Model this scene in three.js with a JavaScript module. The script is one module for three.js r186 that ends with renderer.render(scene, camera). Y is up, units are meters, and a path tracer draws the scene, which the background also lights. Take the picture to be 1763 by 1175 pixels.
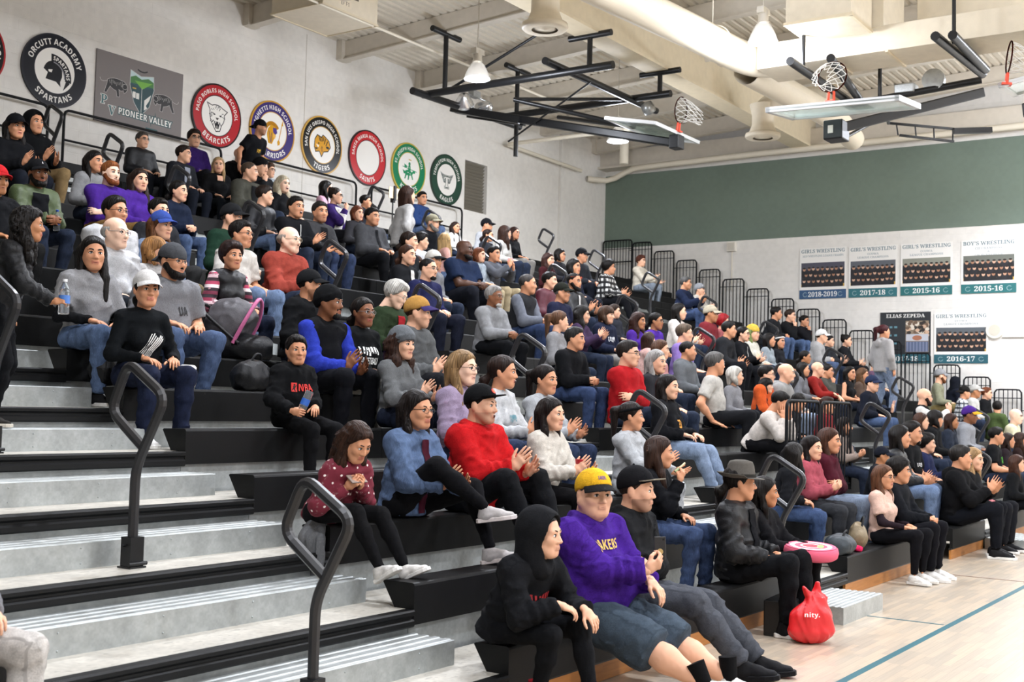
import * as THREE from 'three';
import { mergeGeometries, mergeVertices } from 'three/addons/utils/BufferGeometryUtils.js';
import { RoundedBoxGeometry } from 'three/addons/geometries/RoundedBoxGeometry.js';

// ---------------------------------------------------------------- camera, light, exposure
const scene = new THREE.Scene();
scene.background = new THREE.Color(0x0b0b0c);
const camera = new THREE.PerspectiveCamera(31.66, 1763 / 1175, 0.1, 200);
camera.position.set(0, 1.75, 0);
camera.up.set(-0.0587, 0.9982, 0.0096);
camera.lookAt(0.8248, 1.75 + 0.05396, -0.5628);
camera.focus = 10;
camera.userData.fStop = 4;
scene.add(camera);
const renderer = new THREE.WebGLRenderer({ antialias: true });
renderer.toneMapping = THREE.LinearToneMapping;
renderer.toneMappingExposure = 1.0;
renderer.shadowMap.enabled = true;
renderer.shadowMap.type = THREE.PCFSoftShadowMap;

const ROOM = { x0: -12, x1: 30.05, z0: -17.4, z1: 16, wallTop: 9.45 };
const roofY = z => 9.4 + 0.056 * Math.min(z + 17.4, 17.4 - Math.max(0, z)); // rises to a ridge over the court
const LAMP_POWER = 98, LAMP_SPILL = 23;
// lamp grid: rows of high bay lamps over stands and court
const LAMPS = [];
for (const lx of [-6, 1, 7.5, 13.6, 19.6, 25]) for (const lz of [-14.2, -8.2, -2.2, 4.4, 10.6]) if (!(lx === 25 && lz === -8.2) && !(lz < -10 && lx < 14) && !(lz < -8 && lx < 2) && lx > -6) LAMPS.push(lx === 19.6 && lz === -8.2 ? [17.9, -7.49, 7.68] : lx === 25 && lz === -14.2 ? [23.0, -13.0, 7.65] : lx === 19.6 && lz === -14.2 ? [17.35, -12.75, 7.65] : [lx, lz, 8.25]);

LAMPS.push([26.4, -4.6, 8.25], [28, -1.2, 8.25], [28, 3, 8.25]);

// ---------------------------------------------------------------- helpers
let seed = 12345;
const rnd = () => { seed = (seed * 1664525 + 1013904223) >>> 0; return seed / 4294967296; };
const rr = (a, b) => a + (b - a) * rnd();
const V = (x, y, z) => new THREE.Vector3(x, y, z);
const clamp = (v, a, b) => v < a ? a : v > b ? b : v;
const smooth = (a, b, x) => { const t = clamp((x - a) / (b - a), 0, 1); return t * t * (3 - 2 * t); };
const used = {};
function numbered(name) { const n = used[name] || 0; used[name] = n + 1; return n ? name + '_' + String(n).padStart(3, '0') : name; }
function shadow(o) { o.castShadow = true; o.receiveShadow = true; return o; }
function mesh(name, geo, mat, parent) {
  const m = shadow(new THREE.Mesh(geo, mat));
  m.name = parent === scene || !parent ? numbered(name) : name;
  (parent || scene).add(m);
  return m;
}
function group(name, pos = [0, 0, 0], rotY = 0) {
  const g = new THREE.Group(); g.name = numbered(name); g.position.set(...pos); g.rotation.y = rotY; scene.add(g); return g;
}
function tag(o, label, category, grp) { o.userData.label = label; o.userData.category = category; if (grp) o.userData.group = grp; return o; }
function struct(o, label) { o.userData.kind = 'structure'; if (label) o.userData.label = label; return o; }
const T = (g, x = 0, y = 0, z = 0) => g.translate(x, y, z);
function plain(g) { // strip to position/normal/uv so that everything merges
  if (g.index) g = g.toNonIndexed();
  for (const k of Object.keys(g.attributes)) if (!['position', 'normal', 'uv'].includes(k)) g.deleteAttribute(k);
  if (!g.attributes.uv) g.setAttribute('uv', new THREE.BufferAttribute(new Float32Array(g.attributes.position.count * 2), 2));
  return g;
}
const merge = list => mergeGeometries(list.map(plain));
// box with uv in metres
function bx(w, h, d, x = 0, y = 0, z = 0, bevel = 0) {
  let g = bevel ? new RoundedBoxGeometry(w, h, d, 2, bevel) : new THREE.BoxGeometry(w, h, d);
  g = g.index ? g.toNonIndexed() : g; boxUV(g); g.translate(x, y, z); return g;
}
function boxUV(g, s = 1) {
  const p = g.attributes.position, n = g.attributes.normal; const uv = new Float32Array(p.count * 2);
  for (let i = 0; i < p.count; i++) {
    const ax = Math.abs(n.getX(i)), ay = Math.abs(n.getY(i)), az = Math.abs(n.getZ(i));
    let u, v; if (ay >= ax && ay >= az) { u = p.getX(i); v = p.getZ(i); } else if (az >= ax) { u = p.getX(i); v = p.getY(i); } else { u = p.getZ(i); v = p.getY(i); }
    uv[2 * i] = u * s; uv[2 * i + 1] = v * s;
  }
  g.setAttribute('uv', new THREE.BufferAttribute(uv, 2)); return g;
}
function tube(pts, r, seg = 24, rad = 8, closed = false, tension = 0.5) {
  const c = new THREE.CatmullRomCurve3(pts.map(p => p.isVector3 ? p : V(...p)), closed, 'catmullrom', tension);
  return new THREE.TubeGeometry(c, seg, r, rad, closed);
}
function bar(a, b, r, rad = 8) { // straight round bar with caps
  a = a.isVector3 ? a : V(...a); b = b.isVector3 ? b : V(...b);
  const d = b.clone().sub(a), L = d.length(); const g = new THREE.CylinderGeometry(r, r, L, rad);
  g.applyQuaternion(new THREE.Quaternion().setFromUnitVectors(V(0, 1, 0), d.normalize()));
  const m = a.clone().add(b).multiplyScalar(0.5); g.translate(m.x, m.y, m.z); return g;
}
function beamBox(a, b, w, h, bevel = 0) { // rectangular bar from a to b
  a = a.isVector3 ? a : V(...a); b = b.isVector3 ? b : V(...b);
  const L = a.distanceTo(b); const g = bx(w, h, L, 0, 0, 0, bevel);
  const m = new THREE.Matrix4().lookAt(a, b, V(0, 1, 0)); g.applyMatrix4(m);
  const c = a.clone().add(b).multiplyScalar(0.5); g.translate(c.x, c.y, c.z); return g;
}
// polyline bent bar with rounded corners (filleted path), used for handrails
function bentPath(pts, rad, n = 5) {
  const P = pts.map(p => V(...p)), out = [P[0]];
  for (let i = 1; i < P.length - 1; i++) {
    const a = P[i - 1], b = P[i], c = P[i + 1];
    const u = a.clone().sub(b), v = c.clone().sub(b); const r = Math.min(rad, u.length() * 0.45, v.length() * 0.45);
    const s = b.clone().addScaledVector(u.normalize(), r), e = b.clone().addScaledVector(v.normalize(), r);
    for (let k = 0; k <= n; k++) { const t = k / n; out.push(s.clone().multiplyScalar((1 - t) * (1 - t)).addScaledVector(b, 2 * t * (1 - t)).addScaledVector(e, t * t)); }
  }
  out.push(P[P.length - 1]); return out;
}
function sweep(path, w, h, bevel = 0, hint = V(0, 0, 1)) { // sweep a rounded rectangle (w along hint side, h across) along points
  const prof = []; const a = w / 2, b = h / 2, c = Math.max(bevel, 0.0005);
  for (const [x, y] of [[a - c, b], [-a + c, b], [-a, b - c], [-a, -b + c], [-a + c, -b], [a - c, -b], [a, -b + c], [a, b - c]]) prof.push([x, y]);
  const pos = [], uv = [], idx = []; let s = 0; const m = prof.length;
  for (let i = 0; i < path.length; i++) {
    const p = path[i], t = (path[Math.min(i + 1, path.length - 1)]).clone().sub(path[Math.max(i - 1, 0)]).normalize();
    const side = hint.clone().addScaledVector(t, -hint.dot(t)).normalize(), up = t.clone().cross(side);
    if (i) s += p.distanceTo(path[i - 1]);
    for (let k = 0; k < m; k++) { const q = p.clone().addScaledVector(side, prof[k][0]).addScaledVector(up, prof[k][1]); pos.push(q.x, q.y, q.z); uv.push(k / m * 0.3, s); }
  }
  for (let i = 0; i < path.length - 1; i++) for (let k = 0; k < m; k++) { const a0 = i * m + k, a1 = i * m + (k + 1) % m; idx.push(a0, a1, a0 + m, a1, a1 + m, a0 + m); }
  for (let k = 1; k < m - 1; k++) { idx.push(0, k + 1, k); const e = (path.length - 1) * m; idx.push(e, e + k, e + k + 1); }
  let g = new THREE.BufferGeometry(); g.setAttribute('position', new THREE.Float32BufferAttribute(pos, 3)); g.setAttribute('uv', new THREE.Float32BufferAttribute(uv, 2)); g.setIndex(idx);
  g = g.toNonIndexed(); g.computeVertexNormals(); return g;
}
function extrudeX(profile, x0, x1) { // profile [[z,y],...] (counter-clockwise seen from +x), extruded along x with flat shading
  const sh = new THREE.Shape(profile.map(([z, y]) => new THREE.Vector2(-z, y)));
  const g = new THREE.ExtrudeGeometry(sh, { depth: x1 - x0, bevelEnabled: false, steps: 1 });
  g.rotateY(Math.PI / 2); // shape x -> -z ; depth -> +x
  g.translate(x0, 0, 0); const h = g.index ? g.toNonIndexed() : g; boxUV(h); return h;
}
// ---------------------------------------------------------------- noise and computed textures
function hash3(x, y, z) { let h = (x * 374761393 + y * 668265263 + z * 1274126177) | 0; h = Math.imul(h ^ (h >>> 13), 1274126177); return ((h ^ (h >>> 16)) >>> 0) / 4294967296; }
function noise3(x, y, z) {
  const xi = Math.floor(x), yi = Math.floor(y), zi = Math.floor(z); let u = x - xi, v = y - yi, w = z - zi;
  u = u * u * (3 - 2 * u); v = v * v * (3 - 2 * v); w = w * w * (3 - 2 * w);
  const L = (a, b, t) => a + (b - a) * t, H = hash3;
  return L(L(L(H(xi, yi, zi), H(xi + 1, yi, zi), u), L(H(xi, yi + 1, zi), H(xi + 1, yi + 1, zi), u), v),
    L(L(H(xi, yi, zi + 1), H(xi + 1, yi, zi + 1), u), L(H(xi, yi + 1, zi + 1), H(xi + 1, yi + 1, zi + 1), u), v), w);
}
function pnoise(x, y, per, sd) { // tileable 2d value noise
  const xi = Math.floor(x), yi = Math.floor(y); let u = x - xi, v = y - yi; u = u * u * (3 - 2 * u); v = v * v * (3 - 2 * v);
  const m = a => ((a % per) + per) % per, H = (a, b) => hash3(m(a), m(b), sd);
  return (H(xi, yi) * (1 - u) + H(xi + 1, yi) * u) * (1 - v) + (H(xi, yi + 1) * (1 - u) + H(xi + 1, yi + 1) * u) * v;
}
function dataTex(n, f, srgb, repeat) {
  const d = new Uint8Array(n * n * 4);
  for (let j = 0; j < n; j++) for (let i = 0; i < n; i++) {
    const c = f(i / n, j / n), o = (j * n + i) * 4;
    d[o] = clamp(c[0] * 255, 0, 255); d[o + 1] = clamp(c[1] * 255, 0, 255); d[o + 2] = clamp(c[2] * 255, 0, 255); d[o + 3] = 255;
  }
  const t = new THREE.DataTexture(d, n, n); t.wrapS = t.wrapT = THREE.RepeatWrapping; t.magFilter = THREE.LinearFilter; t.minFilter = THREE.LinearMipmapLinearFilter; t.generateMipmaps = true;
  if (srgb) t.colorSpace = THREE.SRGBColorSpace; t.repeat.set(repeat, repeat); t.needsUpdate = true; return t;
}
const g1 = v => [v, v, v];
const grainTex = dataTex(256, (u, v) => { let s = 0.86; s += 0.10 * (pnoise(u * 8, v * 8, 8, 1) - 0.5) + 0.10 * (pnoise(u * 64, v * 64, 64, 2) - 0.5) + 0.06 * (hash3(u * 256 | 0, v * 256 | 0, 5) - 0.5); return g1(s + 0.1); }, true, 1);
const fabricBump = dataTex(256, (u, v) => g1(0.5 + 0.28 * Math.sin(u * Math.PI * 2 * 48) * Math.sin(v * Math.PI * 2 * 48) + 0.4 * (pnoise(u * 40, v * 40, 40, 3) - 0.5) + 0.25 * (pnoise(u * 120, v * 120, 120, 9) - 0.5)), false, 5);
const fabricTex = dataTex(256, (u, v) => g1(0.92 + 0.12 * (pnoise(u * 60, v * 60, 60, 13) - 0.5) + 0.10 * (pnoise(u * 9, v * 9, 9, 14) - 0.5) + 0.06 * (hash3(u * 256 | 0, v * 256 | 0, 15) - 0.5)), true, 4);
const denimTex = dataTex(256, (u, v) => g1(0.86 + 0.22 * (pnoise(u * 128, v * 20, 128, 23) - 0.5) + 0.26 * (pnoise(u * 7, v * 7, 7, 24) - 0.5) + 0.1 * Math.sin((u + v) * Math.PI * 2 * 64)), true, 4);
const heatherTex = dataTex(256, (u, v) => g1(0.90 + 0.16 * (pnoise(u * 110, v * 40, 110, 33) - 0.5) + 0.12 * (hash3(u * 256 | 0, v * 256 | 0, 35) - 0.5)), true, 4);
const fleeceBump = dataTex(256, (u, v) => g1(0.5 + 0.5 * (pnoise(u * 44, v * 44, 44, 43) - 0.5) + 0.5 * (pnoise(u * 90, v * 90, 90, 44) - 0.5)), false, 4);
const hairBump = dataTex(256, (u, v) => g1(0.5 + 0.5 * (pnoise(u * 90, v * 5, 90, 53) - 0.5) + 0.4 * (pnoise(u * 180, v * 8, 180, 54) - 0.5)), false, 2.6);
const hairTex = dataTex(256, (u, v) => g1(0.8 + 0.4 * (pnoise(u * 70, v * 4, 70, 63) - 0.5) + 0.25 * (pnoise(u * 20, v * 3, 20, 64) - 0.5)), true, 2.6);
function std(color, rough = 0.8, opt = {}) { return new THREE.MeshStandardMaterial({ color, roughness: rough, metalness: 0, ...opt }); }
// ---------------------------------------------------------------- room materials
const blockBump = dataTex(512, (u, v) => { // concrete block courses, tile = 0.8 m x 0.8 m
  const row = Math.floor(v * 4), fx = ((u * 2 + (row % 2) * 0.5) % 1), fy = (v * 4) % 1;
  const dx = Math.min(fx, 1 - fx) * 0.4, dy = Math.min(fy, 1 - fy) * 0.2; const j = smooth(0.002, 0.008, Math.min(dx, dy));
  return g1(0.35 + 0.5 * j + 0.12 * (pnoise(u * 120, v * 120, 120, 71) - 0.5));
}, false, 1.25);
const paintTex = dataTex(512, (u, v) => { const s = 0.955 + 0.035 * (pnoise(u * 5, v * 5, 5, 81) - 0.5) + 0.03 * (pnoise(u * 40, v * 40, 40, 82) - 0.5) + 0.02 * (hash3(u * 512 | 0, v * 512 | 0, 85) - 0.5); return [s, s * 0.995, s * 0.985]; }, true, 0.31);
const M = {}; const phys = (color, roughness, o) => new THREE.MeshPhysicalMaterial({ color, roughness, ...o });
M.wall = std(0xf0eeea, 0.85, { map: paintTex, bumpMap: blockBump, bumpScale: 0.004 });
M.green = std(0x77877c, 0.85, { map: paintTex });
M.cream = std(0xe6dcc8, 0.6, { map: paintTex });
M.deckPaint = std(0xddd6c8, 0.7, { map: paintTex });
M.beam = std(0xd9d2c6, 0.65, { map: paintTex });
M.girder = std(0xe3d6bb, 0.65, { map: paintTex });
M.pipe = std(0xe2dac8, 0.5);
M.black = std(0x17181a, 0.5, { bumpMap: fabricBump, bumpScale: 0.0004 });
M.blackSteel = std(0x141517, 0.38, { metalness: 0.2 });
M.railPaint = phys(0x28282a, 0.34, { map: grainTex });
M.guard = phys(0x141517, 0.6, { specularIntensity: 0.4 });
M.alu = std(0xa9abaa, 0.38, { metalness: 0.75, map: grainTex });
M.dark = std(0x060606, 0.95);
const galvTex = dataTex(512, (u, v) => { const s = 0.86 + 0.07 * (pnoise(u * 26, v * 26, 26, 91) - 0.5) + 0.05 * (pnoise(u * 70, v * 70, 70, 92) - 0.5) + 0.1 * (pnoise(u * 6, v * 6, 6, 93) - 0.5); return [s * 0.99, s, s]; }, true, 1.4);
M.galv = std(0xc9cccb, 0.42, { metalness: 0.45, map: galvTex });
const scuffTex = dataTex(512, (u, v) => { let s = 0.9 + 0.10 * (pnoise(u * 10, v * 10, 10, 101) - 0.5) + 0.08 * (pnoise(u * 60, v * 60, 60, 102) - 0.5); const k = pnoise(u * 30, v * 90, 90, 103); if (k > 0.86) s -= 0.12; return [s, s * 0.99, s * 0.97]; }, true, 0.8);
M.deck = std(0xcfccc4, 0.55, { map: scuffTex });
M.seat = phys(0x0d0e0f, 0.5, { specularIntensity: 0.45, map: scuffTex, bumpMap: fabricBump, bumpScale: 0.0003 });
M.nose = phys(0x0e0f10, 0.5, { specularIntensity: 0.5, map: scuffTex });
const woodTex = dataTex(512, (u, v) => { const g = pnoise(u * 4, v * 60, 60, 111) * 0.5 + pnoise(u * 10, v * 140, 140, 112) * 0.3; return [0.62 + 0.16 * g, 0.40 + 0.13 * g, 0.19 + 0.08 * g]; }, true, 1);
M.wood = std(0xffffff, 0.5, { map: woodTex });
// maple strip floor: strips 57 mm wide running along x, tile 1.6 m
const floorTex = dataTex(1024, (u, v) => {
  const r = Math.floor(v * 28), off = hash3(r, 3, 7); const b = Math.floor((u + off) * 3) % 3; const fy = (v * 28) % 1, fx = ((u + off) * 3) % 1;
  const t = hash3(r, b, 121); const gr = pnoise(u * 8 + t * 3, v * 300, 300, 122); let s = 0.75 + 0.09 * (t - 0.5) + 0.05 * (gr - 0.5);
  if (Math.min(fy, 1 - fy) < 0.03 || Math.min(fx, 1 - fx) < 0.003) s *= 0.9;
  return [s * 0.955, s * (0.885 - 0.02 * t), s * (0.79 - 0.04 * t)];
}, true, 1 / 1.6);
M.floor = new THREE.MeshPhysicalMaterial({ color: 0xffffff, map: floorTex, roughness: 0.34, clearcoat: 0.35, clearcoatRoughness: 0.25 });
M.teal = std(0x1c5d68, 0.35); M.brown = std(0x6a4630, 0.4);

// ---------------------------------------------------------------- room shell
{
  const { x0, x1, z0, z1 } = ROOM, L = x1 - x0, W = z1 - z0;
  struct(mesh('floor', bx(L + 0.6, 0.3, W + 0.6, (x0 + x1) / 2, -0.15, (z0 + z1) / 2), M.floor));
  const H = 10.6;
  // back wall with a louvre opening
  const wb = new THREE.Shape(); wb.moveTo(x0, 0); wb.lineTo(x1 + 0.3, 0); wb.lineTo(x1 + 0.3, H); wb.lineTo(x0, H); wb.closePath();
  const ho = new THREE.Path(); ho.moveTo(23.28, 6.5); ho.lineTo(23.28, 7.72); ho.lineTo(24.22, 7.72); ho.lineTo(24.22, 6.5); ho.closePath(); wb.holes.push(ho);
  let g = new THREE.ExtrudeGeometry(wb, { depth: 0.3, bevelEnabled: false }); g = g.index ? g.toNonIndexed() : g; boxUV(g); g.translate(0, 0, z0 - 0.3);
  struct(mesh('wall_back', g, M.wall));
  struct(mesh('wall_far', merge([bx(0.3, 6.36, W + 0.6, x1 + 0.15, 3.18, (z0 + z1) / 2), bx(0.3, H - 8.46, W + 0.6, x1 + 0.15, (H + 8.46) / 2, (z0 + z1) / 2)]), M.wall));
  struct(mesh('trim', bx(0.31, 2.1, W + 0.6, x1 + 0.145, 7.41, (z0 + z1) / 2), M.green), 'grey green painted band across the upper end wall').name = 'trim_1';
  struct(mesh('wall_front', bx(L, H, 0.3, (x0 + x1) / 2, H / 2, z1 + 0.15), M.wall));
  struct(mesh('wall_near', bx(0.3, H, W + 0.6, x0 - 0.15, H / 2, (z0 + z1) / 2), M.wall));
  // shallow pilaster at the corner of the back wall
  struct(mesh('wall_corner', bx(2.45, 9.3, 0.05, 28.83, 4.65, z0 + 0.025), M.wall));
  // thin control joints in the back wall
  for (const x of [17.72, 27.58]) struct(mesh('trim_2', bx(0.012, 9.3, 0.004, x, 4.65, z0 + 0.002), std(0xb9b2a6, 0.9)), 'vertical control joint in the white block wall').name = x < 20 ? 'trim_2' : 'trim_3';
  // corrugated roof deck: ribs run along x
  const prof = []; const yb = roofY;
  const zs = []; for (let z = z0 - 0.1; z < z1 + 0.1; z += 0.19) zs.push(z);
  for (const z of zs) prof.push([z, yb(z)], [z + 0.105, yb(z)], [z + 0.125, yb(z) + 0.05], [z + 0.17, yb(z) + 0.05]);
  const pos = [], idx = [];
  for (const [z, y] of prof) { pos.push(x0 - 0.1, y, z, x1 + 0.2, y, z); }
  for (let i = 0; i < prof.length - 1; i++) { const a = i * 2; idx.push(a, a + 1, a + 2, a + 1, a + 3, a + 2); }
  let c = new THREE.BufferGeometry(); c.setAttribute('position', new THREE.Float32BufferAttribute(pos, 3)); c.setIndex(idx); c = c.toNonIndexed(); c.computeVertexNormals(); boxUV(c);
  const top = extrudeX([[z0 - 0.3, 9.6], [z0 - 0.3, 9.5], [0, 10.48], [z1 + 0.3, 9.6], [z1 + 0.3, 9.75], [0, 10.7]].map(p => p).reverse(), x0 - 0.3, x1 + 0.3);
  struct(mesh('ceiling', merge([c, top]), M.deckPaint), 'corrugated painted metal roof deck');
  // roof beams along z, every 2.65 m
  for (let x = 18.76 - 2.65 * 10; x < x1; x += 2.65) {
    const b = merge([
      extrudeX([[z0, yb(z0) - 0.40], [0, yb(0) - 0.40], [0, yb(0) - 0.01], [z0, yb(z0) - 0.01]], x - 0.05, x + 0.05),
      extrudeX([[z0, yb(z0) - 0.42], [0, yb(0) - 0.42], [0, yb(0) - 0.395], [z0, yb(z0) - 0.395]], x - 0.1, x + 0.1),
      extrudeX([[0, yb(0) - 0.40], [z1, yb(z1) - 0.40], [z1, yb(z1) - 0.01], [0, yb(0) - 0.01]], x - 0.05, x + 0.05),
      bx(0.3, 0.42, 0.16, x, yb(z0) - 0.2, z0 + 0.08)]);
    struct(mesh('roof_beam', b, M.beam), 'cream painted roof beam under the metal deck');
  }
  // deep girders along x
  for (const [z, y0, y1, w] of [[-11.25, 8.6, 9.75, 0.34], [-0.6, 8.9, 10.2, 0.34], [9.6, 8.6, 9.75, 0.34]])
    struct(mesh('roof_girder', merge([bx(L, y1 - y0 - 0.1, w, (x0 + x1) / 2, (y0 + y1) / 2, z), bx(L, 0.05, w + 0.16, (x0 + x1) / 2, y0 + 0.025, z)]), M.girder), 'deep cream roof girder running the length of the hall');
  // edge beam over the green wall
  struct(mesh('roof_edge_beam', merge([bx(0.35, 0.5, W, x1 - 0.18, 8.86, (z0 + z1) / 2), bx(0.5, 0.06, W, x1 - 0.25, 8.62, (z0 + z1) / 2)]), M.beam), 'cream edge beam over the green wall');
  // court lines
  struct(mesh('floor_line', bx(40, 0.003, 0.055, 10, 0.0005, -2.675), M.teal), 'wide teal side line painted on the wooden court').name = 'trim_4';
  struct(mesh('floor_line', bx(0.03, 0.003, 0.66, 10.54, 0.0005, -3.05), M.teal), 'thin teal line painted on the wooden court').name = 'trim_5';
  struct(mesh('floor_line', bx(0.03, 0.003, 9, 13.92, 0.0004, 0.8), M.brown), 'thin brown line painted on the wooden court').name = 'trim_6';
}
// ---------------------------------------------------------------- high bay lamps
{
  const shade = new THREE.LatheGeometry([[0.06, 0.33], [0.09, 0.30], [0.13, 0.26], [0.2, 0.12], [0.235, 0.02], [0.24, 0], [0.232, 0.0], [0.19, 0.12], [0.12, 0.25], [0.05, 0.29]].map(p => new THREE.Vector2(...p)), 28);
  const ballast = merge([new THREE.CylinderGeometry(0.075, 0.09, 0.2, 16).translate(0, 0.42, 0), bx(0.26, 0.10, 0.12, 0, 0.5, 0)]);
  const lens = new THREE.LatheGeometry([[0.0001, -0.03], [0.12, -0.022], [0.2, 0.0], [0.22, 0.012], [0.2, 0.03], [0.0001, 0.03]].map(p => new THREE.Vector2(...p)), 24);
  const mShade = new THREE.MeshPhysicalMaterial({ color: 0xe6e6e6, roughness: 0.25, metalness: 0, transmission: 0.35, thickness: 0 });
  const mGlow = new THREE.MeshStandardMaterial({ color: 0xffffff, emissive: new THREE.Color(1, 0.97, 0.92), emissiveIntensity: 9 });
  const mBal = std(0xcfcac0, 0.5, { metalness: 0.3 });
  const names = { '17.9,-7.49': 'lit high bay lamp under the rectangular air duct', '23,-13': 'lit high bay lamp below the black basketball hoist frame' , '17.35,-12.75': 'high bay lamp with clear shade near the white block wall' };
  for (const [lx, lz, y] of LAMPS) {
    const top = roofY(lz) - 0.02;
    const g = group('high_bay_lamp', [lx, y, lz]);
    mesh('shade', shade, mShade, g); mesh('ballast', ballast, mBal, g); mesh('lens', lens, mGlow, g);
    mesh('hanger', bar([0, 0.5, 0], [0, top - y, 0], 0.012, 6), mBal, g);
    const vis = names[lx + ',' + lz];
    tag(g, vis || 'high bay lamp hanging from the roof out of view', 'lamp', vis ? undefined : 'lamps over the court');
    const s = new THREE.SpotLight(0xeff4ff, LAMP_POWER, 0, 1.35, 0.4, 2); s.position.set(lx, y - 0.06, lz); s.target.position.set(lx, 0, lz); s.name = numbered('lamp_light');
    s.castShadow = true; s.shadow.radius = 11; s.shadow.mapSize.set(512, 512); scene.add(s); scene.add(s.target);
    const q = new THREE.PointLight(0xeff4ff, LAMP_SPILL, 0, 2); q.position.set(lx, y - 0.17, lz); q.name = numbered('lamp_spill'); q.castShadow = true; q.shadow.radius = 11; q.shadow.mapSize.set(256, 256); scene.add(q);
  }
}
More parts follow.
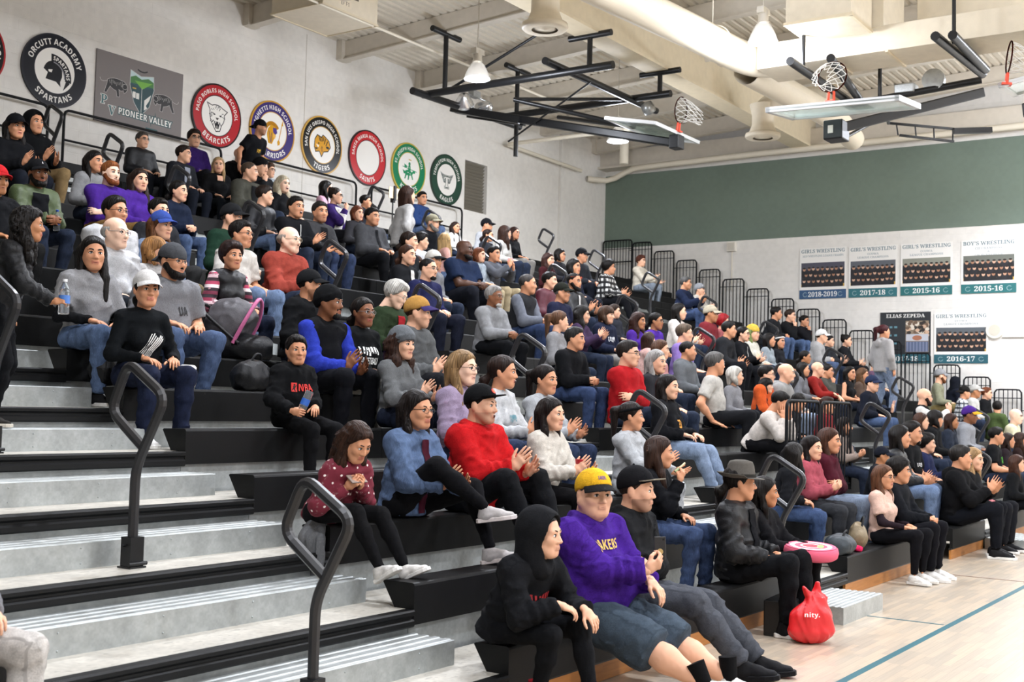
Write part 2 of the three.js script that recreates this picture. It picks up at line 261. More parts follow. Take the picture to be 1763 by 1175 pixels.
// ---------------------------------------------------------------- telescopic bleachers
const ROWS = 18, RISE = 0.287, DEPTH = 0.696, Z1 = -3.87, Y1 = 0.385;
const seatY = n => Y1 + (n - 1) * RISE, seatZ = n => Z1 - (n - 1) * DEPTH, deckY = n => seatY(n) - 0.163;
const SECTIONS = [[-6, 3.2], [5.72, 9.95], [11.49, 17.05], [18.65, 23.2], [24.78, 29.75]];
const AISLES = [[3.2, 5.72, 4.4], [9.95, 11.49, 10.45], [17.05, 18.65, 17.57], [23.2, 24.78, 23.7]];
const CUT = [13.95, 15.38]; // wheelchair gap in the two lowest rows of the third section
{
  const seatProf = [[0.0, -0.25], [0.0, -0.018], [-0.006, -0.005], [-0.018, 0.0], [-0.235, -0.004], [-0.247, -0.012], [-0.15, -0.163], [-0.035, -0.163], [-0.035, -0.25]];
  const noseProf = [[0.0, -0.262], [0.008, -0.252], [0.008, -0.225], [-0.006, -0.212], [-0.006, -0.2], [0.010, -0.186], [0.010, -0.168], [0.0, -0.158], [-0.06, -0.158], [-0.06, -0.262]];
  const at = (prof, n) => prof.map(([z, y]) => [z + seatZ(n), y + seatY(n)]);
  const secLabel = ['black bench seating bank at the left edge of the photo', 'black bench seating bank left of the middle aisle', 'black bench seating bank right of the middle aisle', 'black bench seating bank past the third aisle', 'black bench seating bank next to the green end wall'];
  SECTIONS.forEach(([xa, xb], si) => {
    const g = group('bleacher_bank'); tag(g, secLabel[si], 'bleachers', 'bleacher seating banks');
    for (let n = 1; n <= ROWS; n++) {
      const spans = si === 2 && n <= 2 ? [[xa, CUT[0]], [CUT[1], xb]] : [[xa, xb]];
      for (const [a, b] of spans) {
        // bench modules with fine joints
        const k = Math.max(1, Math.round((b - a) / 1.83)), w = (b - a) / k;
        for (let i = 0; i < k; i++) mesh('bench', extrudeX(at(seatProf, n), a + i * w + (i ? 0.002 : 0), a + (i + 1) * w - (i < k - 1 ? 0.002 : 0)), M.seat, g);
        mesh('deck', bx(b - a, 0.025, DEPTH - 0.03, (a + b) / 2, deckY(n) - 0.0125, seatZ(n) - 0.03 - (DEPTH - 0.03) / 2), M.deck, g);
      }
      if (n > 1) mesh('riser', bx(xb - xa, 0.225, 0.012, (xa + xb) / 2, seatY(n) - 0.25 - 0.1, seatZ(n) - 0.045), M.galv, g);
    }
    const spans = si === 2 ? [[xa, CUT[0]], [CUT[1], xb]] : [[xa, xb]];
    for (const [a, b] of spans) { mesh('kick_board', bx(b - a - 0.03, 0.115, 0.025, (a + b) / 2, 0.06, Z1 - 0.035), M.wood, g); mesh('skirt', bx(b - a, 0.02, 0.03, (a + b) / 2, 0.127, Z1 - 0.035), M.blackSteel, g); }
    // solid understructure end panels so that nothing shows through from the aisle
    const steps = []; for (let n = 1; n <= ROWS; n++) steps.push([seatZ(n) - 0.06, deckY(n) - 0.03 - RISE * 0.0], [seatZ(n) - 0.06 - DEPTH, deckY(n) - 0.03]);
    mesh('back_ledge', bx(xb - xa, 0.3, 0.05, (xa + xb) / 2, deckY(ROWS) + 0.15, seatZ(ROWS) - DEPTH - 0.02), M.seat, g);
    mesh('top_deck', bx(xb - xa, 0.03, 0.88, (xa + xb) / 2, deckY(ROWS) + 0.285, seatZ(ROWS) - DEPTH - 0.455), M.deck, g);
  });
  const aisleLabel = ['stepped aisle with metal half steps at the lower left', 'stepped aisle with metal half steps in the middle of the stands', 'third stepped aisle of the stands counted from the left', 'stepped aisle of the stands nearest the end wall'];
  const corr = []; // ribbed tread profile for half steps, z runs back
  AISLES.forEach(([xa, xb, xr], ai) => {
    const g = group('aisle_stairs'); tag(g, aisleLabel[ai], 'stairs', 'bleacher aisles');
    for (let n = 1; n <= ROWS; n++) {
      mesh('nosing', extrudeX(at(noseProf, n), xa, xb), M.nose, g);
      mesh('deck', bx(xb - xa, 0.025, DEPTH - 0.05, (xa + xb) / 2, deckY(n) - 0.0085, seatZ(n) - 0.055 - (DEPTH - 0.05) / 2), M.deck, g);
      if (n > 1) mesh('riser', bx(xb - xa, 0.2, 0.012, (xa + xb) / 2, seatY(n) - 0.26 - 0.09, seatZ(n) - 0.05), M.galv, g);
      if (n < ROWS) {
        const zf = seatZ(n) - 0.40, zb = seatZ(n) - DEPTH - 0.035, y0 = deckY(n) + 0.004, y1 = y0 + 0.142;
        const p = [[zb, y0], [zb, y1]]; const rib = 4, d = (zf - zb) / rib;
        for (let k = 0; k < rib; k++) { const z = zb + d * k; p.push([z + d * 0.12, y1], [z + d * 0.2, y1 + 0.006], [z + d * 0.62, y1 + 0.006], [z + d * 0.7, y1]); }
        p.push([zf - 0.004, y1 + 0.004], [zf, y1], [zf, y0]);
        const st = mesh('half_step', extrudeX(p.reverse(), xa - 0.02, xb + 0.02), M.galv, g);
        const rv = []; for (let x = xa + 0.35; x < xb; x += 0.62) for (const yy of [0.03, 0.115]) rv.push(new THREE.SphereGeometry(0.006, 6, 4).translate(x, y0 + yy, zf));
        mesh('rivets', merge(rv), M.galv, st).userData.kind = 'stuff';
      }
    }
    mesh('back_ledge', bx(xb - xa, 0.3, 0.05, (xa + xb) / 2, deckY(ROWS) + 0.15, seatZ(ROWS) - DEPTH - 0.02), M.seat, g);
    mesh('top_deck', bx(xb - xa, 0.03, 0.88, (xa + xb) / 2, deckY(ROWS) + 0.285, seatZ(ROWS) - DEPTH - 0.455), M.deck, g);
    // loose metal step on the court in front of the aisle
    const fs = group('floor_step', [xr, 0, Z1 + 0.25]); const w = 1.06;
    const p = [[-0.25, 0], [-0.25, 0.142]]; for (let k = 0; k < 9; k++) { const z = -0.25 + 0.055 * k; p.push([z + 0.01, 0.142], [z + 0.016, 0.147], [z + 0.04, 0.147], [z + 0.046, 0.142]); } p.push([0.25, 0.142], [0.25, 0]);
    mesh('tread', extrudeX(p.reverse(), -w / 2, w / 2), M.galv, fs);
    tag(fs, ['loose metal step at the foot of the left aisle', 'loose metal step on the court behind the red bag', 'loose metal step at the foot of the third aisle', 'loose metal step at the foot of the far aisle'][ai], 'step', 'loose floor steps');
    // loop handrails on every second row
    for (let n = 1; n <= 17; n += 2) {
      const r = group('aisle_handrail', [xr, deckY(n), seatZ(n) - 0.26]);
      // outline in the (z, y) plane: post, forward bent loop
      const loop = bentPath([[0, 0, 0], [0, 0.55, 0], [0, 0.955, 0.225], [0, 1.15, -0.10], [0, 0.87, -0.235], [0, 0.67, 0.06]], 0.085);
      mesh('rail', sweep(loop, 0.054, 0.054, 0.016, V(1, 0, 0)), M.railPaint, r);
      mesh('socket', merge([bx(0.09, 0.17, 0.085, 0, 0.09, 0), bx(0.11, 0.012, 0.11, 0, 0.008, 0), bar([-0.07, 0.13, 0], [0.07, 0.13, 0], 0.007, 6), bar([-0.06, 0.03, 0.05], [0.06, 0.03, 0.05], 0.012, 6)]), M.blackSteel, r);
      const where = ['lower left aisle', 'middle aisle', 'third aisle', 'aisle nearest the end wall'][ai], ord = ['lowest', 'second lowest', 'third', 'fourth', 'fifth', 'sixth', 'seventh', 'eighth', 'topmost'][(n - 1) / 2];
      tag(r, `${ord} dark grey loop handrail of the ${where}`, 'handrail', 'aisle loop handrails');
    }
  });
  // end guard rails at the far end, one panel per row
  for (let n = 1; n <= ROWS + 1; n++) {
    const top = n > ROWS; const y0 = deckY(Math.min(n, ROWS)) + (top ? 0.3 : -0.9), y1 = seatY(Math.min(n, ROWS)) + (top ? 1.28 : 1.18);
    const za = seatZ(n) + (top ? 0.05 : -0.02), zb = top ? ROOM.z0 + 0.12 : za - 0.60; const g = group('end_guard_rail', [29.86, 0, 0]);
    const zo = n <= 2 ? 0 : 0;
    const fr = bentPath([[0, y0, za], [0, y1, za], [0, y1, zb], [0, y0, zb]], 0.09);
    mesh('frame', tube(fr, 0.021, 60, 6, false, 0.01), M.guard, g);
    const bars = []; const k = top ? 9 : 5; for (let i = 1; i <= k; i++) { const z = za + (zb - za) * i / (k + 1); bars.push(bar([0, y0, z], [0, y1, z], 0.011, 5)); }
    bars.push(bar([0, y0 + 0.02, za], [0, y0 + 0.02, zb], 0.016, 5)); if (top) bars.push(bar([0, y1 - 0.25, za], [0, y1 - 0.25, zb], 0.012, 5), bar([0, y1 - 0.62, za], [0, y1 - 0.62, zb], 0.02, 5)); else bars.push(bar([0, y1 - 0.2, za], [0, y1 - 0.2, zb - 0.1], 0.011, 5));
    mesh('bars', merge(bars), M.guard, g);
    tag(g, top ? 'wide black guard rail panel on the top landing by the green wall' : `black end guard rail panel beside bench row ${['one', 'two', 'three', 'four', 'five', 'six', 'seven', 'eight', 'nine', 'ten', 'eleven', 'twelve', 'thirteen', 'fourteen', 'fifteen', 'sixteen', 'seventeen', 'eighteen'][n - 1]} counted from the court`, 'guard rail', 'end guard rails');
  }
  // guard panels around the wheelchair gap
  for (const [i, xa] of [[0, 13.3], [1, 14.46]]) {
    const g = group('gap_guard_panel', [xa, deckY(3) - 0.02, seatZ(3) + 0.045]);
    mesh('frame', tube(bentPath([[0.02, 0, 0], [0.02, 1.12, 0], [1.09, 1.12, 0], [1.09, 0, 0]], 0.09), 0.021, 60, 6, false, 0.01), M.guard, g);
    const bars = []; for (let k = 1; k <= 9; k++) bars.push(bar([0.02 + k * 0.107, 0.08, 0], [0.02 + k * 0.107, 1.12, 0], 0.011, 5)); bars.push(bar([0.02, 0.08, 0], [1.09, 0.08, 0], 0.016, 5));
    mesh('bars', merge(bars), M.guard, g);
    tag(g, i ? 'right black barred guard panel in front of the seated crowd' : 'left black barred guard panel next to the man hiding his face', 'guard rail', 'guard panels at the seating gap');
  }
  // back rails on the top landing
  for (const [i, [xa, xb]] of [[8.6, 11.7], [12.0, 15.4], [15.9, 19.2], [19.7, 23.0]].entries()) {
    const y0 = deckY(ROWS) + 0.3, g = group('landing_rail', [0, y0, ROOM.z0 + 0.16]);
    mesh('rail', merge([tube(bentPath([[xa, 0, 0], [xa, 1.05, 0], [xb, 1.05, 0], [xb, 0, 0]], 0.12), 0.024, 80, 7, false, 0.01), bar([xa, 0.55, 0], [xb, 0.55, 0], 0.02, 7)]), M.guard, g);
    tag(g, ['dark back rail on the landing under the helmet sign', 'dark back rail on the landing under the grey banner', 'dark back rail on the landing below the tiger sign', 'dark back rail on the landing below the eagle sign'][i], 'rail', 'landing back rails');
  }
}
// ---------------------------------------------------------------- signs on the back wall and banners on the end wall
function canvasTex(w, h, draw) {
  const c = document.createElement('canvas'); c.width = w; c.height = h; const x = c.getContext('2d'); draw(x, w, h);
  const t = new THREE.CanvasTexture(c); t.colorSpace = THREE.SRGBColorSpace; t.magFilter = THREE.LinearFilter; t.needsUpdate = true; return t;
}
function arcText(x, txt, R, mid, size, col, inside) { // text centred at angle mid (radians, 0 = top, clockwise)
  x.font = 'bold ' + size + 'px sans-serif'; x.fillStyle = col; x.textAlign = 'center'; x.textBaseline = 'middle';
  const ws = [...txt].map(c => x.measureText(c).width * 1.06), tot = ws.reduce((a, b) => a + b, 0); let a = mid - (inside ? -1 : 1) * tot / 2 / R;
  [...txt].forEach((c, i) => {
    const d = ws[i] / R; const m = inside ? a - d / 2 : a + d / 2; x.save(); x.rotate(m); x.translate(0, -R); if (inside) x.rotate(Math.PI); x.fillText(c, 0, 0); x.restore(); a += inside ? -d : d;
  });
}
function poly(x, pts, col, line) { x.beginPath(); pts.forEach(([a, b], i) => i ? x.lineTo(a, b) : x.moveTo(a, b)); x.closePath(); if (col) { x.fillStyle = col; x.fill(); } if (line) { x.strokeStyle = line; x.stroke(); } }
function blob(x, cx, cy, rx, ry, col, rot = 0) { x.save(); x.translate(cx, cy); x.rotate(rot); x.scale(rx, ry); x.beginPath(); x.arc(0, 0, 1, 0, 7); x.restore(); x.fillStyle = col; x.fill(); }
const EMB = {
  spartan(x) {
    x.fillStyle = '#15161d';
    x.beginPath(); x.moveTo(-62, 62); x.lineTo(-48, 20); x.lineTo(-78, 2); x.quadraticCurveTo(-60, -60, 0, -58); x.quadraticCurveTo(58, -48, 52, 30); x.lineTo(40, 62); x.lineTo(44, 92); x.lineTo(10, 66); x.closePath(); x.fill();
    x.fillStyle = '#f1eee8'; x.beginPath(); x.moveTo(-46, 2); x.lineTo(-16, -4); x.lineTo(-22, 16); x.lineTo(-42, 14); x.closePath(); x.fill();
    x.strokeStyle = '#15161d'; x.lineWidth = 44; x.beginPath(); x.arc(-22, 40, 118, -1.62, 0.12); x.stroke();
    x.strokeStyle = '#8a8a90'; x.lineWidth = 8; x.beginPath(); x.arc(-22, 40, 92, -1.45, 0.0); x.stroke();
    poly(x, [[84, 40], [108, 60], [62, 112]], '#15161d');
    x.save(); x.translate(-22, 40); arcText(x, 'SPARTANS', 117, 0.82, 34, '#f1eee8'); x.restore();
  },
  bearcat(x) {
    x.strokeStyle = '#1b1b1d'; x.lineWidth = 6; x.fillStyle = '#f1eee8';
    x.beginPath(); x.moveTo(-92, -78); x.lineTo(-48, -66); x.quadraticCurveTo(0, -88, 48, -60); x.lineTo(94, -44); x.lineTo(66, -14); x.quadraticCurveTo(74, 30, 44, 60); x.lineTo(30, 104); x.lineTo(-6, 112); x.lineTo(-34, 74); x.quadraticCurveTo(-72, 30, -66, -30); x.closePath(); x.fill(); x.stroke();
    x.lineWidth = 4; for (let i = 0; i < 26; i++) { const a = hash3(i, 1, 2) * 6.28, r = 40 + 22 * hash3(i, 2, 2); x.beginPath(); x.moveTo(Math.cos(a) * r, Math.sin(a) * r); x.lineTo(Math.cos(a) * (r + 18), Math.sin(a) * (r + 18) + 4); x.stroke(); }
    poly(x, [[-40, -18], [-12, -8], [-30, 0]], '#1b1b1d'); poly(x, [[44, -12], [16, -4], [34, 4]], '#1b1b1d'); poly(x, [[-14, 14], [18, 14], [2, 32]], '#1b1b1d');
    poly(x, [[-26, 40], [30, 42], [16, 92], [-12, 90]], '#1b1b1d'); poly(x, [[-18, 42], [-10, 58], [-4, 43]], '#f1eee8'); poly(x, [[10, 43], [16, 60], [24, 43]], '#f1eee8'); blob(x, 2, 80, 9, 12, '#8d8a86');
  },
  warrior(x) {
    x.strokeStyle = '#c98a18'; x.lineWidth = 30; x.beginPath(); x.arc(-10, 8, 66, -3.0, -0.5); x.stroke();
    x.strokeStyle = '#5a3a10'; x.lineWidth = 3; for (let i = 0; i < 14; i++) { const a = -3.0 + i * 0.18; x.beginPath(); x.moveTo(-10 + Math.cos(a) * 52, 8 + Math.sin(a) * 52); x.lineTo(-10 + Math.cos(a) * 82, 8 + Math.sin(a) * 82); x.stroke(); }
    poly(x, [[-50, -14], [-20, -48], [26, -36], [30, 10], [12, 60], [-6, 96], [-44, 92], [-60, 30]], '#d39a20'); poly(x, [[0, -28], [34, -30], [46, 4], [28, 20], [4, 6]], '#4a3a86'); poly(x, [[4, 14], [34, 24], [22, 56], [4, 40]], '#e9b65a');
    x.strokeStyle = '#3d2f70'; x.lineWidth = 5; x.beginPath(); x.moveTo(-40, 0); x.lineTo(-20, 80); x.moveTo(-10, 10); x.lineTo(-14, 86); x.stroke();
    x.strokeStyle = '#c98a18'; x.lineWidth = 7; x.beginPath(); x.moveTo(54, 96); x.lineTo(92, -70); x.stroke(); poly(x, [[84, -60], [104, -58], [98, -100]], '#d39a20'); blob(x, 62, 74, 14, 18, '#d39a20');
  },
  tiger(x) {
    poly(x, [[-84, -34], [-58, -72], [-10, -60], [4, -80], [30, -70], [74, -44], [92, 2], [64, 40], [18, 50], [-6, 92], [-30, 52], [-72, 62], [-88, 26]], '#d79a1c'); x.lineWidth = 7; x.lineJoin = 'round'; poly(x, [[-84, -34], [-58, -72], [-10, -60], [4, -80], [30, -70], [74, -44], [92, 2], [64, 40], [18, 50], [-6, 92], [-30, 52], [-72, 62], [-88, 26]], null, '#17130d');
    for (const [a, b, c, d] of [[-40, -66, -26, -30], [-22, -62, -14, -26], [-4, -64, 0, -28], [14, -66, 12, -34], [34, -56, 22, -10], [60, -40, 40, 0], [2, 50, -4, 10]]) { x.beginPath(); x.lineWidth = 8; x.strokeStyle = '#17130d'; x.moveTo(a, b); x.lineTo(c, d); x.stroke(); }
    blob(x, 60, 10, 18, 10, '#17130d'); poly(x, [[-70, 0], [-34, 8], [-46, 26]], '#f4f0e8'); poly(x, [[-80, 28], [-40, 30], [-70, 44]], '#17130d'); blob(x, -40, -8, 9, 6, '#17130d'); poly(x, [[-20, 20], [8, 28], [-8, 60]], '#b97a10');
  },
  none() { },
  knight(x) {
    const c = '#1f8a5b'; blob(x, -8, 30, 46, 24, c); poly(x, [[26, 30], [60, 2], [84, 10], [78, 26], [56, 26], [36, 52]], c); poly(x, [[-44, 34], [-60, 86], [-48, 88], [-28, 48]], c); poly(x, [[-10, 46], [-16, 92], [-2, 92], [8, 48]], c); poly(x, [[24, 40], [46, 84], [58, 80], [40, 36]], c); poly(x, [[-48, 24], [-84, 12], [-70, 44], [-46, 44]], c);
    poly(x, [[-14, 14], [-10, -32], [18, -32], [22, 14]], c); blob(x, 4, -46, 14, 16, c); x.strokeStyle = c; x.lineWidth = 6; x.beginPath(); x.moveTo(-88, -14); x.lineTo(104, 8); x.stroke(); poly(x, [[-64, -40], [-14, -20], [-60, -4]], c); poly(x, [[-8, -88], [30, -84], [28, -76], [-8, -80]], '#c9a640');
    x.fillStyle = '#f1eee8'; x.fillRect(-2, -16, 10, 5); x.fillRect(-22, 26, 18, 5); x.fillRect(8, 34, 16, 5);
  },
  eagle(x) {
    for (const s of [-1, 1]) for (let i = 0; i < 6; i++) { x.save(); x.scale(s, 1); poly(x, [[10, -30 + i * 9], [96 - i * 8, -62 + i * 15], [86 - i * 9, -44 + i * 15], [12, -12 + i * 8]], i % 2 ? '#6c716f' : '#9aa09d'); x.restore(); }
    x.font = 'bold 150px serif'; x.textAlign = 'center'; x.textBaseline = 'middle'; x.lineWidth = 16; x.strokeStyle = '#33463d'; x.strokeText('T', 0, 22); x.lineWidth = 7; x.strokeStyle = '#f1eee8'; x.strokeText('T', 0, 22); x.fillStyle = '#33463d'; x.fillText('T', 0, 22); x.fillStyle = '#f1eee8'; x.font = 'bold 124px serif'; x.fillText('T', 0, 22);
  },
};
function schoolSign(x, name, ring, ink, edge, topTxt, botTxt, emb, label, mid = 0) {
  const t = canvasTex(640, 640, c => {
    c.fillStyle = edge; c.fillRect(0, 0, 640, 640); c.translate(320, 320);
    blob(c, 0, 0, 320, 320, edge); blob(c, 0, 0, 306, 306, ring); blob(c, 0, 0, 206, 206, edge); blob(c, 0, 0, 198, 198, '#f1eee8');
    arcText(c, topTxt, 252, mid, topTxt.length > 20 ? 56 : topTxt.length > 16 ? 64 : 72, ink); arcText(c, botTxt, 254, Math.PI, 74, ink, true);
    c.save(); c.scale(1.42, 1.42); EMB[emb](c); c.restore();
  });
  const g = group('school_sign', [x, 7.085, ROOM.z0 + 0.02]);
  const face = new THREE.CircleGeometry(0.605, 64); face.translate(0, 0, 0.0206);
  const rim = new THREE.CylinderGeometry(0.61, 0.61, 0.04, 64, 1).rotateX(Math.PI / 2);
  mesh('panel', rim, std(edge, 0.5), g); mesh('print', face, new THREE.MeshPhysicalMaterial({ map: t, roughness: 0.3, specularIntensity: 0.5 }), g);
  tag(g, label, 'sign', 'round school signs');
}
schoolSign(10.37, 'a', '#121214', '#f1eee8', '#b02a2e', 'HIGH SCHOOL', '', 'none', 'black and red round sign cut by the left photo edge', 0.75);
schoolSign(11.87, 'b', '#171923', '#f1eee8', '#20222c', 'ORCUTT ACADEMY', 'SPARTANS', 'spartan', 'round black and white sign with a helmet');
schoolSign(15.37, 'c', '#b3222a', '#f1eee8', '#1a1516', 'PASO ROBLES HIGH SCHOOL', 'BEARCATS', 'bearcat', 'round red sign with a snarling cat head');
schoolSign(16.82, 'd', '#3b2f72', '#f1eee8', '#c9972e', 'RIGHETTI HIGH SCHOOL', 'WARRIORS', 'warrior', 'round purple sign with a gold helmet and spear');
schoolSign(18.24, 'e', '#15130f', '#f1eee8', '#cfa24a', 'SAN LUIS OBISPO HIGH SCHOOL', 'TIGERS', 'tiger', 'round black sign with a gold tiger head');
schoolSign(19.68, 'f', '#c3242b', '#f1eee8', '#2a1414', 'SANTA MARIA HIGH SCHOOL', 'SAINTS', 'none', 'round red sign with a plain white middle');
schoolSign(21.1, 'g', '#1f7f55', '#f1eee8', '#c9b04a', 'ST. JOSEPH HIGH SCHOOL', 'KNIGHTS', 'knight', 'round green sign with a horse and rider');
schoolSign(22.52, 'h', '#2c4a3c', '#f1eee8', '#22382e', 'TEMPLETON HIGH SCHOOL', 'EAGLES', 'eagle', 'round dark green sign with a winged letter T');
{ // grey banner with shield
  const t = canvasTex(1024, 676, (x, w, h) => {
    x.fillStyle = '#77706e'; x.fillRect(0, 0, w, h);
    // big cats as dark line art either side of the shield
    for (const s of [1, -1]) {
      x.save(); x.translate(512 - s * 270, s > 0 ? 300 : 330); x.scale(s, 1);
      x.fillStyle = '#1c1b1c'; x.strokeStyle = '#d9d6d0'; x.lineWidth = 3;
      x.beginPath(); x.moveTo(-110, -40); x.quadraticCurveTo(-40, -80, 40, -60); x.quadraticCurveTo(100, -60, 116, -10); x.quadraticCurveTo(118, 40, 80, 56); x.lineTo(70, 30); x.quadraticCurveTo(40, 50, 20, 30); x.lineTo(30, 100); x.lineTo(0, 104); x.lineTo(-10, 50); x.quadraticCurveTo(-60, 40, -80, 20); x.lineTo(-120, 90); x.lineTo(-146, 88); x.lineTo(-120, 10); x.closePath(); x.fill(); x.stroke();
      x.beginPath(); x.moveTo(-116, -26); x.quadraticCurveTo(-190, 10, -196, -40); x.stroke();
      for (let i = 0; i < 9; i++) { x.beginPath(); x.moveTo(-90 + i * 18, -40 - 8 * Math.sin(i)); x.lineTo(-80 + i * 18, -6 + 10 * Math.sin(i * 2)); x.stroke(); }
      x.beginPath(); x.arc(84, -8, 26, 0.4, 5.2); x.stroke(); x.restore();
    }
    const sh = [[392, 110], [512, 150], [660, 120], [668, 250], [620, 420], [528, 520], [440, 410], [388, 250]];
    x.lineWidth = 10; poly(x, sh, '#1d4f52', '#c9cbc6'); x.save(); poly(x, sh, null, null); x.clip();
    x.fillStyle = '#b9cfd0'; x.fillRect(380, 100, 300, 90); poly(x, [[380, 180], [450, 150], [520, 175], [600, 150], [680, 180], [680, 230], [380, 230]], '#3f7a3a'); poly(x, [[440, 200], [650, 190], [530, 270]], '#6fae3c'); poly(x, [[380, 230], [530, 270], [680, 230], [680, 530], [380, 530]], '#1a4247'); x.fillStyle = '#c9cbc6'; x.fillRect(524, 260, 6, 260); x.fillStyle = '#e8e6df'; x.fillRect(420, 310, 36, 60); x.fillRect(462, 316, 36, 58); poly(x, [[560, 370], [640, 300], [620, 360], [580, 420], [600, 440], [560, 470]], '#e8e6df'); x.fillStyle = '#c8a83c'; x.fillRect(416, 270, 44, 12); x.restore();
    x.strokeStyle = '#151515'; x.lineWidth = 14; x.beginPath(); x.arc(526, -10, 110, 1.0, 2.1); x.stroke();
    x.font = 'bold 120px serif'; x.lineWidth = 10; x.strokeStyle = '#e8e6df'; x.fillStyle = '#1f5a5e'; for (const [c, a, b] of [['P', 60, 500], ['V', 150, 590]]) { x.strokeText(c, a, b); x.fillText(c, a, b); }
    x.fillStyle = '#1d4f52'; x.save(); x.translate(600, 560); x.fillRect(-10, 66, 140, 40); x.restore();
    x.font = 'bold 84px sans-serif'; x.lineWidth = 18; x.strokeStyle = '#1d4a4c'; x.save(); x.translate(262, 560); x.transform(1, 0.02, 0, 1, 0, 0); x.strokeText('PIONEER VALLEY', 0, 0, 640); x.fillStyle = '#f1eee8'; x.fillText('PIONEER VALLEY', 0, 0, 640); x.restore();
  });
  const g = group('school_banner', [13.61, 7.06, ROOM.z0 + 0.014]);
  mesh('panel', bx(1.87, 1.235, 0.02), std(0x6b6462, 0.6), g); mesh('print', new THREE.PlaneGeometry(1.87, 1.235).translate(0, 0, 0.0105), std(0xffffff, 0.55, { map: t }), g);
  tag(g, 'grey banner with a shield between two big cats', 'banner');
}
{ // louvre in the back wall opening
  const g = group('window_louvre', [23.75, 7.11, ROOM.z0 - 0.12]); const m = std(0x8b8578, 0.6, { metalness: 0.3 });
  for (let i = 0; i < 15; i++) mesh('slat', bx(0.94, 0.09, 0.012).rotateX(0.75).translate(0, -0.57 + i * 0.081, 0), m, g);
  mesh('backing', bx(0.94, 1.22, 0.02, 0, 0, -0.1), std(0x4d4a44, 0.9), g); g.name = 'window_1'; struct(g, 'recessed louvred vent in the white block wall');
}
function teamBanner(zc, y0, y1, w, title, sub, year, foot, photo, label, dark) {
  const H = 690, W = 640; const t = canvasTex(W, H, x => {
    x.fillStyle = dark ? '#22262a' : '#eceae5'; x.fillRect(0, 0, W, H);
    x.textAlign = 'center';
    if (dark) {
      x.fillStyle = '#f3f1ec'; x.font = 'bold 66px serif'; x.fillText(title, W / 2, 74, 560);
      x.font = 'bold 34px sans-serif'; x.fillStyle = '#5f8c98'; for (let i = 0; i < 9; i++) x.fillRect(60 + 60 * (i % 3), 190 + Math.floor(i / 3) * 110, 26 + 16 * hash3(i, 1, 4), 26);
      x.fillStyle = '#8a7a66'; x.fillRect(325, 120, 290, 420); for (let i = 0; i < 60; i++) blob(x, 330 + hash3(i, 5, 1) * 280, 130 + hash3(i, 6, 1) * 200, 26, 22, ['#2a231e', '#c9a78c', '#d9cfc0', '#6c5644'][i % 4]); x.fillStyle = '#b9bcc4'; x.fillRect(330, 300, 280, 90); blob(x, 470, 350, 60, 34, '#a46a50'); x.fillStyle = '#55607c'; x.fillRect(330, 400, 280, 136); for (let i = 0; i < 7; i++) { x.fillStyle = '#77809a'; x.fillRect(340 + i * 40, 404, 16, 130); }
    } else {
      x.fillStyle = '#54707c'; x.font = 'bold 68px serif'; x.lineWidth = 3; x.fillText(title, W / 2, 66, 600); x.fillStyle = '#8f9ba2'; x.font = 'bold 38px serif'; sub.forEach((s, i) => x.fillText(s, W / 2, 122 + i * 44, 560));
      const py = 200, ph = 330; x.fillStyle = photo[0]; x.fillRect(24, py, 592, ph); x.fillStyle = photo[1]; x.fillRect(24, py, 592, 90); x.fillStyle = '#caa24a'; x.fillRect(24, py + ph - 40, 592, 40);
      x.save(); x.beginPath(); x.rect(24, py, 592, ph); x.clip(); for (let r = 0; r < 3; r++) for (let i = 0; i < 9; i++) { const cx = 70 + i * 62 + (r % 2) * 24 + 12 * (hash3(i, r, 9) - 0.5), cy = py + 80 + r * 82 + 10 * hash3(i, r, 8); blob(x, cx, cy + 62, 36, 56, ['#17171b', '#1d1d24', '#121216'][i % 3]); blob(x, cx, cy, 20, 25, ['#c09478', '#a87a5e', '#d3ab90'][(i + r) % 3]); blob(x, cx, cy - 15, 20, 12, '#1a1512'); } x.restore();
    }
    x.fillStyle = foot; x.fillRect(0, 570, W, 120); x.fillStyle = '#f4f3ef'; x.font = 'bold 92px serif'; x.fillText(year, W / 2, 662, 400);
    x.strokeStyle = '#9fb6b8'; x.lineWidth = 6; for (const cx of [80, 560]) { x.beginPath(); x.arc(cx, 632, 28, 0.3, 5.6); x.stroke(); }
  });
  const g = group('team_banner', [ROOM.x1 - 0.012, (y0 + y1) / 2, zc], -Math.PI / 2);
  mesh('sheet', bx(w, y1 - y0, 0.012), std(0xdcd9d2, 0.7), g); mesh('print', new THREE.PlaneGeometry(w, y1 - y0).translate(0, 0, 0.0068), std(0xffffff, 0.6, { map: t }), g);
  tag(g, label, 'banner', 'team banners on the end wall');
}
const CC = ['CCOWA', 'LEAGUE CHAMPIONS'];
teamBanner(-10.84, 4.72, 6.04, 1.24, 'GIRLS WRESTLING', ['2019 WRESTLING LEAGUE CHAMPS'], '2018-2019', '#2d5177', ['#2a2b36', '#4a4a58'], 'wrestling team banner dated 2018-2019 with a blue foot');
teamBanner(-9.54, 4.72, 6.02, 1.23, "GIRL'S WRESTLING", CC, '2017-18', '#2a6a72', ['#23242b', '#5c6068'], 'wrestling team banner dated 2017-18 with a teal foot');
teamBanner(-8.22, 4.73, 6.02, 1.25, "GIRL'S WRESTLING", CC, '2015-16', '#256a6c', ['#2b2c2c', '#8a8c80'], "girls' wrestling team banner dated 2015-16");
teamBanner(-6.76, 4.73, 6.02, 1.26, "BOY'S WRESTLING", ['CIF CHAMPIONS', '&', 'CIF RUNNERS UP'], '2015-16', '#256a6c', ['#2c2f30', '#6d7068'], "boys' wrestling team banner dated 2015-16, rightmost of the upper row");
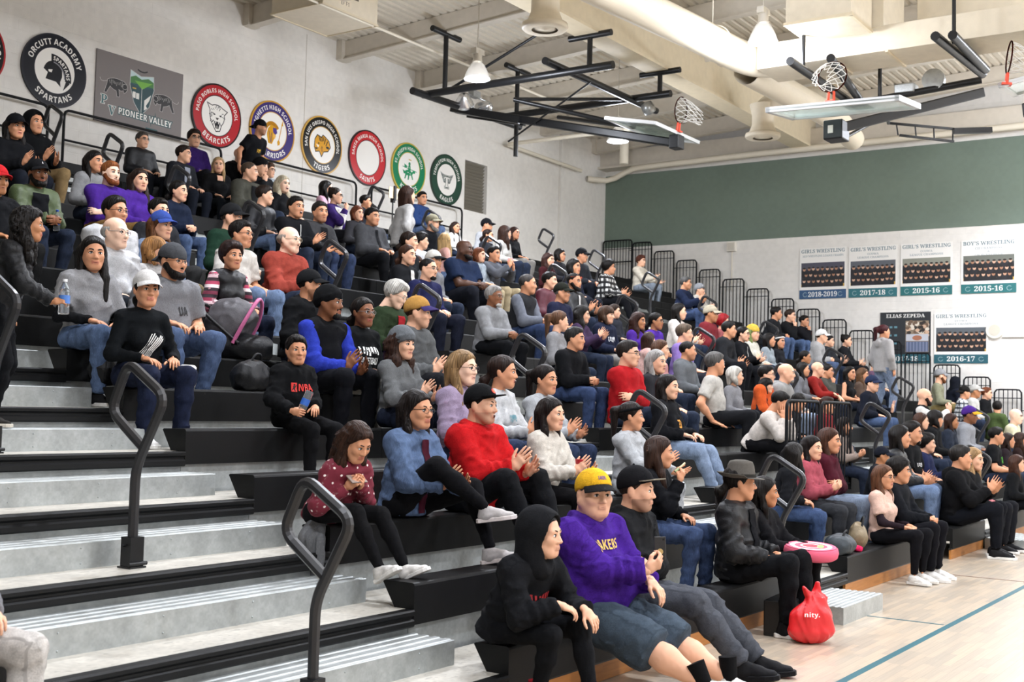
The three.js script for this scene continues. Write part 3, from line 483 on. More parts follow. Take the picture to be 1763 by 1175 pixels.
teamBanner(-8.72, 3.05, 4.32, 1.24, 'ELIAS ZEPEDA', [], '2017-18', '#245a66', [], 'black banner with one portrait beside the standing woman', true);
teamBanner(-7.39, 3.05, 4.27, 1.26, "GIRL'S WRESTLING", CC, '2016-17', '#245a66', ['#25262c', '#5a6066'], 'wrestling team banner dated 2016-17 in the lower row');
{ const g = group('wall_speaker', [ROOM.x1 - 0.05, 6.2, -13.37]); mesh('housing', bx(0.1, 0.26, 0.26, 0, 0, 0, 0.015), std(0xe6e1d6, 0.5), g); mesh('grille', bx(0.01, 0.2, 0.2, -0.052, 0, 0), std(0xc9c3b6, 0.7), g); mesh('conduit', bar([0.03, -0.13, 0], [0.03, -1.2, 0], 0.012, 6), M.pipe, g); tag(g, 'small white speaker box high on the end wall', 'speaker');
  const k = group('wall_clock', [ROOM.x1 - 0.03, 3.84, -6.61]); mesh('case', new THREE.CylinderGeometry(0.2, 0.21, 0.05, 32).rotateZ(Math.PI / 2), std(0xe4dfd2, 0.5), k); mesh('face', new THREE.CylinderGeometry(0.13, 0.13, 0.006, 32).rotateZ(Math.PI / 2).translate(-0.028, 0, 0), std(0xd3cdbd, 0.6), k); tag(k, 'round cream disc on the wall right of the banners', 'wall disc');
  struct(mesh('wall_conduit', bx(0.02, 0.02, 1.9, ROOM.x1 - 0.01, 3.66, -5.5), std(0x8a8579, 0.5)), 'thin horizontal conduit on the end wall'); }
// ---------------------------------------------------------------- ducts, pipes and hoisted basketball backstops
{
  const ductG = (pts, r, seg = 60) => tube(pts, r, seg, 20, false, 0.3);
  { const g = group('round_air_duct'); mesh('duct', ductG([[2, 8.2, -9.3], [10, 8.15, -9.3], [13.6, 8.1, -9.25], [15.6, 8.02, -8.95], [17.6, 7.95, -8.62], [18.9, 7.9, -8.45], [19.35, 7.86, -8.25], [19.45, 7.82, -7.9]], 0.28, 140), M.cream, g);
    for (const [x, z] of [[12.5, -9.28], [16.4, -8.82], [18.3, -8.53]]) mesh('seam_ring', new THREE.TorusGeometry(0.283, 0.012, 6, 28).rotateY(Math.PI / 2 + 0.15).translate(x, 7.99 + (17 - x) * 0.03, z), M.cream, g);
    mesh('hanger', merge([12, 16, 18.6].map(x => bar([x, 8.0, -8.7], [x, roofY(-8.7), -8.7], 0.01, 5))), M.pipe, g).userData.kind = 'stuff'; tag(g, 'large cream round air duct bending in front of the girder', 'duct'); }
  { const g = group('round_air_duct'); mesh('duct', ductG([[19.5, 7.75, -8.45], [21.5, 7.8, -8.45], [24, 7.85, -8.45], [26.2, 7.9, -8.8]], 0.25, 50), M.cream, g); mesh('hanger', bar([23.5, 7.9, -8.45], [23.5, roofY(-8.45), -8.45], 0.01, 5), M.pipe, g); tag(g, 'cream round air duct running on past the lit lamp', 'duct'); }
  { const g = group('rectangular_air_duct');
    mesh('trunk', bx(0.95, 0.42, 9.4, 19.35, 7.76, -3.3, 0.01), M.cream, g);
    mesh('plenum', bx(1.0, 1.3, 1.05, 18.3, 8.5, -6.55, 0.01), M.cream, g);
    mesh('side_box', bx(1.1, 1.3, 1.3, 19.4, 8.6, -6.5, 0.01), M.cream, g);
    mesh('upper_trunk', bx(1.2, 1.0, 6.5, 20.6, 8.55, -2.4, 0.01), M.cream, g);
    for (const z of [-7.4, -6.7, -5.8, -4.9, -3.7]) mesh('flange', bx(1.0, 0.04, 0.045, 19.35, 7.54, z), M.girder, g);
    mesh('flange', bx(0.05, 0.05, 1.1, 17.8, 7.87, -6.55), M.girder, g); mesh('flange', bx(1.0, 0.05, 0.05, 18.3, 7.87, -7.07), M.girder, g); mesh('flange', bx(1.0, 0.05, 0.05, 18.3, 7.87, -6.03), M.girder, g);
    mesh('grille', bx(0.02, 0.5, 0.7, 17.79, 8.75, -6.5), std(0x8f887a, 0.7), g); mesh('grille', bx(0.5, 0.4, 0.02, 18.35, 8.6, -6.02), std(0x8f887a, 0.7), g);
    mesh('transition', new THREE.CylinderGeometry(0.42, 0.42, 1.4, 24).rotateX(Math.PI / 2).translate(20.2, 8.4, 1.5), M.cream, g);
    mesh('hanger', bar([19.35, 7.9, -3], [19.35, roofY(-3), -3], 0.012, 5), M.pipe, g);
    tag(g, 'large cream rectangular air duct at the top right', 'duct'); }
  for (const [x, y, z, label] of [[16.49, 8.0, -10.75, 'round air diffuser under the duct above the hoist frame'], [24.8, 7.8, -10.35, 'round air diffuser left of the glass backboard']]) {
    const g = group('air_diffuser', [x, y, z]);
    mesh('throat', new THREE.LatheGeometry([[0.3, 0.75], [0.24, 0.5], [0.24, 0.3], [0.3, 0.14], [0.34, 0.1]].map(p => new THREE.Vector2(...p)), 28), M.cream, g);
    mesh('elbow', ductG([[0, 0.6, 0], [0.05, 0.75, 0.15], [0.1, 0.8, 0.55], [0.1, 0.8, 1.6]], 0.24, 30), M.cream, g);
    mesh('ring', new THREE.LatheGeometry([[0.22, 0.0], [0.36, 0.0], [0.39, 0.04], [0.38, 0.1], [0.30, 0.13], [0.24, 0.08]].map(p => new THREE.Vector2(...p)), 36), M.cream, g);
    mesh('cone', new THREE.LatheGeometry([[0.0001, -0.005], [0.08, 0.01], [0.16, 0.03], [0.19, 0.02], [0.17, 0.06], [0.0001, 0.08]].map(p => new THREE.Vector2(...p)), 28), M.cream, g);
    mesh('gap', new THREE.CylinderGeometry(0.24, 0.24, 0.02, 28).translate(0, 0.1, 0), std(0x4a443a, 0.9), g); tag(g, label, 'diffuser', 'round air diffusers');
  }
  { const g = group('exhaust_fan_box', [16.4, 9.2, -15.65]); mesh('casing', bx(1.5, 0.52, 1.3, 0, 0, 0, 0.008), M.cream, g); mesh('edge', merge([bx(1.54, 0.03, 0.03, 0, -0.26, 0.65), bx(1.54, 0.03, 0.03, 0, -0.26, -0.65), bx(0.03, 0.03, 1.3, -0.76, -0.26, 0), bx(0.03, 0.03, 1.3, 0.76, -0.26, 0)]), M.girder, g); mesh('grille', bx(0.3, 0.16, 0.01, 0.05, 0.12, 0.652), std(0x6a6456, 0.8), g);
    const t = canvasTex(256, 96, x => { x.fillStyle = '#e2d6c0'; x.fillRect(0, 0, 256, 96); x.fillStyle = '#2a2620'; x.font = '78px sans-serif'; x.textAlign = 'center'; x.fillText('EF F1', 128, 76); });
    mesh('lettering', new THREE.PlaneGeometry(0.34, 0.13).translate(-0.16, -0.1, 0.6545), std(0xffffff, 0.6, { map: t }), g); tag(g, 'cream exhaust fan box marked EF F1 under the roof', 'fan box'); }
  const pipes = [
    ['white fire pipe running along the top of the block wall', tube(bentPath([[24.75, 8.36, -13.2], [24.75, 8.36, -17.2], [28.4, 8.33, -17.2]], 0.12), 0.05, 60, 8, false, 0.02)],
    ['pair of white insulated pipes along the top of the green wall', merge([tube(bentPath([[28.9, 8.2, -17.3], [29.5, 8.2, -16.9], [29.5, 8.5, -16.2], [29.5, 8.55, -13], [29.5, 8.6, 6]], 0.15), 0.08, 80, 8, false, 0.02)])],
    ['thin white pipe hung below the roof above the round signs', merge([bar([9, 8.95, -15.1], [23.5, 8.95, -15.1], 0.028, 8)])],
    ['thin white pipe crossing the roof in front of the girder', merge([tube(bentPath([[21.5, 8.7, -10.2], [21.5, 8.7, -4.8], [21.7, 8.6, -4.4], [21.7, 8.6, 2]], 0.15), 0.05, 60, 8, false, 0.02)])],
    ['short white pipe stub hanging near the far corner', merge([bar([27.6, 8.2, -15.4], [27.6, 9.3, -15.4], 0.12, 14)])],
  ];
  for (const [l, geo] of pipes) tag(mesh('ceiling_pipe', geo, M.pipe), l, 'pipe');
  // silver flood light fittings over the stands
  { const g = group('flood_light', [20.2, 8.0, -14.9]); const m = std(0xd7d7d7, 0.2, { metalness: 0.8 }); for (const [i, dx] of [[0, -0.35], [1, 0.25]]) { const c = mesh('bell', new THREE.LatheGeometry([[0.03, 0.28], [0.1, 0.24], [0.19, 0.05], [0.21, 0], [0.19, 0.01], [0.09, 0.22]].map(p => new THREE.Vector2(...p)), 20), m, g); c.rotation.set(0.6, i, 0.7); c.position.set(dx, 0, 0.05 * i); } mesh('bracket', merge([bar([-0.5, 0.25, 0], [0.5, 0.25, 0], 0.02), bx(0.25, 0.14, 0.14, 0, 0.3, 0)]), M.alu, g); tag(g, 'pair of silver flood light bells beside the hoist frame', 'flood light'); }
  // hoops
  const rimM = std(0xe0492a, 0.4, { metalness: 0.2 }), netM = std(0xeeece6, 0.85), glassM = new THREE.MeshPhysicalMaterial({ color: 0xdfe8e4, roughness: 0.08, transmission: 0.75, thickness: 0, ior: 1.45 }), frameM = std(0xdadcdc, 0.4, { metalness: 0.3 });
  function hoop(parent, c, out, net, rad = 0.229) { // c ring centre, out direction of board to ring, net direction
    out = V(...out).normalize(); net = V(...net).normalize(); const side = out.clone().cross(net).normalize(); const B = new THREE.Matrix4().makeBasis(out, side, net); const P = (a, b, n) => V(a, b, n).applyMatrix4(B).add(V(...c));
    const ring = new THREE.TorusGeometry(rad, 0.011, 8, 40).applyMatrix4(B).translate(...c);
    mesh('rim', merge([ring, bar(P(-rad - 0.16, -0.05, 0), P(-rad, -0.04, 0), 0.02), bar(P(-rad - 0.16, 0.05, 0), P(-rad, 0.04, 0), 0.02), beamBox(P(-rad - 0.16, 0, -0.07), P(-rad - 0.16, 0, 0.07), 0.12, 0.03)]), rimM, parent);
    const cords = []; const N = 12, lev = [[0, 1], [0.1, 0.88], [0.2, 0.74], [0.3, 0.62], [0.4, 0.56]];
    const pt = (i, l) => { const a = i / N * Math.PI * 2, R = rad * lev[l][1]; const p = P(Math.cos(a) * R, Math.sin(a) * R, lev[l][0]); p.y -= lev[l][0] * lev[l][0] * 1.0 * (1 - Math.abs(net.y)); return p; };
    for (let l = 0; l < 4; l++) for (let i = 0; i < N; i++) { const o = (l % 2) * 0.5; cords.push(bar(pt(i + o, l), pt(i + o + 0.5, l + 1), 0.0055, 4), bar(pt(i + o, l), pt(i + o - 0.5, l + 1), 0.0055, 4)); }
    const n = mesh('net', merge(cords), netM, parent);
  }
  { // first backstop, folded up over the stands
    const g = group('folded_backstop', [0, 0, 0]); tag(g, 'folded basketball backstop with a black pipe frame over the stands', 'backstop');
    const bars = [];
    const pipe = (name, a, b, r) => mesh(name, bar(a, b, r, 12), M.blackSteel, g);
    pipe('frame_pipe', [18.71, 7.97, -15.1], [18.71, 7.97, -10.7], 0.075); pipe('frame_pipe', [21.5, 8.12, -15.0], [21.5, 8.12, -10.95], 0.075);
    pipe('cross_pipe', [18.2, 8.08, -11.85], [22.5, 8.08, -11.8], 0.07); pipe('cross_pipe', [18.2, 7.92, -14.95], [22.0, 7.98, -14.95], 0.075);
    for (const [x, z, y0, y1, ax] of [[18.71, -14.54, 7.97, 9.13, 'x'], [21.5, -14.7, 7.2, 9.12, 'x'], [18.71, -11.2, 7.97, 8.58, 'z'], [21.5, -11.2, 8.12, 8.58, 'z']]) { pipe('hanger', [x, y0, z], [x, y1, z], 0.05); const d = 0.45; pipe('clamp', ax === 'x' ? [x - d, y1, z] : [x, y1, z - d], ax === 'x' ? [x + d, y1, z] : [x, y1, z + d], 0.06); }
    pipe('brace', [18.75, 7.95, -14.6], [18.75, 9.1, -11.6], 0.028); pipe('brace', [19.6, 8.0, -11.7], [20.2, 7.2, -14.0], 0.02);
    mesh('mast', merge([beamBox([20.1, 8.0, -15.3], [20.1, 6.74, -10.1], 0.16, 0.16, 0.03), beamBox([19.8, 7.95, -15.2], [20.0, 7.55, -13.6], 0.08, 0.14), beamBox([20.4, 7.95, -15.2], [20.2, 7.55, -13.6], 0.08, 0.14), bx(0.26, 0.26, 0.2, 20.1, 6.76, -10.1, 0.02)]), M.blackSteel, g);
    pipe('strut', [19.2, 7.75, -13.2], [20.1, 7.15, -11.0], 0.045); pipe('strut', [21.0, 7.8, -13.3], [20.1, 7.15, -11.0], 0.045); pipe('strut', [19.2, 7.76, -13.2], [21.2, 8.05, -11.9], 0.035);
    const bd = mesh('backboard', bx(1.83, 0.02, 1.07), glassM, g); bd.position.set(20.1, 7.04, -10.6); bd.rotation.x = 0.2;
    const fr = mesh('frame', merge([bx(1.83, 0.06, 0.06, 0, 0, 0.52), bx(1.83, 0.06, 0.06, 0, 0, -0.52), bx(0.06, 0.06, 1.07, 0.9, 0, 0), bx(0.06, 0.06, 1.07, -0.9, 0, 0)]), frameM, bd);
    mesh('target_box', merge([bx(0.61, 0.004, 0.05, 0, 0.012, 0.35), bx(0.61, 0.004, 0.05, 0, 0.012, -0.1), bx(0.05, 0.004, 0.45, 0.28, 0.012, 0.13), bx(0.05, 0.004, 0.45, -0.28, 0.012, 0.13)]), netM, bd);
    hoop(g, [20.1, 7.36, -10.02], [0, 1, 0.15], [0, -0.15, 1], 0.24);
    mesh('winch', new THREE.LatheGeometry([[0.02, 0.12], [0.12, 0.1], [0.14, 0], [0.12, -0.1], [0.02, -0.12]].map(p => new THREE.Vector2(...p)), 18).rotateX(1.2).translate(21.4, 7.85, -11.4), M.alu, g);
  }
  { // second backstop at upper right
    const g = group('folded_backstop', [0, 0, 0]); tag(g, 'folded basketball backstop with white framed board at upper right', 'backstop');
    const pipe = (name, a, b, r) => mesh(name, bar(a, b, r, 12), M.blackSteel, g);
    const bd = mesh('backboard', bx(1.07, 0.02, 2.0), glassM, g); bd.position.set(17.45, 6.33, -6.02); bd.rotation.set(0.03, 0, 0.10);
    for (const [w, d, x, z] of [[0.07, 2.0, 0.5, 0], [0.07, 2.0, -0.5, 0], [1.07, 0.07, 0, 0.97], [1.07, 0.07, 0, -0.97]]) mesh('frame_bar', bx(w, 0.08, d, x, 0, z), frameM, bd);
    hoop(g, [17.15, 6.74, -6.08], [0.1, 1, 0], [-1, 0.1, -0.12], 0.23);
    mesh('pivot_box', bx(0.34, 0.30, 0.3, 17.9, 6.1, -6.27, 0.02), M.blackSteel, g); mesh('tag_plate', bx(0.01, 0.12, 0.08, 17.72, 6.1, -6.3), netM, g);
    mesh('mast', beamBox([17.95, 6.16, -6.2], [21.0, 7.24, -4.85], 0.14, 0.16, 0.02), M.blackSteel, g); pipe('brace', [18.0, 6.0, -6.2], [20.2, 6.85, -6.2], 0.03);
    pipe('frame_pipe', [20.5, 7.17, -7.03], [21, 7.46, -4.85], 0.06); pipe('hanger', [20.6, 7.2, -6.45], [20.6, roofY(-6.4) - 0.05, -6.45], 0.035);
    for (const [a, b] of [[[17.87, 7.3, -7.02], [20.98, 7.3, -7.03]], [[18.03, 7.3, -6.42], [20.71, 7.3, -6.84]], [[17.7, 7.3, -4.74], [20.08, 7.3, -4.62]], [[17.77, 7.3, -4.51], [19.83, 7.3, -4.52]]]) pipe('frame_pipe', a, b, 0.07);
    for (const [x, z] of [[18.4, -7.0], [18.2, -4.6]]) pipe('hanger', [x, 7.3, z], [x, roofY(z) - 0.05, z], 0.03);
    mesh('motor', bx(0.3, 0.16, 0.34, 20.8, 7.4, -6.05, 0.02), M.alu, g); mesh('winch', new THREE.CylinderGeometry(0.19, 0.19, 0.12, 20).rotateZ(Math.PI / 2).translate(20.85, 7.52, -5.6), M.alu, g);
    const tb = [[[21.5, 7.02, -6.57], [22.2, 6.95, -5.6]], [[21.6, 6.8, -6.4], [22.2, 6.72, -5.6]]]; for (const [a, b] of tb) mesh('truss_bar', beamBox(a, b, 0.04, 0.04), M.blackSteel, g); for (const t of [0, 0.33, 0.66, 1]) mesh('truss_bar', bar([21.58 + 0.62 * t, 6.8 - 0.08 * t, -6.42 + 0.8 * t], [21.58 + 0.62 * t, 7.0 - 0.06 * t, -6.45 + 0.83 * t], 0.014, 5), M.blackSteel, g);
    mesh('truss_arm', beamBox([22.15, 6.9, -5.6], [22.6, 6.95, -5.05], 0.1, 0.1), M.blackSteel, g); pipe('brace', [20.2, 6.85, -6.2], [21.5, 7.02, -6.57], 0.03);
  }
  { const g = group('folded_backstop', [0, 0, 0]); tag(g, 'folded basketball backstop cut by the right photo edge', 'backstop');
    const bd = mesh('backboard', bx(1.07, 0.02, 1.83), glassM, g); bd.position.set(18.6, 6.75, -3.05); bd.rotation.set(-0.16, 0, 0.1);
    mesh('frame', merge([bx(0.07, 0.07, 1.83, 0.5, 0, 0), bx(0.07, 0.07, 1.83, -0.5, 0, 0), bx(1.07, 0.07, 0.07, 0, 0, 0.88), bx(1.07, 0.07, 0.07, 0, 0, -0.88)]), frameM, bd);
    hoop(g, [18.1, 6.95, -3.8], [0, 1, 0.1], [0.4, -0.1, 1], 0.23); mesh('mast', merge([beamBox([18.5, 6.25, -3.7], [18.9, 6.5, -1.5], 0.18, 0.18, 0.02), bar([18.7, 6.4, -2.6], [18.7, 10.1, -2.6], 0.04)]), M.blackSteel, g); }
}
// ---------------------------------------------------------------- figures: distance fields meshed by surface nets
const smin = (a, b, k) => { const h = Math.max(k - Math.abs(a - b), 0) / k; return Math.min(a, b) - h * h * k * 0.25; };
// tapered capsule; opt: k blend, ax/w widen along an axis, cut plane [point, normal]
function cap(a, b, ra, rb, opt = {}) {
  const [ax, ay, az] = a, bx_ = b[0] - ax, by_ = b[1] - ay, bz_ = b[2] - az; const L2 = bx_ * bx_ + by_ * by_ + bz_ * bz_ || 1e-9;
  const w = opt.w || 1, X = opt.ax || [1, 0, 0], q = 1 - 1 / w; const c = opt.cut, sub = opt.sub;
  const R = Math.max(ra, rb) * w + 0.002; const wr = opt.wr, LL = Math.sqrt(L2);
  return {
    k: opt.k === undefined ? 0.03 : opt.k, sub,
    lo: [Math.min(a[0], b[0]) - R, Math.min(a[1], b[1]) - R, Math.min(a[2], b[2]) - R], hi: [Math.max(a[0], b[0]) + R, Math.max(a[1], b[1]) + R, Math.max(a[2], b[2]) + R],
    d(x, y, z) {
      let vx = x - ax, vy = y - ay, vz = z - az;
      if (w !== 1) { const s = (vx * X[0] + vy * X[1] + vz * X[2]) * q; vx -= X[0] * s; vy -= X[1] * s; vz -= X[2] * s; }
      let t = (vx * bx_ + vy * by_ + vz * bz_) / L2; t = t < 0 ? 0 : t > 1 ? 1 : t;
      const ex = vx - bx_ * t, ey = vy - by_ * t, ez = vz - bz_ * t; const em = Math.sqrt(ex * ex + ey * ey + ez * ez); let d = em - (ra + (rb - ra) * t);
      if (wr && t > wr[2] && t < wr[3] && d < 0.05) { const a = (ex * 0.62 + ey * 0.55 + ez * 0.56) / (em + 1e-4), v = Math.sin(6.2832 * t * LL / wr[1] + 2.3 * a + wr[4] + 1.4 * Math.sin(3 * a + wr[4])); d -= wr[0] * Math.sin(Math.PI * (t - wr[2]) / (wr[3] - wr[2])) * (v > 0 ? v : v * 0.5); }
      if (c) { const e = (x - c[0][0]) * c[1][0] + (y - c[0][1]) * c[1][1] + (z - c[0][2]) * c[1][2]; if (e > d) d = e; }
      return d;
    }
  };
}
function ell(c, r, opt = {}) {
  const m = Math.max(...r) + 0.002; const cut = opt.cut;
  return {
    k: opt.k === undefined ? 0.02 : opt.k, sub: opt.sub, lo: [c[0] - m, c[1] - m, c[2] - m], hi: [c[0] + m, c[1] + m, c[2] + m],
    d(x, y, z) {
      const px = (x - c[0]) / r[0], py = (y - c[1]) / r[1], pz = (z - c[2]) / r[2]; const k0 = Math.sqrt(px * px + py * py + pz * pz);
      const qx = px / r[0], qy = py / r[1], qz = pz / r[2]; const k1 = Math.sqrt(qx * qx + qy * qy + qz * qz) || 1e-6; let d = k0 * (k0 - 1) / k1; if (k0 < 1e-4) d = -Math.min(...r);
      if (cut) for (const [p, n] of cut) { const e = (x - p[0]) * n[0] + (y - p[1]) * n[1] + (z - p[2]) * n[2]; if (e > d) d = e; }
      return d;
    }
  };
}
function meshField(prims, cell, opt = {}) {
  const lo = [1e9, 1e9, 1e9], hi = [-1e9, -1e9, -1e9];
  for (const p of prims) if (!p.sub) for (let i = 0; i < 3; i++) { lo[i] = Math.min(lo[i], p.lo[i]); hi[i] = Math.max(hi[i], p.hi[i]); }
  const mg = cell * 2 + (opt.margin || 0.01); const n = [0, 0, 0]; for (let i = 0; i < 3; i++) { lo[i] -= mg; hi[i] += mg; n[i] = Math.ceil((hi[i] - lo[i]) / cell) + 2; }
  const [nx, ny, nz] = n, F = new Float32Array(nx * ny * nz).fill(0.12);
  for (const p of prims) {
    const m = p.k + cell * 1.5, s = [], e = []; for (let i = 0; i < 3; i++) { s[i] = Math.max(0, Math.floor((p.lo[i] - m - lo[i]) / cell)); e[i] = Math.min(n[i] - 1, Math.ceil((p.hi[i] + m - lo[i]) / cell)); }
    for (let z = s[2]; z <= e[2]; z++) for (let y = s[1]; y <= e[1]; y++) { let o = (z * ny + y) * nx + s[0]; const wy = lo[1] + y * cell, wz = lo[2] + z * cell; for (let x = s[0]; x <= e[0]; x++, o++) { const d = p.d(lo[0] + x * cell, wy, wz); if (p.sub) { const v = -smin(-F[o], d, p.k + 1e-5); F[o] = v; } else if (d < F[o] + p.k) F[o] = p.k > 1e-4 ? smin(F[o], d, p.k) : Math.min(F[o], d); } }
  }
  if (opt.disp || opt.clip) { const bw = cell * 2.2; for (let z = 0, o = 0; z < nz; z++) for (let y = 0; y < ny; y++) for (let x = 0; x < nx; x++, o++) if (F[o] < bw && F[o] > -bw) { const X = lo[0] + x * cell, Y = lo[1] + y * cell, Z = lo[2] + z * cell; if (opt.disp) F[o] += opt.disp(X, Y, Z); if (opt.clip) F[o] = Math.max(F[o], opt.clip(X, Y, Z)); } else if (opt.clip && F[o] <= -bw) { F[o] = Math.max(F[o], opt.clip(lo[0] + x * cell, lo[1] + y * cell, lo[2] + z * cell)); } }
  const vid = new Int32Array(nx * ny * nz).fill(-1), pos = [], idx = []; const sx = 1, sy = nx, sz = nx * ny; const off = [0, sx, sy, sx + sy, sz, sx + sz, sy + sz, sx + sy + sz];
  const E = [[0, 1], [2, 3], [4, 5], [6, 7], [0, 2], [1, 3], [4, 6], [5, 7], [0, 4], [1, 5], [2, 6], [3, 7]];
  for (let z = 0; z < nz - 1; z++) for (let y = 0; y < ny - 1; y++) { let o = z * sz + y * sy; for (let x = 0; x < nx - 1; x++, o++) {
    let mask = 0; for (let i = 0; i < 8; i++) if (F[o + off[i]] < 0) mask |= 1 << i; if (mask === 0 || mask === 255) continue;
    let c = 0, px = 0, py = 0, pz = 0; for (let i = 0; i < 12; i++) { const a = E[i][0], b = E[i][1]; if (((mask >> a) & 1) === ((mask >> b) & 1)) continue; const fa = F[o + off[a]], fb = F[o + off[b]], t = fa / (fa - fb); px += (a & 1) + ((b & 1) - (a & 1)) * t; py += ((a >> 1) & 1) + (((b >> 1) & 1) - ((a >> 1) & 1)) * t; pz += (a >> 2) + ((b >> 2) - (a >> 2)) * t; c++; }
    vid[o] = pos.length / 3; pos.push(lo[0] + (x + px / c) * cell, lo[1] + (y + py / c) * cell, lo[2] + (z + pz / c) * cell);
  } }
  const quad = (a, b, c, d, f) => { if (a < 0 || b < 0 || c < 0 || d < 0) return; if (f) idx.push(a, b, c, a, c, d); else idx.push(a, c, b, a, d, c); };
  for (let z = 1; z < nz - 1; z++) for (let y = 1; y < ny - 1; y++) { let o = z * sz + y * sy + 1; for (let x = 1; x < nx - 1; x++, o++) {
    const s = F[o] < 0; if (s !== (F[o + sx] < 0)) quad(vid[o - sy - sz], vid[o - sz], vid[o], vid[o - sy], s); if (s !== (F[o + sy] < 0)) quad(vid[o - sx - sz], vid[o - sx], vid[o], vid[o - sz], s); if (s !== (F[o + sz] < 0)) quad(vid[o - sx - sy], vid[o - sy], vid[o], vid[o - sx], s);
  } }
  const g = new THREE.BufferGeometry(); g.setAttribute('position', new THREE.Float32BufferAttribute(pos, 3)); g.setIndex(idx); g.computeVertexNormals();
  const P = g.attributes.position, N = g.attributes.normal, uv = new Float32Array(P.count * 2);
  for (let i = 0; i < P.count; i++) { const a = Math.abs(N.getX(i)), b = Math.abs(N.getY(i)), c = Math.abs(N.getZ(i)); if (b > a && b > c) { uv[2 * i] = P.getX(i); uv[2 * i + 1] = P.getZ(i); } else if (c >= a) { uv[2 * i] = P.getX(i); uv[2 * i + 1] = P.getY(i); } else { uv[2 * i] = P.getZ(i); uv[2 * i + 1] = P.getY(i); } }
  g.setAttribute('uv', new THREE.BufferAttribute(uv, 2));
  g.userData.sample = (x, y, z) => { const gx = (x - lo[0]) / cell, gy = (y - lo[1]) / cell, gz = (z - lo[2]) / cell; const i = Math.floor(gx), j = Math.floor(gy), k = Math.floor(gz); if (i < 0 || j < 0 || k < 0 || i >= nx - 1 || j >= ny - 1 || k >= nz - 1) return 0.1; const u = gx - i, v = gy - j, w = gz - k, o = k * sz + j * sy + i; const l = (a, b, t) => a + (b - a) * t; return l(l(l(F[o], F[o + 1], u), l(F[o + sy], F[o + sy + 1], u), v), l(l(F[o + sz], F[o + sz + 1], u), l(F[o + sz + sy], F[o + sz + sy + 1], u), v), w); };
  return g;
}
const cache = {}; const memo = (k, f) => cache[k] || (cache[k] = f());
const lodOf = d => d < 10 ? 0 : d < 13.5 ? 1 : d < 19 ? 2 : 3;
// ---- head: face looks along +z, origin at mid head
const HEADCELL = [0.0067, 0.0098, 0.014, 0.019];
const headGeo = (lod, fem, fat) => memo('head' + lod + fem + fat, () => {
  const j = fem ? 0.9 : 1, f = fat ? 1.22 : 1;
  return meshField([
    ell([0, 0.036, -0.014], [0.075, 0.083, 0.096], { k: 0.001 }), ell([0, -0.028, 0.022], [0.061 * f, 0.082, 0.066], { k: 0.03 }),
    cap([-0.016 * j, -0.093, 0.056], [0.016 * j, -0.093, 0.056], 0.021, 0.021, { k: 0.03 }), cap([0.053 * j * f, -0.04, 0], [0.024 * j, -0.088, 0.048], 0.022 * f, 0.019, { k: 0.03 }), cap([-0.053 * j * f, -0.04, 0], [-0.024 * j, -0.088, 0.048], 0.022 * f, 0.019, { k: 0.03 }),
    ell([0.038, -0.022, 0.058], [0.026 * f, 0.026, 0.025], { k: 0.02 }), ell([-0.038, -0.022, 0.058], [0.026 * f, 0.026, 0.025], { k: 0.02 }),
    cap([-0.036, 0.02, 0.070], [0.036, 0.02, 0.070], 0.016 * j, 0.016 * j, { k: 0.015 }),
    cap([0, 0.012, 0.078], [0, -0.030, 0.101], 0.0085, 0.0115, { k: 0.012 }), ell([0.012, -0.034, 0.092], [0.0095, 0.008, 0.01], { k: 0.007 }), ell([-0.012, -0.034, 0.092], [0.0095, 0.008, 0.01], { k: 0.007 }),
    ell([0.031, 0.0005, 0.096], [0.0175, 0.0115, 0.016], { sub: true, k: 0.01 }), ell([-0.031, 0.0005, 0.096], [0.0175, 0.0115, 0.016], { sub: true, k: 0.01 }),
    cap([-0.017, -0.057, 0.083], [0.017, -0.057, 0.083], 0.0075, 0.0075, { k: 0.008 }), cap([-0.014, -0.068, 0.082], [0.014, -0.068, 0.082], 0.0085, 0.0085, { k: 0.008 }),
    ell([0.076, -0.004, -0.014], [0.011, 0.031, 0.019], { k: 0.006 }), ell([-0.076, -0.004, -0.014], [0.011, 0.031, 0.019], { k: 0.006 }),
    cap([0, -0.04, -0.022], [0, -0.17, -0.05], fem ? 0.045 : 0.054 * f, fem ? 0.049 : 0.062 * f, { k: 0.025 }), ...(fat ? [ell([0, -0.098, 0.02], [0.058, 0.036, 0.05], { k: 0.03 })] : []),
  ], HEADCELL[lod]);
});
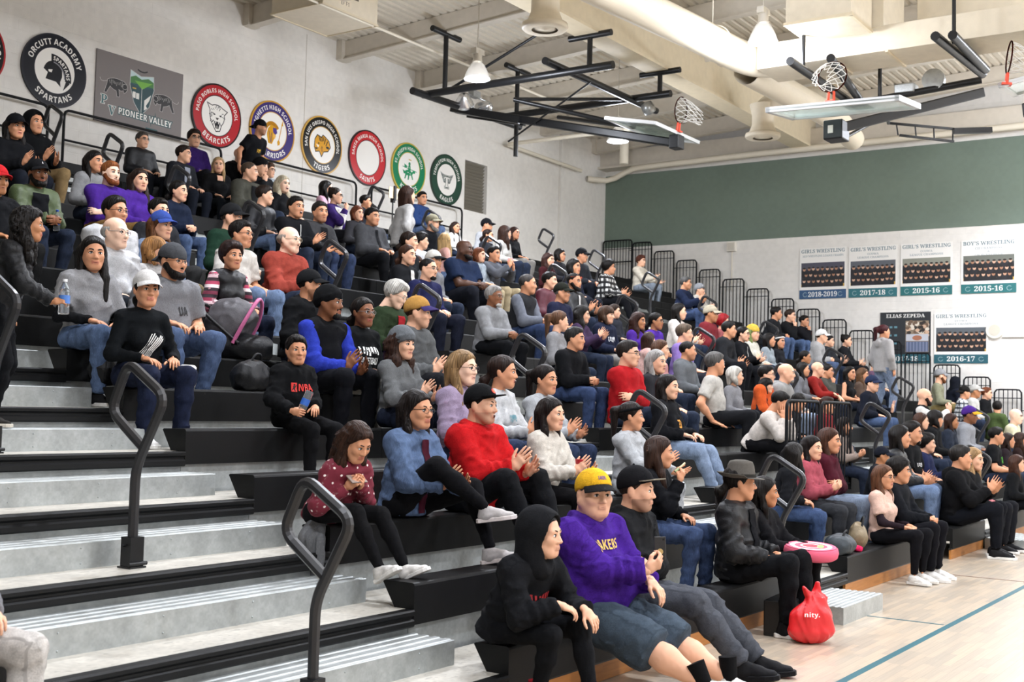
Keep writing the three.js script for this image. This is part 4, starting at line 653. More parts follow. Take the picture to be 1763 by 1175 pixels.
// eyes, brows and mouth as separate small pieces: returns [geometry, kind] list
const faceBits = (lod, open) => memo('face' + lod + open, () => {
  const out = [], s = lod === 0 ? 10 : 7, dz = [0.0005, 0.002, 0.0035, 0.005][lod], k = [1.1, 1.3, 1.6, 1.9][lod];
  for (const sx of [-1, 1]) {
    out.push([new THREE.SphereGeometry(1, s, s - 2).scale(0.0135, 0.0072, 0.009).translate(sx * 0.031, 0.0005, 0.0775), 'white']);
    out.push([new THREE.SphereGeometry(1, s, s - 2).scale(0.006, 0.0066, 0.004).translate(sx * 0.0305, 0.0008, 0.0845), 'iris']);
    out.push([tube([[sx * 0.0165, 0.001, 0.081], [sx * 0.024, 0.0078, 0.0855], [sx * 0.034, 0.0085, 0.0835], [sx * 0.046, 0.001, 0.073]], 0.0021 * k, 6, 4), 'lash']);
    out.push([tube([[sx * 0.014, 0.0215, 0.087], [sx * 0.026, 0.0265, 0.0865], [sx * 0.039, 0.026, 0.079], [sx * 0.05, 0.019, 0.066]], 0.0034 * k, 6, 5), 'brow']);
  }
  if (open) out.push([new THREE.SphereGeometry(1, 10, 8).scale(0.017, 0.0125, 0.008).translate(0, -0.063, 0.086), 'mouth'], [bx(0.02, 0.004, 0.004, 0, -0.055, 0.0905), 'white']);
  else out.push([tube([[-0.022, -0.062, 0.079], [-0.01, -0.0622, 0.0885], [0.01, -0.0622, 0.0885], [0.022, -0.062, 0.079]], 0.0019 * k, 6, 4), 'mouth']);
  for (const o of out) o[0].translate(0, 0, dz);
  return out;
});
// ---- hands: wrist at origin, fingers along +y, palm faces +z, thumb on +x (right hand)
const HANDCELL = [0.0051, 0.008, 0.0112, 0.0152];
const handGeo = (lod, kind) => memo('hand' + lod + kind, () => {
  const curl = { flat: [0.08, 0.1, 0.1], relax: [0.45, 0.5, 0.35], grip: [0.75, 0.9, 0.6], fist: [1.25, 1.45, 0.8], open: [0.2, 0.2, 0.15] }[kind], spread = { flat: 0.05, relax: 0.05, grip: 0.03, fist: 0.0, open: 0.14 }[kind];
  const pr = [cap([0, -0.02, 0], [0, 0.02, 0], 0.021, 0.021, { w: 1.25, k: 0.01 }), cap([0, 0.02, 0.001], [0, 0.074, 0.001], 0.0165, 0.0145, { w: 2.35, k: 0.015 }), ell([0.022, 0.035, 0.010], [0.016, 0.024, 0.014], { k: 0.012 })];
  const len = [0.06, 0.077, 0.084, 0.075];
  for (let i = 0; i < 4; i++) {
    const bx0 = -0.0315 + i * 0.0205, sp = (i - 1.5) * spread; let p = [bx0, 0.078 + (i === 0 ? -0.006 : i === 3 ? -0.001 : 0.002), 0], a = 0; const L = len[i];
    for (let s = 0; s < 3; s++) { a += curl[s] * (1 + 0.12 * (1.5 - i) * (kind === 'relax' ? 1 : 0.3)); const l = L * [0.46, 0.31, 0.26][s]; const q = [p[0] + Math.sin(sp) * l * Math.cos(a), p[1] + Math.cos(a) * l, p[2] + Math.sin(a) * l]; const r0 = [0.0092, 0.0083, 0.0075][s] * (i === 0 ? 0.9 : 1), r1 = [0.0083, 0.0075, 0.0062][s] * (i === 0 ? 0.9 : 1); pr.push(cap(p, q, r0, r1, { k: s ? 0.003 : 0.006 })); p = q; }
  }
  const t = kind === 'fist' || kind === 'grip' ? [[0.026, 0.028, 0.008], [0.047, 0.056, 0.026], [0.036, 0.078, 0.043], [0.018, 0.09, 0.05]] : [[0.026, 0.026, 0.006], [0.053, 0.05, 0.016], [0.066, 0.079, 0.022], [0.072, 0.1, 0.026]];
  for (let s = 0; s < 3; s++) pr.push(cap(t[s], t[s + 1], [0.013, 0.0105, 0.0092][s], [0.0105, 0.0092, 0.0075][s], { k: 0.005 }));
  return meshField(pr, HANDCELL[lod]);
});
// ---- hair, in head space
const HAIRCELL = [0.0095, 0.0138, 0.019, 0.024];
const hairGeo = (lod, style) => memo('hair' + lod + style, () => {
  const line = (y, z) => [[0, y, z], [0, -0.62, 0.785]]; const nape = y => [[0, y, 0], [0, -1, 0]];
  const t = { buzz: 0.003, short: 0.009, full: 0.016, fade: 0.011, curly: 0.026, bob: 0.013, bangs: 0.014 }[style] || 0.010;
  const skull = (dt, y, z, np) => ell([0, 0.037, -0.016], [0.0755 + dt, 0.083 + dt * 1.15, 0.097 + dt], { k: 0.004, cut: [line(y, z), nape(np)] });
  const sides = (len, front, r = 0.027) => [1, -1].map(s => cap([s * 0.066, 0.035, -0.04], [s * 0.08, -len * 0.5, front * 0.5 - 0.015], r * 0.85, r, { k: 0.02 })).concat([1, -1].map(s => cap([s * 0.08, -len * 0.5, front * 0.5 - 0.015], [s * 0.085, -len, front], r, r * 0.5, { k: 0.02 })));
  const back = (len, w = 2.2, z1 = -0.085) => [cap([0, 0.01, -0.075], [0, -len, z1], 0.045, 0.03, { w, k: 0.03 })];
  let pr; const A = { amp: 0.009, f: [62, 7, 62] };
  switch (style) {
    case 'fringe': pr = [ell([0, 0.012, -0.024], [0.083, 0.06, 0.1], { k: 0.004, cut: [[[0, 0.052, 0], [0, 0.9, 0.3]], [[0, 0, 0.0], [0, -0.3, 0.95]], nape(-0.05)] })]; break;
    case 'buzz': case 'fade': pr = [skull(t, 0.078, 0.071, -0.045)]; A.amp = 0.0012; if (style === 'fade') pr.push(ell([0, 0.075, 0.005], [0.064, 0.056, 0.08], { k: 0.015, cut: [line(0.085, 0.078)] })); break;
    case 'long': pr = [skull(t, 0.072, 0.074, -0.3), ...sides(0.25, 0.02), ...back(0.26)]; break;
    case 'longer': pr = [skull(t, 0.072, 0.074, -0.3), ...sides(0.32, 0.05, 0.033), ...back(0.36, 2.4)]; break;
    case 'wavy': pr = [skull(0.014, 0.072, 0.074, -0.3), ...sides(0.27, 0.03, 0.04), ...back(0.28, 2.6)]; A.amp = 0.012; A.f = [38, 26, 38]; break;
    case 'curlylong': pr = [skull(0.02, 0.072, 0.074, -0.3), ...sides(0.26, 0.02, 0.048), ...back(0.27, 2.8, -0.1)]; A.amp = 0.018; A.f = [52, 44, 52]; break;
    case 'pony': pr = [skull(t * 0.9, 0.076, 0.072, -0.05), cap([0, 0.06, -0.115], [0, 0.045, -0.15], 0.028, 0.032, { k: 0.02 }), cap([0, 0.045, -0.15], [0, -0.2, -0.15], 0.036, 0.016, { k: 0.02, w: 1.3 })]; break;
    case 'lowpony': pr = [skull(t * 0.9, 0.076, 0.072, -0.05), cap([0, -0.03, -0.105], [0, -0.06, -0.14], 0.026, 0.034, { k: 0.02 }), cap([0, -0.06, -0.14], [0, -0.14, -0.14], 0.034, 0.014, { k: 0.02, w: 1.3 })]; break;
    case 'bun': pr = [skull(t * 0.9, 0.076, 0.072, -0.05), ell([0, 0.105, -0.085], [0.036, 0.033, 0.036], { k: 0.01 })]; A.amp = 0.006; break;
    case 'bob': pr = [skull(t, 0.070, 0.076, -0.12), ...sides(0.11, 0.02, 0.034), ...back(0.10, 2.1, -0.075)]; break;
    case 'bangs': pr = [ell([0, 0.037, -0.012], [0.089, 0.099, 0.114], { k: 0.004, cut: [[[0, 0.034, 0.1], [0, -0.8, 0.35]], nape(-0.3)] }), ...sides(0.12, 0.03, 0.034), ...back(0.13, 2.1, -0.075)]; break;
    case 'curly': pr = [skull(t, 0.074, 0.072, -0.07), ell([0, 0.085, 0.0], [0.075, 0.05, 0.085], { k: 0.02, cut: [line(0.07, 0.085)] })]; A.amp = 0.014; A.f = [60, 60, 60]; break;
    case 'full': pr = [skull(t, 0.074, 0.073, -0.055), ell([0, 0.088, 0.02], [0.06, 0.042, 0.07], { k: 0.02, cut: [line(0.082, 0.088)] })]; A.amp = 0.012; A.f = [45, 24, 45]; break;
    default: pr = [skull(t, 0.078, 0.072, -0.05), ell([0, 0.084, 0.012], [0.062, 0.038, 0.072], { k: 0.02, cut: [line(0.084, 0.082)] })]; A.amp = 0.010; A.f = [48, 26, 48];
  }
  const c = HAIRCELL[lod] * (style === 'buzz' ? 0.8 : 1);
  return meshField(pr, c, { disp: (x, y, z) => { const n = noise3(x * A.f[0] + 7, y * A.f[1], z * A.f[2] + 3); return (Math.abs(n - 0.5) * 2 - 0.5) * A.amp; } });
});
const beardGeo = (lod, kind) => memo('beard' + lod + kind, () => {
  const r = kind === 'full' ? 0.011 : kind === 'goatee' ? 0.006 : 0.004; const pr = [];
  if (kind !== 'moustache') pr.push(cap([-0.02, -0.096, 0.06], [0.02, -0.096, 0.06], 0.021 + r, 0.021 + r, { k: 0.015 }));
  if (kind === 'full' || kind === 'stubble') for (const s of [1, -1]) pr.push(cap([s * 0.058, -0.03, 0.004], [s * 0.03, -0.09, 0.047], 0.019 + r, 0.021 + r, { k: 0.02 }));
  if (kind !== 'stubble') pr.push(cap([-0.022, -0.052, 0.079], [0, -0.046, 0.09], 0.0055, 0.007, { k: 0.008 }), cap([0.022, -0.052, 0.079], [0, -0.046, 0.09], 0.0055, 0.007, { k: 0.008 }));
  if (kind === 'goatee') pr.push(cap([-0.025, -0.054, 0.074], [-0.018, -0.09, 0.066], 0.009, 0.013, { k: 0.01 }), cap([0.025, -0.054, 0.074], [0.018, -0.09, 0.066], 0.009, 0.013, { k: 0.01 }));
  pr.push(cap([-0.018, -0.0625, 0.097], [0.018, -0.0625, 0.097], 0.0085, 0.0085, { sub: true, k: 0.006 }));
  return meshField(pr, [0.006, 0.008, 0.011, 0.014][lod], { disp: (x, y, z) => (noise3(x * 110, y * 60, z * 110) - 0.5) * 0.006 });
});
// ---- hats, in head space
function gridSurf(nu, nv, f, thick) { // closed thin sheet from f(u,v) -> [x,y,z]
  const pos = [], idx = []; for (const s of [0, 1]) for (let j = 0; j <= nv; j++) for (let i = 0; i <= nu; i++) { const p = f(i / nu, j / nv); pos.push(p[0], p[1] - s * thick, p[2]); }
  const W = nu + 1, S = W * (nv + 1); for (let j = 0; j < nv; j++) for (let i = 0; i < nu; i++) { const a = j * W + i; idx.push(a, a + W, a + 1, a + 1, a + W, a + W + 1, S + a, S + a + 1, S + a + W, S + a + 1, S + a + W + 1, S + a + W); }
  const rim = []; for (let i = 0; i <= nu; i++) rim.push(i); for (let j = 1; j <= nv; j++) rim.push(j * W + nu); for (let i = nu - 1; i >= 0; i--) rim.push(nv * W + i); for (let j = nv - 1; j > 0; j--) rim.push(j * W);
  for (let k = 0; k < rim.length; k++) { const a = rim[k], b = rim[(k + 1) % rim.length]; idx.push(a, b, S + a, b, S + b, S + a); }
  const g = new THREE.BufferGeometry(); g.setAttribute('position', new THREE.Float32BufferAttribute(pos, 3)); g.setIndex(idx); const h = g.toNonIndexed(); h.computeVertexNormals(); return boxUV(h);
}
const capCrown = lod => memo('crown' + lod, () => { const g = meshField([ell([0, 0.035, -0.012], [0.0885, 0.103, 0.108], { k: 0.004, cut: [[[0, 0.037, 0.09], [0, -0.985, 0.17]]] })], [0.0085, 0.012, 0.016, 0.02][lod]); return g; });
const capBrim = flat => memo('brim' + flat, () => gridSurf(12, 5, (u, v) => { const a = (u - 0.5) * 2.25, r = 1 + v * 0.68 * Math.cos(a * 0.62); const x = Math.sin(a) * 0.087 * (1 + v * 0.1), z = -0.012 + Math.cos(a) * 0.106 * r; return [x, 0.046 + (flat ? 0.004 : -0.03 * v) - (flat ? 0.1 : 1.9) * x * x + 0.05 * (z - 0.08) * (flat ? 0.3 : -1), z]; }, 0.005));
const beanieGeo = lod => memo('beanie' + lod, () => meshField([ell([0, 0.035, -0.016], [0.09, 0.108, 0.112], { k: 0.004, cut: [[[0, 0.03, 0.09], [0, -0.93, 0.36]]] }), ...[0, 1, 2, 3, 4, 5, 6, 7, 8, 9, 10, 11].map(i => { const a = i * Math.PI / 6, b = a + Math.PI / 6; const q = t => [Math.sin(t) * 0.083, 0.034 + 0.034 * Math.cos(t), -0.014 + Math.cos(t) * 0.1]; return cap(q(a), q(b), 0.011, 0.011, { k: 0.01 }); })], [0.0085, 0.012, 0.016, 0.02][lod], { disp: (x, y, z) => 0.002 * Math.sin(Math.atan2(x, z) * 40) }));
const fedoraGeo = memo('fedora', () => { const crown = new THREE.LatheGeometry([[0.0001, 0.155], [0.05, 0.158], [0.07, 0.15], [0.078, 0.13], [0.086, 0.05], [0.0895, 0.038]].map(p => new THREE.Vector2(...p)), 30); crown.scale(0.98, 1, 1.16); { const P = crown.attributes.position; for (let i = 0; i < P.count; i++) if (P.getY(i) > 0.12) { const x = P.getX(i); P.setY(i, P.getY(i) - 0.016 * Math.exp(-x * x / 0.0006)); } } crown.computeVertexNormals(); const brim = gridSurf(36, 4, (u, v) => { const a = u * Math.PI * 2, r = 0.088 + v * 0.05; return [Math.sin(a) * r, 0.04 - 0.012 * v * Math.cos(a) + 0.022 * v * v * (Math.cos(a) < 0 ? 1 : 0.15), Math.cos(a) * r * 1.16]; }, 0.004); return merge([crown, brim]); });
const fedoraBand = memo('fband', () => new THREE.CylinderGeometry(0.0875, 0.0905, 0.022, 30, 1, true).scale(0.98, 1, 1.16).translate(0, 0.052, 0));
const hoodUp = lod => memo('hoodup' + lod, () => meshField([ell([0, 0.03, -0.022], [0.108, 0.122, 0.132], { k: 0.004 }), cap([0, -0.07, -0.05], [0, -0.15, -0.05], 0.1, 0.105, { k: 0.03 }), ell([0, -0.012, 0.085], [0.082, 0.112, 0.105], { sub: true, k: 0.012 }), cap([0, -0.1, 0.07], [0, -0.16, 0.1], 0.055, 0.06, { sub: true, k: 0.012 })], [0.0095, 0.013, 0.018, 0.022][lod], { disp: (x, y, z) => (noise3(x * 22, y * 14, z * 22) - 0.5) * 0.008 }));
const glassesGeo = memo('glasses', () => { const out = []; for (const s of [1, -1]) { out.push(new THREE.TorusGeometry(0.0195, 0.0018, 5, 20).scale(1.12, 0.82, 1).rotateY(s * 0.22).translate(s * 0.031, 0.0, 0.0985)); out.push(bar([s * 0.053, 0.006, 0.094], [s * 0.079, 0.008, 0.0], 0.0016, 5)); } out.push(bar([-0.011, 0.004, 0.1025], [0.011, 0.004, 0.1025], 0.0016, 5)); return merge(out); });
const headbandGeo = memo('headband', () => tube(Array.from({ length: 16 }, (_, i) => { const a = i / 16 * Math.PI * 2; return [Math.sin(a) * 0.082, 0.058 + 0.022 * Math.cos(a), -0.014 + Math.cos(a) * 0.098]; }), 0.0135, 48, 6, true));
const headsetGeo = memo('headset', () => tube(Array.from({ length: 12 }, (_, i) => { const a = -1.7 + i / 11 * 3.4; return [Math.sin(a) * 0.088, 0.035 + Math.cos(a) * 0.092, 0.0]; }), 0.006, 30, 6));
// ---- shoes: ankle at origin, sole at y = -0.085, toe along +z
const shoeUpper = lod => memo('shoe' + lod, () => meshField([cap([0, -0.045, -0.035], [0, -0.05, 0.08], 0.04, 0.036, { k: 0.02 }), cap([0, -0.052, 0.08], [0, -0.06, 0.155], 0.036, 0.028, { w: 1.2, k: 0.02 }), cap([0, 0.0, -0.02], [0, -0.04, -0.01], 0.043, 0.045, { k: 0.02 }), cap([0, -0.005, 0.015], [0, -0.035, 0.09], 0.026, 0.024, { k: 0.02 })], [0.0095, 0.017, 0.023, 0.029][lod], { clip: (x, y, z) => Math.max(-0.075 - y, y - 0.022) }));
const shoeSole = memo('sole', () => { const s = new THREE.Shape(); s.moveTo(-0.034, -0.07); s.bezierCurveTo(-0.03, -0.09, 0.03, -0.09, 0.034, -0.07); s.bezierCurveTo(0.034, 0, 0.05, 0.06, 0.05, 0.12); s.bezierCurveTo(0.05, 0.18, 0.02, 0.195, 0, 0.195); s.bezierCurveTo(-0.03, 0.195, -0.048, 0.17, -0.045, 0.11); s.bezierCurveTo(-0.04, 0.05, -0.034, 0, -0.034, -0.07); const g = new THREE.ExtrudeGeometry(s, { depth: 0.022, bevelEnabled: true, bevelSize: 0.003, bevelThickness: 0.003, bevelSegments: 1, curveSegments: 3 }); g.rotateX(Math.PI / 2); g.translate(0, -0.06, 0); return plain(g); });
const SPECIAL = {
  whitetrousers: { x: 2.72, s: 1, yaw: 8 },
  dots: { feet: [[0.02, 0.245, 0.62], [0.2, 0.245, 0.68]], toes: [[0.1, 0.5, 0.9], [0.3, 0.45, 0.9]], shoe: ['dedbd6', 'f0eeea'] },
  denim: { feet: [[0.10, 0.50, 0.60], [0.15, 0.235, 0.60]], toes: [[0.5, 0.15, 0.85], [0.4, 0.2, 0.9]] },
  hoodboy: { feet: [[-0.06, 0.10, 0.30], [0.13, 0.10, 0.56]], toes: [[0, 0, 1], [0.15, 0, 1]], sock: 'a02028' },
  purple: { print: { t: 'LAKERS', c: '#d9b25a', u: -0.02, v: 0.385, w: 0.25, h: 0.1 }, feet: [[-0.02, 0.09, 0.86], [0.24, 0.09, 0.80]], toes: [[0.25, 0.45, 0.9], [0.15, 0.1, 1]], sock: '141416', sleeve: 'long' },
  sweats: { beard: undefined, stub: 0.5, feet: [[0.05, 0.09, 0.70], [0.22, 0.09, 0.74]], toes: [[0.35, 0.08, 0.95], [0.35, 0.08, 0.95]] },
  red49: { feet: [[-0.1, 0.235, 0.58], [0.16, 0.235, 0.6]], toes: [[0.1, 0.1, 1], [0.3, 0.1, 0.95]] },
  fedora: { feet: [[-0.1, 0.09, 0.42], [0.16, 0.09, 0.46]], toes: [[0.05, 0, 1], [0.3, 0, 1]] },
  bluejacket: { top: ['jacket', '131417', 'knit'], open_: undefined, slv: '2f3fae', slvFull: 1 },
  nba: { print: { t: 'NBA', c: '#d0322c', u: 0, v: 0.31, w: 0.25, h: 0.125 } },
  walker: { x: 4.60, z: -7.28, fy: deckY(5) + 0.152, s: 0.87, lean: 24, yaw: 35, step: 0.07, shoe: ['2a2824', 'd8d2c4'], laces: 1 },
  disc: { shoe: ['9a8560', '6a5a40'] },
  whitecap: { print: { t: '~', c: '#e4e4e0', u: 0.0, v: 0.22, w: 0.1, h: 0.34, a: -0.5 }, shoe: ['ecebe8', 'ecebe8'] },
};
// ---------------------------------------------------------------- person builder
const SKIN = ['#efc6ac', '#e2ae8f', '#cd926f', '#b17a55', '#825439', '#4f3325'];
const skinMat = new THREE.MeshPhysicalMaterial({ vertexColors: true, roughness: 0.48, sheen: 0.15, sheenRoughness: 0.5, specularIntensity: 0.6 });
const matCache = {};
function cloth(type, color) {
  const key = type + color; if (matCache[key]) return matCache[key];
  const o = { knit: [fabricTex, fabricBump, 0.0016, 0.92], denim: [denimTex, fabricBump, 0.0012, 0.88], heather: [heatherTex, fabricBump, 0.0014, 0.92], fleece: [heatherTex, fleeceBump, 0.005, 0.96], leather: [fabricTex, fleeceBump, 0.0015, 0.42], nylon: [fabricTex, fleeceBump, 0.0012, 0.5], rubber: [grainTex, fabricBump, 0.0004, 0.6] }[type] || [fabricTex, fabricBump, 0.001, 0.9];
  const cc = new THREE.Color('#' + color); if (type === 'denim') { const m = (cc.r + cc.g + cc.b) / 3; cc.lerp(new THREE.Color(m, m, m), 0.28).multiplyScalar(0.85); }
  return matCache[key] = new THREE.MeshPhysicalMaterial({ color: cc, specularIntensity: type === 'leather' || type === 'nylon' ? 0.6 : 0.22, map: o[0], bumpMap: o[1], bumpScale: o[2], roughness: o[3] });
}
const hairMatC = {}; const hairMat = c => hairMatC[c] || (hairMatC[c] = new THREE.MeshPhysicalMaterial({ color: '#' + c, map: hairTex, bumpMap: hairBump, bumpScale: 0.006, roughness: 0.5, specularIntensity: 0.35 }));
const patTex = {
  dots: canvasTex(256, 256, x => { x.fillStyle = '#6d1a2c'; x.fillRect(0, 0, 256, 256); for (const [a, b] of [[40, 50], [170, 30], [110, 120], [220, 150], [40, 190], [150, 220]]) blob(x, a, b, 11, 11, '#efe6e0'); }),
  stripes: canvasTex(256, 256, x => { const c = ['#2a2127', '#8a2a44', '#d9b9be', '#3a2a30', '#b0415e', '#e3d2d2', '#2a2127', '#7a3146']; c.forEach((k, i) => { x.fillStyle = k; x.fillRect(0, i * 32, 256, 32); }); }),
  plaid: canvasTex(256, 256, x => { x.fillStyle = '#e6e6e4'; x.fillRect(0, 0, 256, 256); x.fillStyle = 'rgba(30,34,40,0.75)'; for (let i = 0; i < 2; i++) { x.fillRect(i * 128, 0, 52, 256); x.fillRect(0, i * 128, 256, 52); } x.fillStyle = 'rgba(80,110,140,0.5)'; x.fillRect(78, 0, 14, 256); x.fillRect(0, 78, 256, 14); }),
  buffalo: canvasTex(256, 256, x => { x.fillStyle = '#dcdcd8'; x.fillRect(0, 0, 256, 256); x.fillStyle = 'rgba(12,12,14,0.85)'; for (let i = 0; i < 2; i++) { x.fillRect(i * 128, 0, 64, 256); x.fillRect(0, i * 128, 256, 64); } }),
};
for (const k in patTex) { patTex[k].wrapS = patTex[k].wrapT = THREE.RepeatWrapping; patTex[k].repeat.set(k === 'dots' ? 5.2 : k === 'stripes' ? 4 : 5.5, k === 'dots' ? 5.2 : k === 'stripes' ? 4 : 5.5); }
const patMat = k => matCache['pat' + k] || (matCache['pat' + k] = new THREE.MeshStandardMaterial({ map: patTex[k], bumpMap: fabricBump, bumpScale: 0.001, roughness: 0.9 }));
const add3 = (a, b, s = 1) => [a[0] + b[0] * s, a[1] + b[1] * s, a[2] + b[2] * s], sub3 = (a, b) => [a[0] - b[0], a[1] - b[1], a[2] - b[2]], len3 = a => Math.hypot(...a), nrm = a => { const l = len3(a) || 1; return [a[0] / l, a[1] / l, a[2] / l]; }, mix3 = (a, b, t) => [a[0] + (b[0] - a[0]) * t, a[1] + (b[1] - a[1]) * t, a[2] + (b[2] - a[2]) * t], dot3 = (a, b) => a[0] * b[0] + a[1] * b[1] + a[2] * b[2];
function ik(a, t, l1, l2, hint) { // returns [mid, end]
  let d = sub3(t, a), L = len3(d); const mx = (l1 + l2) * 0.998, mn = Math.abs(l1 - l2) * 1.05 + 0.02; const u = nrm(d); if (L > mx) L = mx; if (L < mn) L = mn; const end = add3(a, u, L);
  const c = clamp((l1 * l1 + L * L - l2 * l2) / (2 * l1 * L), -1, 1), s = Math.sqrt(1 - c * c); let h = sub3(hint, [u[0] * dot3(hint, u), u[1] * dot3(hint, u), u[2] * dot3(hint, u)]); h = nrm(h);
  return [add3(add3(a, u, l1 * c), h, l1 * s), end];
}
function colored(list) { // [{g, m, col(p)->[r,g,b] or Color}] merged to one indexed geometry with colours
  let nv = 0, ni = 0; for (const o of list) { nv += o.g.attributes.position.count; ni += o.g.index ? o.g.index.count : o.g.attributes.position.count; }
  const P = new Float32Array(nv * 3), N = new Float32Array(nv * 3), C = new Float32Array(nv * 3), U = new Float32Array(nv * 2), I = new Uint32Array(ni); let v = 0, k = 0; const p = V(), q = V(), nm = new THREE.Matrix3();
  for (const o of list) {
    const a = o.g.attributes, flip = o.m.determinant() < 0; nm.getNormalMatrix(o.m); const v0 = v;
    for (let i = 0; i < a.position.count; i++, v++) { q.fromBufferAttribute(a.position, i); const c = typeof o.col === 'function' ? o.col(q) : o.col; C[3 * v] = c.r; C[3 * v + 1] = c.g; C[3 * v + 2] = c.b; p.copy(q).applyMatrix4(o.m); P[3 * v] = p.x; P[3 * v + 1] = p.y; P[3 * v + 2] = p.z; p.fromBufferAttribute(a.normal, i).applyMatrix3(nm).normalize(); N[3 * v] = p.x; N[3 * v + 1] = p.y; N[3 * v + 2] = p.z; }
    const put = j => { I[k++] = v0 + j; }; const n = o.g.index ? o.g.index.count : a.position.count, at = i => o.g.index ? o.g.index.getX(i) : i;
    for (let i = 0; i < n; i += 3) { put(at(i)); if (flip) { put(at(i + 2)); put(at(i + 1)); } else { put(at(i + 1)); put(at(i + 2)); } }
  }
  const g = new THREE.BufferGeometry(); g.setAttribute('position', new THREE.BufferAttribute(P, 3)); g.setAttribute('normal', new THREE.BufferAttribute(N, 3)); g.setAttribute('color', new THREE.BufferAttribute(C, 3)); g.setAttribute('uv', new THREE.BufferAttribute(U, 2)); g.setIndex(new THREE.BufferAttribute(I, 1)); return g;
}
const I4 = new THREE.Matrix4(); const mirrored = new THREE.Matrix4().makeScale(-1, 1, 1);
let nTri = 0; const countTri = g => { nTri += (g.index ? g.index.count : g.attributes.position.count) / 3; return g; };
const FIG = {};
